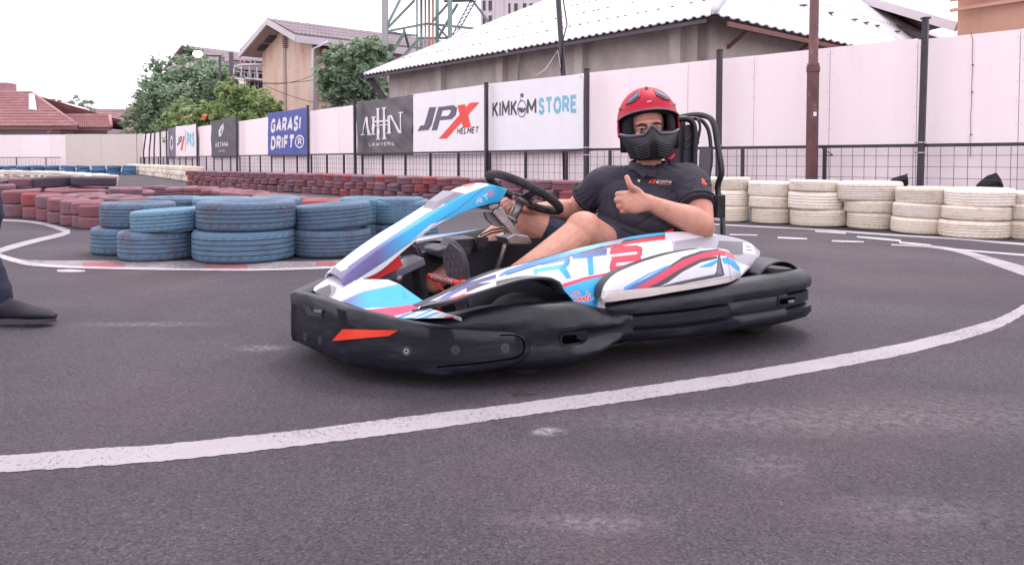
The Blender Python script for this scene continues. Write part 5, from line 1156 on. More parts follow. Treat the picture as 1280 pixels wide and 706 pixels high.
LY = [
 ('p', c5([(-300, 420), (-100, 400), (20, 372), (120, 352), (250, 345), (380, 362), (450, 398), (478, 440), (520, 560), (400, 700), (-300, 700)]), DGREY),
 ('p', c6([(262, 596), (330, 560), (430, 552), (560, 520), (899, 425), (899, 500), (430, 625), (262, 640)]), DGREY),
 ('p', c6([(330, 562), (470, 480), (650, 412), (899, 338), (899, 372), (760, 410), (600, 478), (470, 540), (400, 556)]), PURP),
 ('p', c6([(340, 556), (500, 478), (540, 476), (420, 545)]), WHITE), ('p', c6([(450, 546), (560, 490), (620, 470), (520, 530)]), rgb(90, 100, 175)),
 ('p', c6([(520, 545), (590, 512), (700, 466), (690, 492), (640, 508), (560, 540)]), RED),
 ('p', c6([(640, 500), (740, 452), (899, 392), (899, 428), (720, 486)]), WHITE),
 # top band
 ('p', c5([(-40, 345), (20, 305), (300, 208), (540, 150), (780, 85), (980, 30), (1290, 0), (1290, 24), (1000, 58), (800, 108), (560, 178), (300, 252), (20, 338), (-40, 362)]), vgrad(290, 345, rgb(60, 175, 215), rgb(80, 120, 200))),
 ('p', c5([(20, 336), (300, 250), (560, 176), (800, 108), (980, 60), (1290, 22), (1290, 36), (1000, 82), (840, 122), (640, 166), (520, 200), (290, 262), (20, 348)]), NAVY),
 ('p', c5([(790, 116), (830, 76), (978, 48), (930, 92)]), SILV),
 ('p', c5([(640, 164), (850, 122), (960, 84), (1100, 52), (1290, 28), (1290, 60), (1150, 76), (1000, 98), (860, 128), (650, 168)]), RED),
 # RT
 ('p', c5([(290, 262), (400, 228), (520, 188), (528, 196), (528, 240), (518, 268), (498, 282), (540, 368), (500, 374), (440, 300), (272, 322), (268, 342), (236, 340), (234, 296), (470, 256), (480, 250), (482, 232), (300, 270)]), vgrad(320, 336, PURP, CYAN)),
 ('p', c5([(545, 196), (560, 180), (826, 128), (822, 184), (712, 200), (720, 340), (678, 350), (664, 208), (548, 216)]), vgrad(314, 330, PURP, CYAN)),
 # 8
 ('p', c5([(846, 170), (856, 128), (900, 112), (1060, 106), (1098, 118), (1108, 140), (1104, 178), (1092, 202), (1102, 222), (1104, 250), (880, 326), (852, 312), (844, 280), (852, 236), (866, 214), (848, 200)]), rgb(120, 30, 60)),
 ('p', c5([(852, 170), (862, 134), (904, 118), (1058, 112), (1092, 124), (1101, 144), (1097, 176), (1084, 202), (1095, 222), (1097, 246), (880, 318), (860, 306), (851, 280), (858, 240), (872, 216), (856, 198)]), rgb(214, 50, 78)),
 ('p', c5([(846, 182), (1062, 156), (1066, 176), (846, 200)]), WHITE), ('p', c5([(896, 248), (1062, 232), (1064, 250), (896, 272)]), WHITE),
 # pink line, cyan foot
 ('p', c5([(466, 450), (476, 428), (850, 338), (840, 360), (800, 420), (760, 480), (745, 600), (500, 620), (486, 480)]), vgrad(346, 372, rgb(50, 175, 230), rgb(30, 145, 200))),
 ('p', c5([(470, 414), (640, 362), (860, 320), (870, 332), (840, 342), (640, 388), (476, 444)]), PINK),
 # rear: silver, carbon, sticker
 ('p', c4([(452, 96), (700, 58), (840, 84), (960, 120), (960, 260), (760, 200), (600, 128), (452, 158)]), SILV),
 ('p', c4([(700, 92), (832, 98), (832, 170), (780, 170), (740, 140), (690, 130)]), rgb(88, 84, 92)),
 ('p', c4([(834, 104), (884, 108), (902, 150), (905, 170), (836, 156)]), WHITE), ('p', c4([(846, 120), (878, 122), (880, 128), (848, 127)]), DGREY), ('p', c4([(850, 138), (884, 142), (886, 148), (851, 145)]), DGREY),
 ('s', c4([(443, 94), (454, 160)]), .5, DGREY),
]
for pts in ([(560, 545), (596, 522), (586, 508), (570, 520), (560, 505), (572, 482), (598, 486)], ):
    pass
SODI = [[(600, 492), (585, 480), (556, 488), (548, 508), (590, 520), (604, 536), (590, 556), (548, 552)], [(622, 520), (608, 530), (612, 546), (628, 546), (636, 530), (622, 520)],
        [(664, 478), (662, 548)], [(662, 524), (646, 520), (640, 540), (648, 548), (660, 540)], [(682, 516), (680, 544), (700, 540), (712, 528)], [(686, 496), (688, 500)]]
LY += [('s', c5(s), 2.6, WHITE) for s in SODI]+[('s', c5(s), 1.5, rgb(200, 30, 60)) for s in SODI]
U1 = [(522.7, 382.5, .60), (557, 367, .56), (590, 351, .53), (627, 337, .50), (660, 328, .485), (690, 319.5, .47), (708, 314.5, .465), (722, 310.5, .46), (742, 306, .455), (765, 301, .45), (800, 294, .445), (840, 290, .44), (880, 291, .44), (912, 295.5, .44), (935, 302, .44), (950, 314, .45)]
L1 = [(522.7, 386, .615), (560, 378.5, .625), (600, 365, .635), (640, 352, .64), (664, 347.2, .645), (684, 347.3, .645), (698, 352, .645), (708, 366, .645), (728, 383, .64), (768, 388, .635), (805, 380, .63), (850, 371, .63), (890, 362, .63), (912, 356, .62), (925, 346, .61), (934, 338, .57)]
side, A1, B1 = panel('side_fairing', U1, L1, 860, 150, .018, LY)
sf2 = mcopy(side); sf2.location.x = .15
# inner return of the fairing (dark plastic)
q = MB(); n = 120; A_ = rail(U1, n); 
def inr(i, t): p = A_[i]; return Vector((p.x, p.y+.012*t+.03*t, p.z-(.003+.14*sm(.52, .85, p.x))*t if t > .25 else p.z+.001))
for s in (1, -1):
    q = MB(); q.grid(lambda a, b: Vector((lambda p: (p.x+(.15 if s < 0 else 0), p.y*s, p.z))(inr(min(n-1, int(round(a*(n-1)))), b))), n-1, 6); o = kb(q, 'fairing_inner', M_darkplastic); mod(o, 'SOLIDIFY', thickness=.003)
# wheel arch skirt under the fairing lip
for s in (1, -1):
    q = MB(); Al = rail(L1[:8], 50); q.grid(lambda a, b: Vector((lambda p: (p.x+(.15 if s < 0 else 0), (p.y+.002)*s+s*.05*b, p.z-.0-.012*b))(Al[min(49, int(round(a*49)))])), 49, 3); o = kb(q, 'arch_lip', M_darkplastic); mod(o, 'SOLIDIFY', thickness=.006)
# white and red side box
U2 = [(750.5, 372, .655), (755.5, 356, .65), (768, 342.8, .645), (785, 334.4, .64), (808, 325.6, .635), (842, 316, .632), (876, 310.8, .63), (898.6, 311.3, .63), (912, 314.5, .622), (923.5, 331, .598)]
L2 = [(750.5, 376.5, .67), (758, 377.2, .675), (770, 376.3, .68), (785, 374, .685), (808, 371, .688), (842, 365, .69), (876, 359.5, .69), (898.6, 355.5, .688), (914, 351.8, .675), (924.5, 346, .64)]
LB = [('p', c4([(0, 392), (45, 382), (160, 372), (330, 352), (520, 330), (640, 310), (700, 300), (775, 282), (830, 270), (830, 400), (0, 500)]), rgb(196, 188, 186)),
      ('p', c4([(170, 362), (240, 328), (425, 232), (440, 245), (262, 345), (235, 360)]), rgb(84, 96, 160)),
      ('p', c4([(190, 360), (300, 290), (430, 232), (420, 226), (300, 278), (170, 352)]), rgb(70, 160, 215)),
      ('p', c4([(232, 358), (290, 328), (430, 240), (500, 196), (620, 156), (700, 142), (740, 150), (742, 178), (700, 172), (600, 192), (480, 252), (370, 322), (300, 354)]), rgb(208, 56, 84)),
      ('p', c4([(296, 354), (370, 320), (480, 250), (600, 190), (690, 176), (692, 190), (600, 212), (500, 264), (420, 322), (372, 346)]), DGREY),
      ('p', c4([(424, 232), (500, 182), (600, 148), (700, 136), (700, 143), (620, 157), (500, 197), (430, 240)]), DGREY),
      ('p', c4([(600, 232), (692, 194), (692, 212), (660, 236), (590, 240)]), CYAN),
      ('p', c4([(372, 346), (460, 322), (560, 300), (650, 282), (700, 272), (725, 278), (716, 290), (600, 312), (480, 334), (400, 346)]), DGREY),
      ('p', c4([(668, 286), (686, 262), (696, 165), (704, 160), (732, 284), (712, 290)]), rgb(70, 68, 82)), ('p', c4([(690, 272), (702, 190), (716, 276)]), rgb(110, 106, 122)),
      ('p', c4([(712, 190), (745, 182), (748, 222), (730, 220)]), CYAN), ('p', c4([(745, 180), (790, 205), (815, 240), (812, 262), (748, 218)]), CYAN), ('p', c4([(742, 150), (775, 160), (800, 205), (748, 182)]), rgb(190, 90, 110)),
      ('s', c4([(742, 146), (746, 180), (768, 312)]), .6, DGREY), ('s', c4([(60, 374), (330, 350), (600, 322), (760, 290)]), .5, DGREY)]
box, A2, B2 = panel('side_box', U2, L2, 560, 130, .012, LB)
mcopy(box)
for s in (1, -1):                                # edge returns of the box
    q = MB(); m_ = 80; R1 = rail(U2, m_); R0 = rail(L2, m_)
    q.grid(lambda a, b: Vector((lambda p: (p.x, p.y*s+s*.045*b, p.z-.004*b))(R1[min(m_-1, int(round(a*(m_-1))))])), m_-1, 2)
    q.grid(lambda a, b: Vector((lambda p: (p.x, p.y*s+s*.045*b, p.z-.004*b))(R0[min(m_-1, int(round(a*(m_-1))))])), m_-1, 2)
    kb(q, 'box_return', M_darkplastic)
# ---- nose panel
NV = dict(A=(.06, .12, .228), B=(.112, .10, .262), C=(.176, .14, .288), D=(.238, .22, .293), E=(.256, .28, .285), F=(.285, .42, .249), G=(.259, .455, .242), H=(.347, .58, .218), I=(.165, .47, .212), J=(.115, .35, .226), K=(.083, .25, .232), O=(.045, 0, .23), P=(.105, 0, .264), Q=(.19, 0, .300),
          d=(.262, .22, .16), e=(.285, .28, .14), f=(.315, .42, .12), c=(.2, .14, .16), q=(.21, 0, .16), g=(.36, .56, .13))
fcs = ['OABP', 'PBCQ', 'AKCB', 'KJDC', 'JED', 'JGFE', 'JIG', 'IHG', 'QCcq', 'CDdc', 'DEed', 'EFfe', 'GHgf', 'FGf']
def nose(s):
    bm = bmesh.new(); V_ = {k: bm.verts.new(L(v[0]+(.45*max(0, v[1]-.1) if s < 0 else 0), v[1]*s, v[2])) for k, v in NV.items()}
    for f in fcs: bm.faces.new([V_[c] for c in f])
    bmesh.ops.subdivide_edges(bm, edges=bm.edges, cuts=5, use_grid_fill=True, smooth=.0)
    bmesh.ops.triangulate(bm, faces=bm.faces)
    for _ in range(2): bmesh.ops.subdivide_edges(bm, edges=bm.edges, cuts=1, use_grid_fill=True)
    bmesh.ops.triangulate(bm, faces=bm.faces)
    for _ in range(1): bmesh.ops.subdivide_edges(bm, edges=bm.edges, cuts=2, use_grid_fill=True)
    bmesh.ops.recalc_face_normals(bm, faces=bm.faces)
    me = bpy.data.meshes.new('nose_panel'); bm.to_mesh(me); bm.free(); return link('nose_panel', me, M_graphic, kart)
f2 = crop(360, 220, 3.921)
LN = [('p', f2([(100, 590), (150, 552), (208, 538), (212, 560), (196, 606), (80, 616)]), rgb(60, 56, 66)), ('p', f2([(210, 548), (235, 548), (250, 566), (226, 600), (204, 606), (214, 566)]), rgb(130, 124, 136)),
      ('p', f2([(200, 660), (255, 618), (370, 566), (545, 530), (665, 608), (640, 625), (500, 642), (340, 648)]), pur2cy(430, 462)),
      ('p', f2([(560, 565), (575, 575), (590, 600), (575, 605), (560, 590)]), rgb(30, 140, 195)),
      ('s', f2([(230, 628), (370, 563), (545, 528)]), .5, NAVY), ('s', f2([(340, 648), (500, 641), (665, 622)]), .5, NAVY),
      ('p', f2([(300, 665), (380, 655), (500, 643), (648, 626), (634, 655), (560, 676), (470, 700), (380, 690)]), PINK),
      ('p', f2([(520, 700), (560, 678), (640, 655), (730, 650), (640, 690), (560, 712)]), rgb(60, 130, 170)), ('p', f2([(560, 694), (640, 664), (690, 660), (620, 690)]), WHITE), ('p', f2([(610, 706), (720, 668), (760, 664), (660, 706)]), rgb(60, 150, 190))]
c7 = crop(360, 340, 3.765)
LN += [('s', c7([(672, 240), (690, 226), (716, 226)]), .9, rgb(70, 80, 120)), ('s', c7([(700, 240), (712, 228)]), .9, rgb(70, 80, 120)), ('p', c7([(730, 222), (740, 208), (784, 206), (776, 222)]), rgb(205, 60, 80))]
nl = nose(1); paint(nl, LN, WHITE); nr_ = mcopy(nl)
for v in nr_.data.vertices:
    if v.co.y > .1: v.co.x += .45*(v.co.y-.1)
LN[0:2] = []
HOLE = [('p', f2([(88, 600), (112, 572), (160, 544), (206, 530), (222, 545), (214, 580), (196, 612), (80, 640)]), rgb(46, 44, 54)), ('p', f2([(206, 532), (240, 545), (232, 575), (204, 606), (196, 600), (214, 570)]), rgb(128, 122, 136)), ('p', f2([(60, 590), (215, 498), (238, 512), (200, 532), (150, 552), (104, 584), (80, 610)]), WHITE)]  # dark patch paints the shaded nose opening into the panel colour
paint(nl, HOLE+LN, WHITE); paint(nr_, HOLE+LN, WHITE)
# ---- front fairing (steering column cover)
FK = [(.112, .282, .108, .262), (.20, .347, .185, .283), (.30, .410, .25, .309), (.40, .464, .345, .380), (.50, .520, .45, .452), (.57, .556, .535, .490), (.64, .586, .61, .517), (.70, .602, .68, .532), (.785, .584, .745, .540)]
nk = 240; R_ = catmull([Vector((k[0], k[1], 0)) for k in FK], nk+1); W_ = catmull([Vector((k[2], k[3], 0)) for k in FK], nk+1)
prof = [(-1, 0, 1), (-1, 0, .5), (-1, 0, 0)]
def fcs_(a, b):
    i = min(nk, int(round(a*nk))); t = b*2-1; s = 1 if t > 0 else -1; at = abs(t); wid = .090+.0*a; taper = 1-.25*sm(.80, 1, a)
    if at <= .62: y = at/.62; v = wid*y*taper; p = R_[i]; dz = .006*(1-y*y); return L(p.x, s*v, p.y+dz)
    y = (at-.62)/.38; p = R_[i].lerp(W_[i], y); return L(p.x, s*(wid*taper+.018*y*taper+.004*math.sin(PI*y)), p.y)
q = MB(); q.grid(fcs_, nk, 130); ff = q.build('front_fairing', M_graphic, kart, True, fix=False); autosm(ff, 60)
LF = [('p', f2([(180, 470), (440, 250), (640, 120), (700, 95), (655, 165), (520, 235), (300, 440), (270, 468), (215, 520)]), rgb(214, 208, 222)),
      ('p', f2([(185, 500), (230, 448), (262, 470), (300, 456), (320, 520), (272, 540)]), rgb(96, 90, 130)),
      ('p', f2([(275, 532), (296, 448), (420, 362), (560, 268), (690, 184), (765, 150), (800, 112), (850, 100), (1000, 40), (1030, 30), (1090, 90), (1060, 140), (900, 168), (800, 205), (700, 238), (600, 322), (480, 412), (335, 508)]), pur2cy(472, 512)),
      ('s', f2([(330, 510), (480, 414), (600, 324), (690, 262), (740, 222), (830, 165), (960, 62)]), .7, NAVY),
      ('s', f2([(298, 448), (420, 362), (560, 268), (690, 184), (765, 150), (800, 112)]), .5, NAVY),
      ('p', f2([(690, 108), (740, 68), (830, 48), (790, 90), (750, 118)]), rgb(220, 110, 150)), ('p', f2([(850, 52), (880, 40), (930, 34), (905, 52), (870, 60)]), rgb(222, 60, 66)), ('p', f2([(830, 55), (850, 44), (862, 50), (845, 62)]), NAVY)]
c8_ = crop(520, 220, 10.08)
LF += [('s', c8_(s), .95, WHITE) for s in ([(758, 350), (770, 300), (800, 282), (818, 290), (812, 312), (775, 322)], [(790, 318), (828, 330)], [(836, 258), (900, 222)], [(866, 245), (888, 298)])]
LF += [('s', c8_([(912, 200), (940, 186), (958, 198), (962, 225), (940, 244), (912, 246), (902, 225), (912, 200)]), 1.5, rgb(214, 90, 140)), ('s', c8_([(910, 218), (955, 208)]), 1.0, rgb(214, 90, 140))]
paint(ff, LF, WHITE)
ffb = bvh([ff]); mod(ff, 'SOLIDIFY', thickness=.004, offset=-1)
x, y = c8_([(1040, 253)])[0]; bolt(x, y, ffb, .011, M_rubber)
for x, y in f2([(433, 327), (612, 211)]): bolt(x, y, ffb, .005, M_steel)
q = MB(); P_ = lambda u, v, h: L(u, v, h)
b0 = [(.475, -.055, .515), (.475, .055, .515), (.60, .078, .576), (.60, -.078, .576)]; t0 = [(.497, -.045, .545), (.497, .045, .545), (.565, .060, .583), (.565, -.060, .583)]
q.add([P_(*p) for p in b0+t0], [(0, 1, 5, 4), (1, 2, 6, 5), (2, 3, 7, 6), (3, 0, 4, 7), (4, 5, 6, 7)]); kb(q, 'fairing_vent', mat('grey_vent', rgb(140, 136, 148), .5), False, bev=.003)
q = MB()
for s in (1, -1): q.bar(P_(.15, s*.09, .265), P_(.33, s*.09, .34), .01, .05)
kb(q, 'fairing_trim', M_redp, False)
# ---- tub, frame, tank, pedals ------------------------------------------------------------------
q = MB(); q.add([P_(.06, -.1, .058), P_(.06, .24, .058), P_(.13, .42, .056), P_(.24, .52, .055), P_(.45, .60, .055), P_(.80, .60, .055), P_(1.2, .52, .055), P_(1.2, -.52, .055), P_(.6, -.56, .055), P_(.3, -.42, .055)], [tuple(range(10))]); o = kb(q, 'floor_pan', M_darkplastic, False); mod(o, 'SOLIDIFY', thickness=.006)  # outline widened to block sunlight falling through under the bumper
for s in (1, -1):
    q = MB(); q.tube([P_(.10, s*.12, .06), P_(.14, s*.3, .06), P_(.4, s*.36, .06), P_(.8, s*.33, .06), P_(1.2, s*.30, .06), P_(1.85, s*.32, .06)], .015, 10); kb(q, 'frame_rail', M_chassis)
    q = MB(); q.tube([P_(.25, s*.33, .10), P_(.3, s*.52, .12), P_(.55, s*.54, .12), P_(.6, s*.36, .10)], .012, 8); kb(q, 'guard_bar', M_chassis)
    q = MB(); q.tube([P_(.9, s*.32, .09), P_(.95, s*.58, .12), P_(1.5, s*.58, .12), P_(1.55, s*.32, .09)], .013, 8); kb(q, 'pod_bar', M_chassis)
q = MB()
for u in (.2, .7, 1.25, 1.85): q.tube([P_(u, -.34, .062), P_(u, .34, .062)], .014, 8)
kb(q, 'cross_tube', M_chassis)
# tub side walls (the grey inner liner the driver sits in)
def wallv(name, pts, m, th=.006):
    q = MB(); n = len(pts); q.add([P_(u, v, h) for u, v, h, l in pts]+[P_(u, v, l) for u, v, h, l in pts], [(i, i+1, n+i+1, n+i) for i in range(n-1)]); o = kb(q, name, m, True); mod(o, 'SOLIDIFY', thickness=th); mod(o, 'BEVEL', width=.004, segments=2); return o
wallv('tub_wall', [(.30, -.10, .24, .06), (.36, -.13, .30, .06), (.46, -.16, .325, .06), (.60, -.19, .335, .06), (.75, -.21, .335, .06), (.95, -.22, .32, .06)], M_darkplastic, .012)
wallv('tub_wall', [(.40, -.40, .27, .06), (.62, -.42, .30, .06), (.95, -.42, .34, .06), (1.3, -.42, .36, .06)], M_darkplastic, .012)
wallv('tub_wall', [(.46, .41, .255, .06), (.60, .40, .30, .06), (.75, .39, .33, .06), (1.0, .41, .34, .06), (1.3, .42, .38, .06), (1.6, .40, .36, .06)], M_darkplastic, .012)
q = MB(); q.add([P_(.27, -.02, .255), P_(.34, .02, .29), P_(.47, -.02, .325), P_(.47, -.16, .33), P_(.34, -.12, .30), P_(.27, -.1, .26)], [(0, 1, 2, 3, 4, 5)]); o = kb(q, 'console_cover', mat('grey_console', rgb(118, 116, 132), .45), False); mod(o, 'SOLIDIFY', thickness=.03); mod(o, 'BEVEL', width=.006, segments=2)
q = MB(); q.prism([KP(548, 322, -.05)+Vector((0, 0, 0)), KP(548, 313, -.05), KP(560, 309, -.05), KP(590, 309, -.05), KP(590, 318, -.05), KP(575, 324, -.05)], Vector((0, .16, 0))); kb(q, 'fuel_tank', M_darkplastic, False, bev=.006)
q = MB(); q.prism([KP(561, 313, -.06), KP(570, 299, -.06), KP(596, 297, -.06), KP(604, 313, -.06)], Vector((0, .12, 0))); kb(q, 'battery_box', M_darkplastic, False, bev=.006)
q = MB(); a = KP(602, 312, -.04); q.tube([a, a+Vector((0, 0, .05))], .028, 14); kb(q, 'filler_cap', M_rubber)
q = MB(); q.box(KP(630, 322, .0)+Vector((.1, .1, -.02)), (.5, .012, .16)); kb(q, 'splash_panel', M_darkplastic, False)
# pedals
def P3(px, py, v): return KP(px, py, v)
q = MB(); a, b = P3(536, 345, .14), P3(577, 355, .30); q.tube([a, b], .011, 12); pdl = kb(q, 'brake_pedal', M_redp)
q = MB(); 
for k in range(9): t = .16+.075*k; c = a.lerp(b, t); d_ = (b-a).normalized(); q.tube([c-d_*.003, c+d_*.003], .0135, 12)
kb(q, 'grip_ridge', M_alu, False, parent=pdl)
q = MB(); q.tube([b, b+(b-a).normalized()*.022], .017, 14); kb(q, 'end_cap', M_redp, parent=pdl)
q = MB(); q.tube([P3(540, 350, .15), P3(556, 364, .17), P_(.42, .16, .08)], .009, 8); kb(q, 'pedal_arm', M_redp, parent=pdl)
q = MB(); q.tube([P_(.36, -.30, .20), P_(.36, -.12, .20)], .011, 10); q.tube([P_(.37, -.2, .20), P_(.44, -.2, .08)], .009, 8); kb(q, 'throttle_pedal', M_redp)
q = MB(); q.tube([P_(.33, -.02, .26), P_(.36, -.05, .37), P_(.37, -.08, .06)], .009, 8); q.bar(P_(.31, -.06, .27), P_(.36, .02, .255), .02, .03); kb(q, 'fairing_strut', M_alu)
# steering: column, wheel, support bracket
wc_ = Vector((.905, 0.0, .565)); nw_ = Vector((.50, 0, .866)).normalized(); colb = P_(.76, -.01, .20)
C0 = P_(*wc_); Nw = Vector((nw_.x, 0, nw_.z))
q = MB(); q.tube([colb, C0-Nw*.05], .011, 12); kb(q, 'steering_column', M_alu)
q = MB(); q.tube([C0-Nw*.12, C0-Nw*.035], .02, 14); q.tube([C0-Nw*.125, C0-Nw*.115], .027, 14); q.tube([C0-Nw*.04, C0-Nw*.02], .04, 16); kb(q, 'column_boss', M_alu)
x_ = Vector((0, 1, 0)); y_ = Nw.cross(x_).normalized()
def rim(t, r=.163, fl=.0):
    c, s = math.cos(t), math.sin(t); k = r*(1-.10*max(0, -s)**6) ; return C0+x_*c*k+y_*s*k
sw = MB(); sw.tube([rim(2*PI*i/56) for i in range(56)], .0172, 14, closed=True); wheel_ = kb(sw, 'steering_wheel', M_rubber)
for t in (PI*.5+PI, PI*.08, PI*.92):
    q = MB(); c, s = math.cos(t), math.sin(t); d_ = x_*c+y_*s; wv = Nw.cross(d_).normalized()
    q.add([C0+d_*.02-Nw*.025+wv*.02, C0+d_*.02-Nw*.025-wv*.02, C0+d_*.155-wv*.013, C0+d_*.155+wv*.013], [(0, 1, 2, 3)]); o = kb(q, 'spoke', M_darkplastic, False, parent=wheel_); mod(o, 'SOLIDIFY', thickness=.006, offset=0)
q = MB(); q.tube([C0-Nw*.03, C0-Nw*.018], .045, 20); kb(q, 'hub_plate', M_darkplastic, parent=wheel_)
q = MB(); ring_ = [rim(PI*(.5+.0)+PI*.30*k/8-PI*.15, .165) for k in range(9)]
# cast bracket joining the fairing and the column
c9 = crop(590, 215, 7.845)
def pl3(pts, v, th, name, m, bev=.003): 
    q = MB(); P9 = [KP(x, y, v) for x, y in c9(pts)]; q.prism(P9, Vector((0, th, 0))); return kb(q, name, m, False, bev=bev)
pl3([(205, 395), (235, 365), (290, 345), (325, 375), (345, 430), (490, 620), (470, 655), (440, 665), (210, 410)], .05, .02, 'column_bracket', M_alu, .004)
pl3([(125, 400), (205, 395), (300, 510), (300, 545), (215, 525), (150, 470)], .03, .02, 'bracket_web', mat('grey_cover', rgb(120, 116, 124), .5), .003)
pl3([(330, 640), (420, 600), (560, 625), (600, 690), (580, 720), (370, 715)], .06, .10, 'gear_housing', M_alu, .012)
pl3([(160, 330), (200, 308), (270, 318), (280, 345), (230, 365), (190, 378), (160, 360)], .05, .10, 'fairing_clamp', M_alu, .008)
q = MB(); q.bar(P_(.66, 0, .525), P_(.76, 0, .53), .08, .02); kb(q, 'fairing_mount', M_darkplastic, False)
for dy in (0, .012):
    q = MB(); q.tube([KP(600, 298, -.05)+Vector((0, 0, dy)), KP(615, 291, -.02)+Vector((0, 0, dy)), KP(629, 289, .0)+Vector((0, 0, dy)), KP(636, 296, .02)+Vector((0, 0, dy))], .0035, 6); kb(q, 'cable', M_rubber)
# wheels
def wheel(u, v, r, w_, steer=0):
    e = MB(); c = P_(u, v, r); pr = [(r*.55, -w_*.46), (r*.80, -w_*.5), (r*.95, -w_*.44), (r, -w_*.30), (r*1.0, 0), (r, w_*.30), (r*.95, w_*.44), (r*.80, w_*.5), (r*.55, w_*.46)]
    R = Matrix.Rotation(steer, 3, 'Z'); n = 48
    vs = [c+R @ Vector((rr*math.cos(2*PI*i/n), z, rr*math.sin(2*PI*i/n))) for i in range(n) for rr, z in pr]; S = len(pr)
    e.add(vs, [(i*S+k, i*S+k+1, ((i+1) % n)*S+k+1, ((i+1) % n)*S+k) for i in range(n) for k in range(S-1)]); ty = kb(e, 'wheel', M_rubber)
    q = MB()
    for s in (-1, 1):
        vs = [c+R @ Vector((rr*math.cos(2*PI*i/24), s*z, rr*math.sin(2*PI*i/24))) for i in range(24) for rr, z in ((r*.57, w_*.45), (r*.5, w_*.30), (r*.2, w_*.25), (0.012, w_*.3))]
        q.add(vs, [(i*4+k, i*4+k+1, ((i+1) % 24)*4+k+1, ((i+1) % 24)*4+k) for i in range(24) for k in range(3)])
    kb(q, 'rim', M_alu, parent=ty)
    q = MB(); q.tube([c+R @ Vector((0, w_*.35, 0)), c-R @ Vector((0, w_*.35, 0))], .03, 12); kb(q, 'hub', M_chassis, parent=ty)
for s in (1, -1):
    wheel(.59, s*.52, .13, .13, .12); wheel(1.69, s*.45, .135, .19)
    q = MB(); q.tube([P_(.60, s*.33, .10), P_(.59, s*.45, .13)], .016, 8); q.tube([P_(.7, s*.10, .12), P_(.64, s*.42, .12)], .008, 8); kb(q, 'tie_rod', M_chassis)
    # rear mudguard
    q = MB(); c = P_(1.70, s*.535, .14)
    q.grid(lambda a, b: c+Vector(((.165+.01*math.sin(PI*b))*math.cos(math.radians(48+84*(1-a))), (b-.5)*.17*s, (.163+.006*math.sin(PI*b))*math.sin(math.radians(48+84*(1-a)))+.006*a)), 24, 8)
    o = kb(q, 'mudguard', M_darkplastic); mod(o, 'SOLIDIFY', thickness=.004)
q = MB(); q.tube([P_(1.70, -.5, .14), P_(1.70, .5, .14)], .02, 12); kb(q, 'rear_axle', M_chassis)
q = MB(); q.tube([P_(1.62, .36, .15), P_(1.60, .47, .28), P_(1.75, .50, .30), P_(1.86, .44, .28)], .008, 8); kb(q, 'mudguard_stay', M_chassis)
# seat shell, tall roll frame and head cushion
q = MB()
def seatf(a, b):
    ang = (a-.5)*PI*1.0; prof_ = catmull([Vector((1.08, 0, .10)), Vector((1.25, 0, .07)), Vector((1.45, 0, .09)), Vector((1.58, 0, .24)), Vector((1.66, 0, .44)), Vector((1.72, 0, .60))], 21)[min(20, int(round(b*20)))]
    wv = .215*(1-.10*b); lift = .17*(1-.6*b)*(abs(math.sin(ang))**3); fwd = .10*b*abs(math.sin(ang))**2
    return L(prof_.x-fwd-.04, wv*math.sin(ang), prof_.z+lift)
q.grid(seatf, 28, 20); o = kb(q, 'seat', M_darkplastic); mod(o, 'SOLIDIFY', thickness=.008)
def W2K(px, py, d): return KMI @ PD(px, py, d)
D0 = 3.32
outer = [(903, 268), (897, 235), (902, 214), (897, 182), (893, 158), (887, 147.5), (876, 144), (864, 144.2), (850, 147), (838, 152), (832, 165), (834, 200), (842, 260)]
q = MB(); q.tube(catmull([W2K(x, y, D0+.004*(903-x)) for x, y in outer], 60), .0135, 12); kb(q, 'seat_frame', M_chassis)
q = MB(); q.tube(catmull([W2K(x, y, D0+.03) for x, y in [(890, 262), (886, 225), (889, 200), (887, 170), (882, 156), (874, 149.5), (862, 148)]], 40), .009, 10); kb(q, 'seat_frame', M_chassis)
q = MB(); q.tube(catmull([W2K(x, y, D0-.02) for x, y in [(870, 212), (870.5, 185), (874, 168), (875, 158), (873, 151), (868, 147)]], 40), .006, 8); kb(q, 'seat_frame', M_chassis)
q = MB(); q.tube(catmull([W2K(x, y, D0-.05) for x, y in [(867, 212), (868, 185), (868.5, 165), (866, 154), (858, 149), (846, 150), (838, 156), (836, 180), (838, 212)]], 50), .013, 10); kb(q, 'headrest_frame', M_blackplastic)
q = MB(); q.prism([W2K(x, y, D0-.03) for x, y in [(856, 156), (867, 155), (868, 214), (853, 214)]], Vector((.02, 0, 0))); kb(q, 'headrest_slat', M_darkplastic, False, bev=.004)
q = MB(); q.prism([W2K(x, y, D0-.02) for x, y in [(840, 152), (851.5, 150), (848.5, 214), (836, 214)]], Vector((.03, 0, 0))); kb(q, 'headrest_slat', M_darkplastic, False, bev=.004)
q = MB(); q.prism([W2K(x, y, D0+.02) for x, y in [(874, 187), (888, 185), (885, 240), (872, 240)]], Vector((.01, 0, 0))); kb(q, 'backrest_panel', mat('grey_backrest', rgb(92, 88, 100), .6), False, bev=.003)
for y0 in (170, 180):
    q = MB(); q.bar(W2K(856, y0+5, D0-.035), W2K(866, y0-2, D0-.035), .012); kb(q, 'headrest_rib', M_darkplastic, False)
for x0, y0 in ((870.5, 166), (871, 178)):
    q = MB(); q.tube([W2K(x0, y0-2, D0-.03), W2K(x0, y0+2, D0-.03)], .011, 10); kb(q, 'frame_clamp', M_rubber)
q = MB(); a = W2K(899, 258, 3.25); q.box(a, (.05, .03, .10)); kb(q, 'seat_bracket', M_rubber, False, bev=.005)
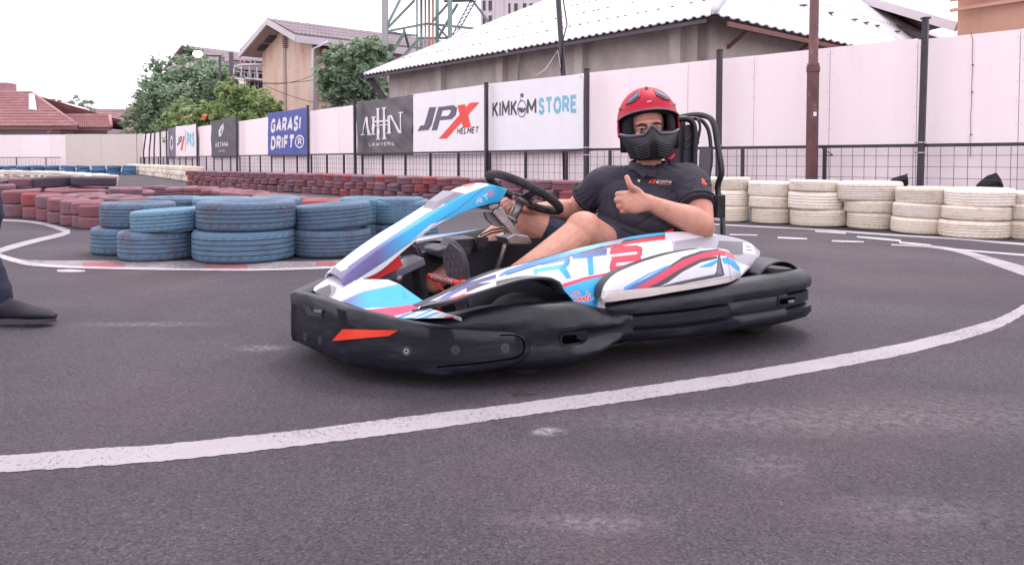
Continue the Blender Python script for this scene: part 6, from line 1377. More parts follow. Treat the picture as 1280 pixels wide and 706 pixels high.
q = MB(); q.tube([P_(1.9, -.2, .07), P_(1.82, -.16, .3), W2K(842, 260, D0+.24)], .0135, 10); q.tube([P_(1.9, .25, .07), P_(1.82, .2, .3), W2K(903, 268, D0)], .0135, 10); kb(q, 'frame_leg', M_chassis)
# seat belt strap and engine behind
q = MB(); q.bar(KMI @ PD(833, 297, 3.0), KMI @ PD(838, 283, 3.08), .035, .004); kb(q, 'seat_belt', M_orange, False)
q = MB(); q.box(P_(1.60, -.44, .22), (.34, .22, .22)); q.box(P_(1.52, -.44, .36), (.14, .16, .09)); q.tube([P_(1.72, -.42, .3), P_(1.86, -.4, .32)], .05, 14); kb(q, 'engine', M_chassis, False, bev=.015)
# =================================================================== people
class Body:
    def __init__(s): s.mb = MB()
    def limb(s, pts, rad, n=18, up=None):
        """pts: joint points, rad: radius or (a,b) with a across 'up'"""
        P = [Vector(p) for p in pts]; R = [(r, r) if not isinstance(r, (tuple, list)) else r for r in rad]
        m = (len(P)-1)*6+1; PP = catmull(P, m); RR = catmull([Vector((a, b, 0)) for a, b in R], m)
        # rounded ends
        t0 = (PP[1]-PP[0]).normalized(); t1 = (PP[-1]-PP[-2]).normalized(); C = []; 
        for k in range(4): a = PI/2*(k/4); C.append((PP[0]-t0*min(RR[0].x, RR[0].y)*math.cos(a)*.9, RR[0]*max(.06, math.sin(a))))
        C += list(zip(PP, RR))
        for k in range(3, -1, -1): a = PI/2*(k/4); C.append((PP[-1]+t1*min(RR[-1].x, RR[-1].y)*math.cos(a)*.9, RR[-1]*max(.06, math.sin(a))))
        x = Vector(up) if up is not None else t0.orthogonal(); vs = []; N = len(C)
        for i, (p, r) in enumerate(C):
            t = (C[min(i+1, N-1)][0]-C[max(i-1, 0)][0]).normalized(); x = (x-t*x.dot(t)).normalized(); y = t.cross(x)
            for k in range(n): a = 2*PI*k/n; vs.append(p+x*math.cos(a)*r.x+y*math.sin(a)*r.y)
        fs = [(i*n+k, i*n+(k+1) % n, (i+1)*n+(k+1) % n, (i+1)*n+k) for i in range(N-1) for k in range(n)]
        fs += [tuple(range(n))[::-1], tuple((N-1)*n+k for k in range(n))]; s.mb.add(vs, fs); return s
    def ball(s, c, r, R=None, n=20, m=12):
        c = Vector(c); r = (r, r, r) if not isinstance(r, (tuple, list)) else r; vs = []; fs = []
        for j in range(1, m):
            for i in range(n):
                v = Vector((r[0]*math.sin(PI*j/m)*math.cos(2*PI*i/n), r[1]*math.sin(PI*j/m)*math.sin(2*PI*i/n), r[2]*math.cos(PI*j/m))); vs.append(c+(R @ v if R else v))
        t = Vector((0, 0, r[2])); vs += [c+(R @ t if R else t), c-(R @ t if R else t)]; T = len(vs)-2
        for j in range(m-2):
            for i in range(n): fs.append((j*n+i, (j+1)*n+i, (j+1)*n+(i+1) % n, j*n+(i+1) % n))
        for i in range(n): fs.append((T, i, (i+1) % n)); fs.append((T+1, (m-2)*n+(i+1) % n, (m-2)*n+i))
        s.mb.add(vs, fs); return s
    def done(s, name, m, parent, vox=.006, smooth=6, fold=None):
        o = s.mb.build(name, m, parent); o.matrix_parent_inverse = Matrix.Identity(4)
        o.data.transform(Matrix.Translation(-parent.location))
        mod(o, 'REMESH', mode='VOXEL', voxel_size=vox, use_smooth_shade=True); mod(o, 'SMOOTH', factor=.5, iterations=smooth); bake(o)
        if fold:
            n = len(o.data.vertices); W0 = parent.location; co = np.empty(n*3); nn = np.empty(n*3)
            o.data.vertices.foreach_get('co', co); o.data.vertices.foreach_get('normal', nn); co = co.reshape(-1, 3); nn = nn.reshape(-1, 3)
            am = np.array([fold(Vector(p)+W0) for p in co]); o.data.vertices.foreach_set('co', (co+nn*am[:, None]).ravel()); o.data.update()
        o.data.polygons.foreach_set('use_smooth', [True]*len(o.data.polygons)); return o
def hand(b, wrist, D, B, T, side=1, grip=False, sc=1.0):
    """D along the palm, B out of the back of the hand, T towards the thumb side"""
    D, B, T = (Vector(x).normalized() for x in (D, B, T)); w = Vector(wrist); r = lambda k: k*sc
    b.limb([w-D*r(.01), w+D*r(.03)+B*r(.002), w+D*r(.062)+B*r(.003), w+D*r(.088)], [(r(.028), r(.021)), (r(.037), r(.021)), (r(.041), r(.019)), (r(.036), r(.015))], up=T)
    b.ball(w+D*r(.03)+T*r(.018)-B*r(.012), (r(.026), r(.018), r(.02)))
    for k, (tt, ln, ra) in enumerate(((.031, 1.0, .0102), (.0105, 1.08, .0104), (-.0105, 1.0, .0100), (-.030, .82, .0088))):
        p0 = w+D*r(.086-.004*abs(k-1))+T*r(tt); fan = T*(.10*(1-k))*(.3 if not grip else .6)
        if not grip: seq = [(-.15*1, .0)]
        a = [(.62, .80), (-.80, .60), (-.75, -.66)] if not grip else [(.75, .66), (.05, 1.0), (-.72, .68)]
        ls = (.037*ln, .026*ln, .018*ln); P = [p0-D*r(.012), p0]
        for (dd, bb), l in zip(a, ls): P.append(P[-1]+((D*dd-B*bb)+fan*.15).normalized()*r(l))
        b.limb(P, [r(ra*1.0), r(ra*1.12), r(ra*1.05), r(ra*.98), r(ra*.82)], 12)
        b.ball(P[2], r(ra*1.10), n=10, m=7)
    return w
# ---------------------------------------------------------------- driver
hipc = KW(1.40, .07, .20); drv = empty('person', (hipc.x, hipc.y, 0))
tag(drv, 'driver in red and black helmet and dark polo giving a thumbs-up in the go-kart', 'person')
M_shirt = mat('dark_polo_cloth', rgb(50, 47, 60), .85, var=.08, scale=60, bump=.25, bscale=260, dirt=rgb(62, 60, 76), dirt_amt=.3, dscale=5)
M_short = mat('navy_shorts_cloth', rgb(40, 42, 66), .85, var=.08, scale=50, bump=.2, bscale=200)
neck = PD(811, 206, 3.17); chest = PD(806, 243, 3.19); belly = PD(800, 285, 3.20)
shL = PD(862, 226, 3.10); shR = PD(757, 227, 3.26); elL = PD(878, 282, 2.93); wrL = PD(810, 253, 2.83); elR = PD(716, 262, 3.36); wrR = PD(662, 262, 3.22)
knL = KW(1.03, .25, .425); anL = KW(.63, .235, .215); knR = KW(1.0, -.20, .43); anR = KW(.585, -.17, .21)
hiL = KW(1.38, .17, .20); hiR = KW(1.38, -.05, .20)
b = Body(); across = (shL-shR).normalized(); 
b.limb([hipc+Vector((0, 0, .03)), belly, chest, neck-Vector((0, 0, .06))], [(.14, .09), (.14, .09), (.14, .08), (.06, .05)], 24, up=across)
b.limb([neck-Vector((0, -.01, .05)), neck+Vector((0, 0, .02)), neck+Vector((0, .0, .08))], [.054, .054, .055])
b.limb([shR, shL], [.05, .05]); 
b.limb([shL, shL.lerp(elL, .5)+Vector((.012, .01, 0)), elL+Vector((0, .02, .005))], [.058, .056, .050]); b.ball(elL+Vector((.002, .02, -.010)), .053)
b.limb([elL, elL.lerp(wrL, .22)+Vector((0, 0, .004)), elL.lerp(wrL, .55), wrL], [(.052, .050), (.056, .050), (.044, .040), (.030, .025)], up=(0, 0, 1))
b.limb([shR, shR.lerp(elR, .5), elR], [.056, .052, .044]); b.limb([elR, elR.lerp(wrR, .3), elR.lerp(wrR, .65), wrR], [(.046, .046), (.048, .046), (.036, .034), (.028, .022)])
for hi, kn, an in ((hiL, knL, anL), (hiR, knR, anR)):
    b.limb([hi, hi.lerp(kn, .5)+Vector((0, 0, .01)), kn], [.088, .084, .074]); b.ball(kn+(kn-hi).normalized()*.004+Vector((0, 0, .002)), .075)
    s_ = an-kn; back = Vector((0, 0, -.014))
    b.limb([kn, kn.lerp(an, .3)+back, kn.lerp(an, .62)+back*.5, an], [.070, .070, .054, .040]); b.limb([an, an+Vector((0, 0, -.02))-KD*.02], [.038, .038])
# left hand, thumb up
Dl = (PD(785, 253, 2.80)-wrL); Bl = Vector((.10, -1, .12)); Tl = Vector((-.10, .1, 1)); Dl.normalize()
hand(b, wrL, Dl, Bl, Tl, sc=1.08)
t0 = wrL+Dl*.030+Vector((0, -.004, .022)); tip = PD(783.5, 221.5, 2.79); mid_t = PD(788.5, 233, 2.785)
b.limb([t0, wrL+Dl*.048+Vector((0, -.004, .043)), mid_t, tip], [(.020), (.0155), (.0125), (.0108)], 14)
# right hand on the rim
hR = PD(641, 253, 3.19); Dr_ = (hR-wrR).normalized(); hand(b, wrR, Dr_+Vector((-.2, 0, .12)), Vector((.1, -.5, .75)), Vector((-.25, .75, .5)), grip=True, sc=1.0)
b.limb([wrR+Dr_*.02, wrR+Dr_*.05+Vector((.0, .02, .03)), wrR+Dr_*.085+Vector((-.005, .02, .035))], [.016, .013, .010], 12)
# head: skull, brow, nose, cheeks
hc = PD(809, 162.5, 3.15); fr = Vector((-.08, -1, 0)).normalized(); rt = Vector((1, -.08, 0)).normalized(); roll = math.radians(5)
upv = (Vector((0, 0, 1))*math.cos(roll)-rt*math.sin(roll)*1).normalized(); rt = fr.cross(upv).normalized(); rt = rt if rt.x > 0 else -rt
HR = Matrix((rt, -fr, upv)).transposed()
hp = lambda x, y, z: hc+rt*x+fr*y+upv*z            # x image-right, y forwards, z up
b.ball(hp(0, -.015, .035), (.076, .095, .10), HR); b.ball(hp(0, .02, -.03), (.060, .07, .075), HR); b.limb([hp(-.042, .075, .026), hp(0, .084, .029), hp(.042, .075, .026)], [.012, .013, .012], 12)
b.limb([hp(0, .082, .02), hp(0, .10, -.006), hp(0, .108, -.024)], [.008, .010, .013], 12); b.ball(hp(.038, .068, -.022), (.022, .02, .02), HR); b.ball(hp(-.038, .068, -.022), (.022, .02, .02), HR)
b.limb([hp(-.02, .086, -.052), hp(.02, .086, -.052)], [.009, .009], 10); b.ball(hp(0, .07, -.085), .024)
body = b.done('body', M_skin, drv, .0042, 5)
# fine dark hair on the forearms and shins
q = MB(); rs6 = random.Random(8); nv = len(body.data.vertices); cnt = 0
segs_ = [(elL, wrL, .06, 260), (knL, anL, .075, 200), (knR, anR, .075, 120), (elR, wrR, .06, 100)]
kdv = body.data.vertices; NN = np.empty(nv*3); CC = np.empty(nv*3); kdv.foreach_get('co', CC); kdv.foreach_get('normal', NN); CC = CC.reshape(-1, 3)+np.array(drv.location); NN = NN.reshape(-1, 3)
for a_, b_, r_, k_ in segs_:
    d_ = np.array(b_-a_); L2 = (d_**2).sum(); t_ = ((CC-np.array(a_)) @ d_)/L2; dist = np.linalg.norm(CC-np.array(a_)-t_[:, None]*d_, axis=1)
    idx = np.nonzero((t_ > .1) & (t_ < .9) & (dist < r_))[0]
    for _ in range(k_):
        i = idx[rs6.randrange(len(idx))]; p = Vector(CC[i])-drv.location; nn_ = Vector(NN[i]); dd = (b_-a_).normalized()+Vector((rs6.uniform(-.5, .5), rs6.uniform(-.5, .5), rs6.uniform(-.5, .5)))
        e = (dd*.7+nn_*.45).normalized()*rs6.uniform(.006, .012); sd2 = dd.cross(nn_).normalized()*.00028; q.add([p+sd2, p-sd2, p+e], [(0, 1, 2)])
tag(q.build('body_hair', mat('brown_hair', rgb(84, 58, 50), .8), drv, fix=False), kind='stuff')
M_eye = mat('eye_white', rgb(220, 210, 208), .2, var=.02); M_iris = mat('dark_iris', rgb(40, 28, 26), .15, var=.1); M_brow = mat('dark_brow_hair', rgb(62, 42, 40), .9, var=.3, scale=60)
for s in (-1, 1):
    def loc_(o): o.data.transform(Matrix.Translation(-drv.location)); return o
    e = Body(); e.ball(hp(s*.031, .077, .003), (.0135, .012, .0066), HR, 16, 10); eo = loc_(e.mb.build('eye', M_eye, drv, True))
    e = Body(); e.ball(hp(s*.031, .0865, .002), (.0066, .0035, .0064), HR, 14, 8); loc_(e.mb.build('iris', M_iris, eo, True))
    e = Body(); e.limb([hp(s*.013, .0955, .0165), hp(s*.032, .0955, .0215), hp(s*.052, .082, .0165)], [(.0045, .004), (.006, .004), (.0035, .003)], 8); loc_(e.mb.build('eyebrow', M_brow, drv, True))
    e = Body(); e.limb([hp(s*.016, .0885, .008), hp(s*.031, .0915, .0105), hp(s*.046, .084, .007)], [(.0045, .0035), (.0055, .004), (.004, .003)], 8); loc_(e.mb.build('eyelid', M_skin, drv, True))
# polo shirt with real sleeves and folds
sc_ = Body()
wr_ = lambda a, bb, t: a.lerp(bb, t)
sc_.limb([hipc+Vector((.01, 0, .0)), hipc.lerp(belly, .5)+Vector((0, -.01, 0)), belly+Vector((0, -.01, 0)), belly.lerp(chest, .5)+Vector((.005, -.01, 0)), chest+Vector((0, 0, .0)), chest.lerp(neck, .5)+Vector((0, .005, -.005)), neck-Vector((0, 0, .035))],
         [(.18, .135), (.195, .135), (.202, .135), (.205, .13), (.205, .125), (.155, .10), (.075, .072)], 30, up=across)
for a, c in ((shL, elL), (shR, elR)):
    oo = (a-neck); e_ = c.lerp(a, .43 if a is shL else .36)
    sc_.limb([neck.lerp(a, .35)-Vector((0, 0, .05)), a+Vector((0, 0, -.002)), a.lerp(e_, .55), e_], [.082, .074, .074, .077], 24)
def fold(p):
    q = p-hipc; d_ = (p-shL).length; n = 0
    n += .0045*noise.noise(Vector((p.x*5+p.z*3, p.y*4, p.z*22+p.x*6)))
    n += .005*(max(0, 1-abs(q.z-.10)/.16))*math.sin(p.z*95+p.x*24+3*noise.noise(p*6))*.8
    n += .004*noise.noise(Vector((p.x*16, p.y*16, p.z*9)))
    k1 = 1-abs(noise.noise(Vector((p.x*3.2+4, p.y*3, p.z*13+p.x*5)))*1.8); n -= .011*max(0, k1)**5*(1-sm(.28, .42, q.z)*.6)
    r_ = (p-shL); an = math.atan2(r_.z, -r_.x); k2 = 1-abs(noise.noise(Vector((an*5, 2.2, r_.length*2)))*2.0); n -= .007*max(0, k2)**4*sm(.06, .12, r_.length)*(1-sm(.22, .34, r_.length))
    r_ = (p-shR); an = math.atan2(r_.z, r_.x); k2 = 1-abs(noise.noise(Vector((an*5, 7.2, r_.length*2)))*2.0); n -= .007*max(0, k2)**4*sm(.06, .12, r_.length)*(1-sm(.22, .34, r_.length))
    return n
shirt = sc_.done('shirt', M_shirt, drv, .0055, 6, fold)
shv = lambda: None
# cut sleeve ends square: trim the cloth beyond each cuff plane
def trim(o, base, cp, n_, r=.12):
    bm = bmesh.new(); bm.from_mesh(o.data); n_ = n_.normalized(); c = cp-base
    dl = [v for v in bm.verts if (v.co-c).dot(n_) > 0 and (v.co-c).length < r]
    for v in dl:
        d_ = (v.co-c).dot(n_); v.co -= n_*d_*1.0
    bm.to_mesh(o.data); bm.free()
for a, c, t in ((shL, elL, .43), (shR, elR, .36)):
    e_ = c.lerp(a, t); ax = (c-a).normalized(); trim(shirt, drv.location, e_+ax*.004, ax, .13)
    q = MB(); x = ax.orthogonal().normalized(); y = ax.cross(x); q.tube([e_-ax*.012+(x*math.cos(2*PI*k/36)+y*math.sin(2*PI*k/36))*.0795-drv.location for k in range(36)], .0042, 8, closed=True); q.build('cuff', M_shirt, drv, True)
# collar, placket, buttons
q = MB(); ncs = neck-Vector((0, 0, .012))
def colf(a, b_):
    t = a*2*PI; rr = .076+.012*(1-b_)+.004*math.sin(3*t); gap = max(0, -math.sin(t)); p = ncs+Vector((math.cos(t)*rr*1.02, math.sin(t)*rr*.95, .034*(b_-.3)-.022*gap**4*1.3+.012*max(0, math.sin(t))))
    return p-drv.location
q.grid(colf, 48, 5, wrap=True); o = q.build('collar', M_shirt, drv, True); mod(o, 'SOLIDIFY', thickness=.005)
for s in (-1, 1):
    q = MB(); f0 = ncs+Vector((s*.006, -.072, -.012)); q.add([p-drv.location for p in (f0, f0+Vector((s*.060, .018, .030)), f0+Vector((s*.066, .004, .002)), f0+Vector((s*.034, -.020, -.030)))], [(0, 1, 2, 3)]); o = q.build('collar_flap', M_shirt, drv); mod(o, 'SOLIDIFY', thickness=.006, offset=0)
shb = BVHTree.FromPolygons([v.co+drv.location for v in shirt.data.vertices], [list(p.vertices) for p in shirt.data.polygons])
def onS(px, py, e=.0012):
    r = ray(px, py).normalized(); h = shb.ray_cast(Vector((0, 0, CAMZ)), r); return None if h[0] is None else h[0]-r*e
def onshirt(name, polys, m, e=.0022):
    vs, fs = [], []
    for po in polys:
        P = [onS(x, y, e) for x, y in po]
        if any(p is None for p in P): continue
        k = len(vs); vs += [p-drv.location for p in P]; fs.append(tuple(range(k, k+len(P))))
    if not vs: return
    me = bpy.data.meshes.new(name); me.from_pydata(vs, [], fs); link(name, me, m, drv)
cs = crop(765, 205, 7.057)
M_lo = mat('orange_print', rgb(232, 92, 56), .6); M_lw = mat('white_print', rgb(222, 218, 226), .6)
def strk(pts, wd): 
    out = []
    for (x1, y1), (x2, y2) in zip(pts, pts[1:]):
        dx, dy = x2-x1, y2-y1; l_ = math.hypot(dx, dy); nx, ny = -dy/l_*wd/2, dx/l_*wd/2; out.append([(x1+nx, y1+ny), (x1-nx, y1-ny), (x2-nx, y2-ny), (x2+nx, y2+ny)])
    return out
onshirt('chest_logo', [cs(p) for p in ([(318, 168), (340, 142), (352, 142), (334, 168)], [(340, 142), (386, 138), (384, 144), (346, 150)], [(360, 168), (374, 146), (386, 144), (376, 168)], [(334, 168), (340, 160), (362, 160), (358, 168)])]
        +[cs(p) for p in strk([(408, 177), (522, 184)], 5)], M_lo)
onshirt('chest_lettering', [cs(p) for s_ in ([(420, 146), (396, 148), (394, 156), (416, 158), (413, 166), (388, 166)], [(432, 148), (428, 166), (450, 167), (454, 148), (432, 148)], [(466, 148), (462, 167), (480, 168), (490, 160), (492, 150), (466, 148)], [(502, 152), (520, 153)], [(504, 152), (500, 168), (520, 170), (524, 154)]) for p in strk(s_, 6)], M_lw)
onshirt('sleeve_logo', [cs(p) for p in ([(790, 122), (806, 130), (808, 150), (836, 170), (834, 186), (792, 172)], [(812, 132), (828, 158), (812, 150)])], M_lo)
for x, y in cs([(236, 148), (250, 100)]):
    c = onS(x, y, .002)
    if c is None: continue
    q = MB(); q.tube([c-drv.location+Vector((0, .001, 0)), c-drv.location+Vector((0, -.002, 0))], .0055, 14); q.build('button', M_lw if y > 224 else M_shirt, drv)
onshirt('placket', [cs(p) for p in strk([(215, 60), (238, 120), (250, 180)], 3.5)], M_short, .001)
# shorts
sh_ = Body(); sh_.limb([hipc+Vector((.02, 0, 0)), hipc+Vector((0, 0, .10))], [(.185, .14), (.18, .13)], 24, up=across)
for hi, kn, t in ((hiL, knL, .72), (hiR, knR, .76)): sh_.limb([hi+Vector((.03, 0, .01)), hi.lerp(kn, .45)+Vector((0, 0, .012)), hi.lerp(kn, t)+Vector((0, 0, .008))], [.108, .100, .090], 22)
shorts = sh_.done('shorts', M_short, drv, .006, 6, lambda p: .004*noise.noise(p*14)+.003*noise.noise(p*30))
for hi, kn, t in ((hiL, knL, .72), (hiR, knR, .76)): trim(shorts, drv.location, hi.lerp(kn, t)+(kn-hi).normalized()*.012, kn-hi, .14)
# shoes seen from the soles
M_shoe = mat('navy_shoe_cloth', rgb(62, 62, 82), .7, var=.1); M_shoer = mat('red_shoe_rubber', rgb(168, 40, 48), .6); M_sole = mat('patterned_sole_rubber', rgb(64, 54, 60), .8, var=.2)
def shoe(name, heel, toe, nrm_, parent, mu, ms, wd=.047, tread=True, trim_m=None, lug=.0):
    """sole runs heel -> toe, nrm_ points out of the sole"""
    heel, toe, N_ = Vector(heel), Vector(toe), Vector(nrm_).normalized(); D = (toe-heel); ln = D.length; D.normalize(); N_ = (N_-D*N_.dot(D)).normalized(); X = D.cross(N_)
    w_ = [.62, .74, .72, .68, .78, .98, 1.0, .86, .45]; h_ = [.055, .075, .085, .078, .066, .054, .045, .036, .02]
    b_ = Body(); P = [heel+D*ln*(.03+.94*k/8)-N_*(h_[k]*.5+.012) for k in range(9)]; b_.limb(P, [(wd*w_[k]*.96, h_[k]*.5) for k in range(9)], 20, up=X)
    up_ = b_.done(name, mu, parent, .005, 4)
    q = MB(); m = 40; out = []
    for k in range(m):
        a = 2*PI*k/m; t = .5-.5*math.cos(a); idx = t*8; i0 = min(7, int(idx)); w0 = w_[i0]+(w_[i0+1]-w_[i0])*(idx-i0); sd_ = 1 if a < PI else -1
        w0 *= max(.0, math.sin(min(t, 1-t)*PI*6/2)) if min(t, 1-t) < 1/6 else 1
        out.append(heel+D*ln*t+X*sd_*wd*w0)
    q.prism([p-N_*.014-parent.location for p in out], N_*.018); so_ = q.build('sole', ms, up_); mod(so_, 'BEVEL', width=.004, segments=2)
    if tread:
        q = MB()
        for i in range(9):
            for j in range(-2, 3):
                t = (i+.7)/9.6; idx = t*8; i0 = min(7, int(idx)); w0 = (w_[i0]+(w_[i0+1]-w_[i0])*(idx-i0))*wd
                x = (j+(.5 if i % 2 else 0))*.018
                if abs(x) > w0*.86: continue
                q.tube([heel+D*ln*t+X*x+N_*.002-parent.location, heel+D*ln*t+X*x+N_*.007-parent.location], .0065, 6)
        q.build('tread_blocks', M_shoe, up_)
    return up_
shoe('shoe', KW(.515, .235, .15), KW(.47, .22, .41), -KD*.75+KV*.65+Vector((0, 0, -.1)), drv, M_shoe, M_sole, .040)
shoe('shoe', KW(.50, -.15, .13), KW(.445, -.15, .385), -KD*.75+KV*.65+Vector((0, 0, -.1)), drv, M_shoe, M_sole, .040)
# ---------------------------------------------------------------- helmet
M_hred = mat('red_helmet_paint', rgb(172, 4, 44), .52, var=.08, scale=12, spec=.3, dirt=rgb(130, 14, 44), dirt_amt=.4, dscale=8); M_hblk = mat('matt_black_helmet', rgb(20, 20, 27), .5, var=.12, scale=20, bump=.05)
M_hrim = mat('grey_visor_rim', rgb(92, 90, 104), .45); M_hdark = mat('helmet_padding', rgb(22, 20, 26), .95)
hel = empty('helmet', (0, 0, 0)); hel.parent = drv; 
HC = PD(809.8, 156.5, 3.175)-drv.location
hl = lambda x, y, z: HC+rt*x+fr*y+upv*z
def hrad(z):                                       # half width, half length, and forward shift at height z
    if z >= 0: k = math.sqrt(max(0, 1-(z/.161)**2.15)); return .127*k, .146*k, .0
    k = 1-.24*(-z/.15)**1.5; return .127*k, .146*(1-.12*(-z/.15)), .0
def hpt(th, z, e=0):                               # th 0 = front, +pi/2 image right
    a, b_, s = hrad(z); return hl((a+e)*math.sin(th), (b_+e)*math.cos(th), z)
def zhi(th): a = abs(th); return .058-.030*(a/1.3)**2 if a < 1.32 else .027-(.137)*sm(1.32, 1.62, a)
def zlo(th): a = abs(th); return -.044+.034*math.exp(-(a/.17)**2)+.012*sm(.7, 1.35, a)
q = MB()
def redf(a, t):
    th = (a-.5)*2*PI; z0 = zhi(th); z = z0+(.1605-z0)*(1-(1-t)**1.9); e = .004*math.exp(-((z-z0)/.01)**2) if abs(th) < 1.3 else 0
    return hpt(th, z, e+.003)
q.grid(redf, 120, 40); o = q.build('helmet_shell', M_hred, hel, True); mod(o, 'SOLIDIFY', thickness=.006, offset=-1)
q = MB()
def chinf(a, t):
    th = (a-.5)*2*1.60; z1 = zlo(th); z = z1*(1-t)+(-.139)*t; a_, b_, s = hrad(z); k = math.cos(th)
    kk = max(0, k); tap = 1-.22*t*t*abs(math.sin(th)); fw = .028*kk**2*math.sin(PI*min(1, t*1.05))+.012*math.exp(-(th/.3)**2)*(1-t)
    drop = -.012*t*max(0, k)
    if abs(th) > 1.2: z = min(z, zhi(th)+.0)
    return hl((a_+.001)*math.sin(th)*tap, (b_+.001)*math.cos(th)+fw, z+drop)
q.grid(chinf, 110, 34); chin = q.build('chin_guard', M_hblk, hel, True); mod(chin, 'SOLIDIFY', thickness=.006, offset=-1)
# rims
q = MB(); q.tube([hpt(th, zhi(th), .006) for th in [(-1.34+2.68*k/50) for k in range(51)]], .0042, 8); q.build('visor_rim', M_hrim, hel, True)
q = MB(); tp_ = []
for k in range(61):
    th = -1.42+2.84*k/60; a_ = (th/3.2)+.5; p = chinf(a_, 0.0); tp_.append(p+fr*.003)
q.tube(tp_, .0066, 8); q.build('visor_rim', M_hrim, hel, True)
q = MB()
for k in range(6):
    for s in (-1, 1):
        P = []
        for j in range(8):
            th = s*(.16+.09*j); t = .34+.095*k+.035*j*(.6)
            if t > .93: continue
            P.append(chinf(th/3.2+.5, t)+fr*.0015)
        if len(P) > 2: q.tube(P, [.0024]*(len(P)-1)+[.001], 6)
q.build('chin_vents', mat('vent_edge', rgb(58, 58, 68), .4), hel, True)
# padded lining with a smaller face opening, chin curtain
q = MB()
def linf(a, t):
    th = (a-.5)*2*PI; w1 = sm(.74, .86, abs(th)); z0 = (.049-.010*(th/.7)**2)*(1-w1)+(-.10)*w1; z = z0+(.150-z0)*t; a_, b_, s = hrad(z); return hl(a_*.90*math.sin(th), b_*.90*math.cos(th)-.004*(1-w1), z)
q.grid(linf, 100, 24); o = q.build('lining', M_hdark, hel, True); mod(o, 'SOLIDIFY', thickness=.012, offset=-1)
q = MB()
def chl(a, t): th = (a-.5)*2*1.5; z = -.030*(1-t)-.14*t+.0; a_, b_, s = hrad(z); return hl(a_*.88*math.sin(th), b_*.86*math.cos(th)+.0, z)
q.grid(chl, 40, 8); q.build('lining', M_hdark, hel, True)
# top vents
for s in (-1, 1):
    q = MB(); V4 = [(s*.36, .118), (s*.62, .098), (s*.92, .092), (s*.78, .128), (s*.42, .146)] 
    top = [hpt(th, z, .012) for th, z in V4]; bot = [hpt(th*1.04, z-.004, .001) for th, z in V4]; n = len(top)
    q.add(bot+top, [(k, (k+1) % n, n+(k+1) % n, n+k) for k in range(n)]+[tuple(range(n, 2*n))]); vo = q.build('vent', M_hrim, hel); mod(vo, 'BEVEL', width=.002, segments=2)
    q = MB(); q.add([hpt(th, z, .0135) for th, z in ((s*.44, .124), (s*.66, .107), (s*.82, .104), (s*.74, .122), (s*.48, .138))], [tuple(range(5))]); q.build('vent_mesh', mat('vent_blue', rgb(88, 112, 148), .3), vo)
    q = MB(); p = hpt(s*1.28, .075, .004); q.tube([p, p+(rt*s*.7+fr*.4)*.006], .007, 12); q.build('visor_screw', M_steel if s > 0 else M_hrim, hel)
    q = MB(); p = hpt(s*1.55, -.02, .006); q.tube([p-rt*s*.006, p-rt*s*.001], .024, 20); q.build('pivot_cover', M_hred, hel)
q = MB(); q.tube([hpt(.0, .150, .004), hpt(.0, .150, .009)], .008, 10); q.build('top_screw', M_hrim, hel)
q = MB(); q.add([hpt(th, z, .0065) for th, z in ((-.09, .086), (.07, .088), (.09, .096), (-.07, .094))], [(0, 1, 2, 3)]); q.build('helmet_badge', mat('badge_pink', rgb(222, 110, 122), .4), hel)
q = MB(); q.tube([hl(.060, .07, -.148), hl(.075, .05, -.152), hl(.092, .03, -.140), hl(.098, .02, -.135)], [.007, .009, .008, .005], 8); q.build('chin_strap', M_hred, hel, True)
# ---------------------------------------------------------------- bystander cut by the left edge
by = empty('person', (-2.17, 3.12, 0)); tag(by, 'standing bystander at the left picture edge, only a dark trouser leg and black shoe showing', 'person')
X0, Y0 = -2.185, 3.13
M_trou = mat('dark_trouser_cloth', rgb(34, 38, 58), .9, var=.12, scale=40, bump=.2, bscale=150); M_bshoe = mat('black_knit_shoe', rgb(40, 38, 48), .8, var=.1, scale=60, bump=.2, bscale=250); M_bsole = mat('dark_grey_sole', rgb(62, 58, 68), .7); M_tee = mat('grey_tee_cloth', rgb(96, 96, 104), .9)
p3 = lambda x, y, z: Vector((X0+x, Y0+y, z))
b = Body()
TX = -.42
p3 = lambda x, y, z: Vector((X0+x+TX*sm(.42, .85, z), Y0+y, z))
b.limb([p3(-.03, .09, .95), p3(-.03, .09, 1.2), p3(-.02, .09, 1.38)], [(.10, .14), (.10, .15), (.09, .13)], up=(1, 0, 0)); b.limb([p3(-.01, .09, 1.42), p3(.01, .09, 1.55)], [.055, .052])
b.ball(p3(.03, .09, 1.64), (.095, .075, .118)); b.limb([p3(.115, .09, 1.66), p3(.135, .09, 1.625)], [.010, .014], 10); b.ball(p3(.08, .09, 1.56), (.04, .035, .03)); b.limb([p3(.112, .075, 1.59), p3(.112, .105, 1.59)], [.008, .008], 8)
for s, sw_ in ((-1, .05), (1, -.05)):
    yy = .09+s*.19; b.limb([p3(-.02, .09+s*.15, 1.40), p3(-.04, yy, 1.25), p3(-.05, yy+s*.02, 1.10)], [.052, .048, .042]); b.limb([p3(-.05, yy+s*.02, 1.10), p3(-.02, yy+s*.02, .98), p3(.02+sw_*.3, yy, .86)], [.042, .038, .026])
    hand(b, p3(.02+sw_*.3, yy, .86), (.1, 0, -1), (0, s, 0), (1, 0, 0)); b.limb([p3(.04, yy, .83), p3(.06, yy-s*.01, .79), p3(.06, yy-s*.015, .76)], [.014, .012, .010], 10)
    b.ball(p3(.02, .09+s*.075, 1.64), (.018, .008, .03))
b.limb([p3(-.02, 0, .17), p3(-.005, 0, .12), p3(.01, 0, .09)], [.033, .034, .034]); b.limb([p3(-.35, .2, .17), p3(-.36, .2, .12), p3(-.36, .2, .09)], [.033, .034, .034])
b.done('body', M_skin, by, .006, 5)
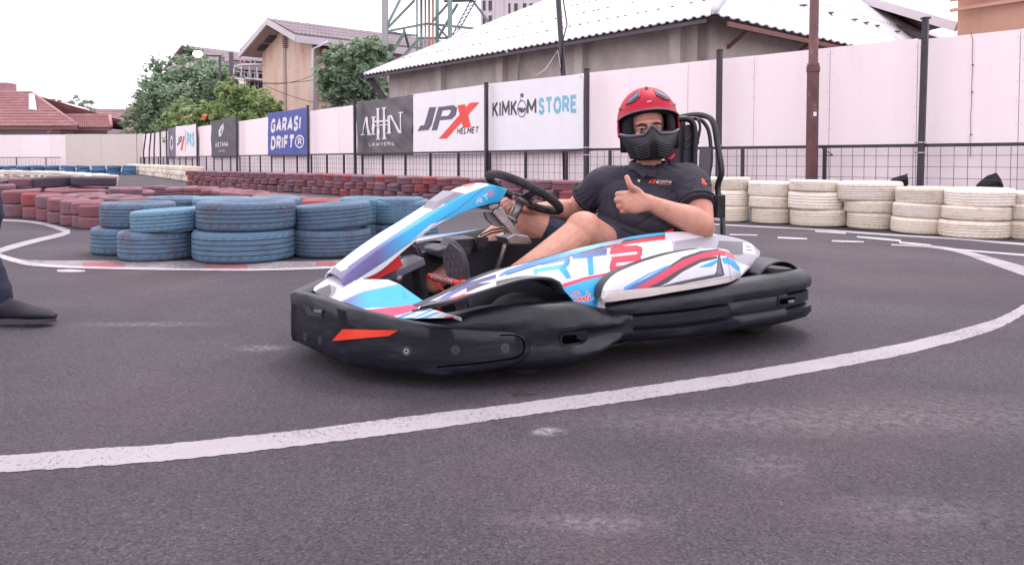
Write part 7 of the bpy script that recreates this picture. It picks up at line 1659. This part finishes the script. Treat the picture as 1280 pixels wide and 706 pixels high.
for s in (-1, 1):
    e = Body(); e.ball(p3(.112, .09+s*.03, 1.655), .011, n=12, m=8); o = e.mb.build('eye', M_eye, by, True); o.data.transform(Matrix.Translation(-by.location))
e = Body(); e.ball(p3(.012, .09, 1.685), (.104, .084, .10)); e.ball(p3(-.02, .09, 1.64), (.082, .082, .09)); e.done('hair', mat('dark_hair', rgb(36, 28, 28), .8, var=.3, scale=50, bump=.5, bscale=120), by, .006, 3, lambda p: .004*noise.noise(p*40))
e = Body(); e.limb([p3(-.03, .09, .92), p3(-.03, .09, 1.15), p3(-.03, .09, 1.38), p3(-.015, .09, 1.44)], [(.125, .17), (.125, .17), (.12, .18), (.08, .11)], 24, up=(1, 0, 0))
for s in (-1, 1): e.limb([p3(-.02, .09+s*.13, 1.39), p3(-.035, .09+s*.19, 1.27), p3(-.045, .09+s*.205, 1.17)], [.07, .066, .066])
e.done('shirt', M_tee, by, .007, 6, lambda p: .004*noise.noise(p*12))
e = Body(); e.limb([p3(-.03, .09, .98), p3(-.03, .09, .86)], [(.12, .165), (.12, .16)], 24, up=(1, 0, 0))
e.limb([p3(-.03, .01, .88), p3(-.20, .0, .66), p3(-.125, 0, .49), p3(-.08, 0, .33), p3(-.028, 0, .19), p3(-.006, 0, .115)], [.090, .080, .068, .058, .056, .056]); e.limb([p3(-.04, .18, .88), p3(-.16, .2, .5), p3(-.29, .2, .3), p3(-.36, .2, .12)], [.09, .074, .064, .06])
e.done('trousers', M_trou, by, .006, 5, lambda p: .006*noise.noise(Vector((p.x*9, p.y*9, p.z*22)))+.003*noise.noise(p*30))
for dx, dy in ((0, 0), (-.38, .2)):
    so_ = shoe('shoe', p3(-.04+dx, dy, .018), p3(.25+dx, dy-.01, .020), (0, 0, -1), by, M_bshoe, M_bsole, .048, False)
e = Body(); e.limb([p3(-.002, 0, .10), p3(.012, 0, .075)], [.045, .05]); e.limb([p3(-.37, .2, .10), p3(-.36, .2, .075)], [.045, .05]); e.done('sock', M_bshoe, by, .006, 3)
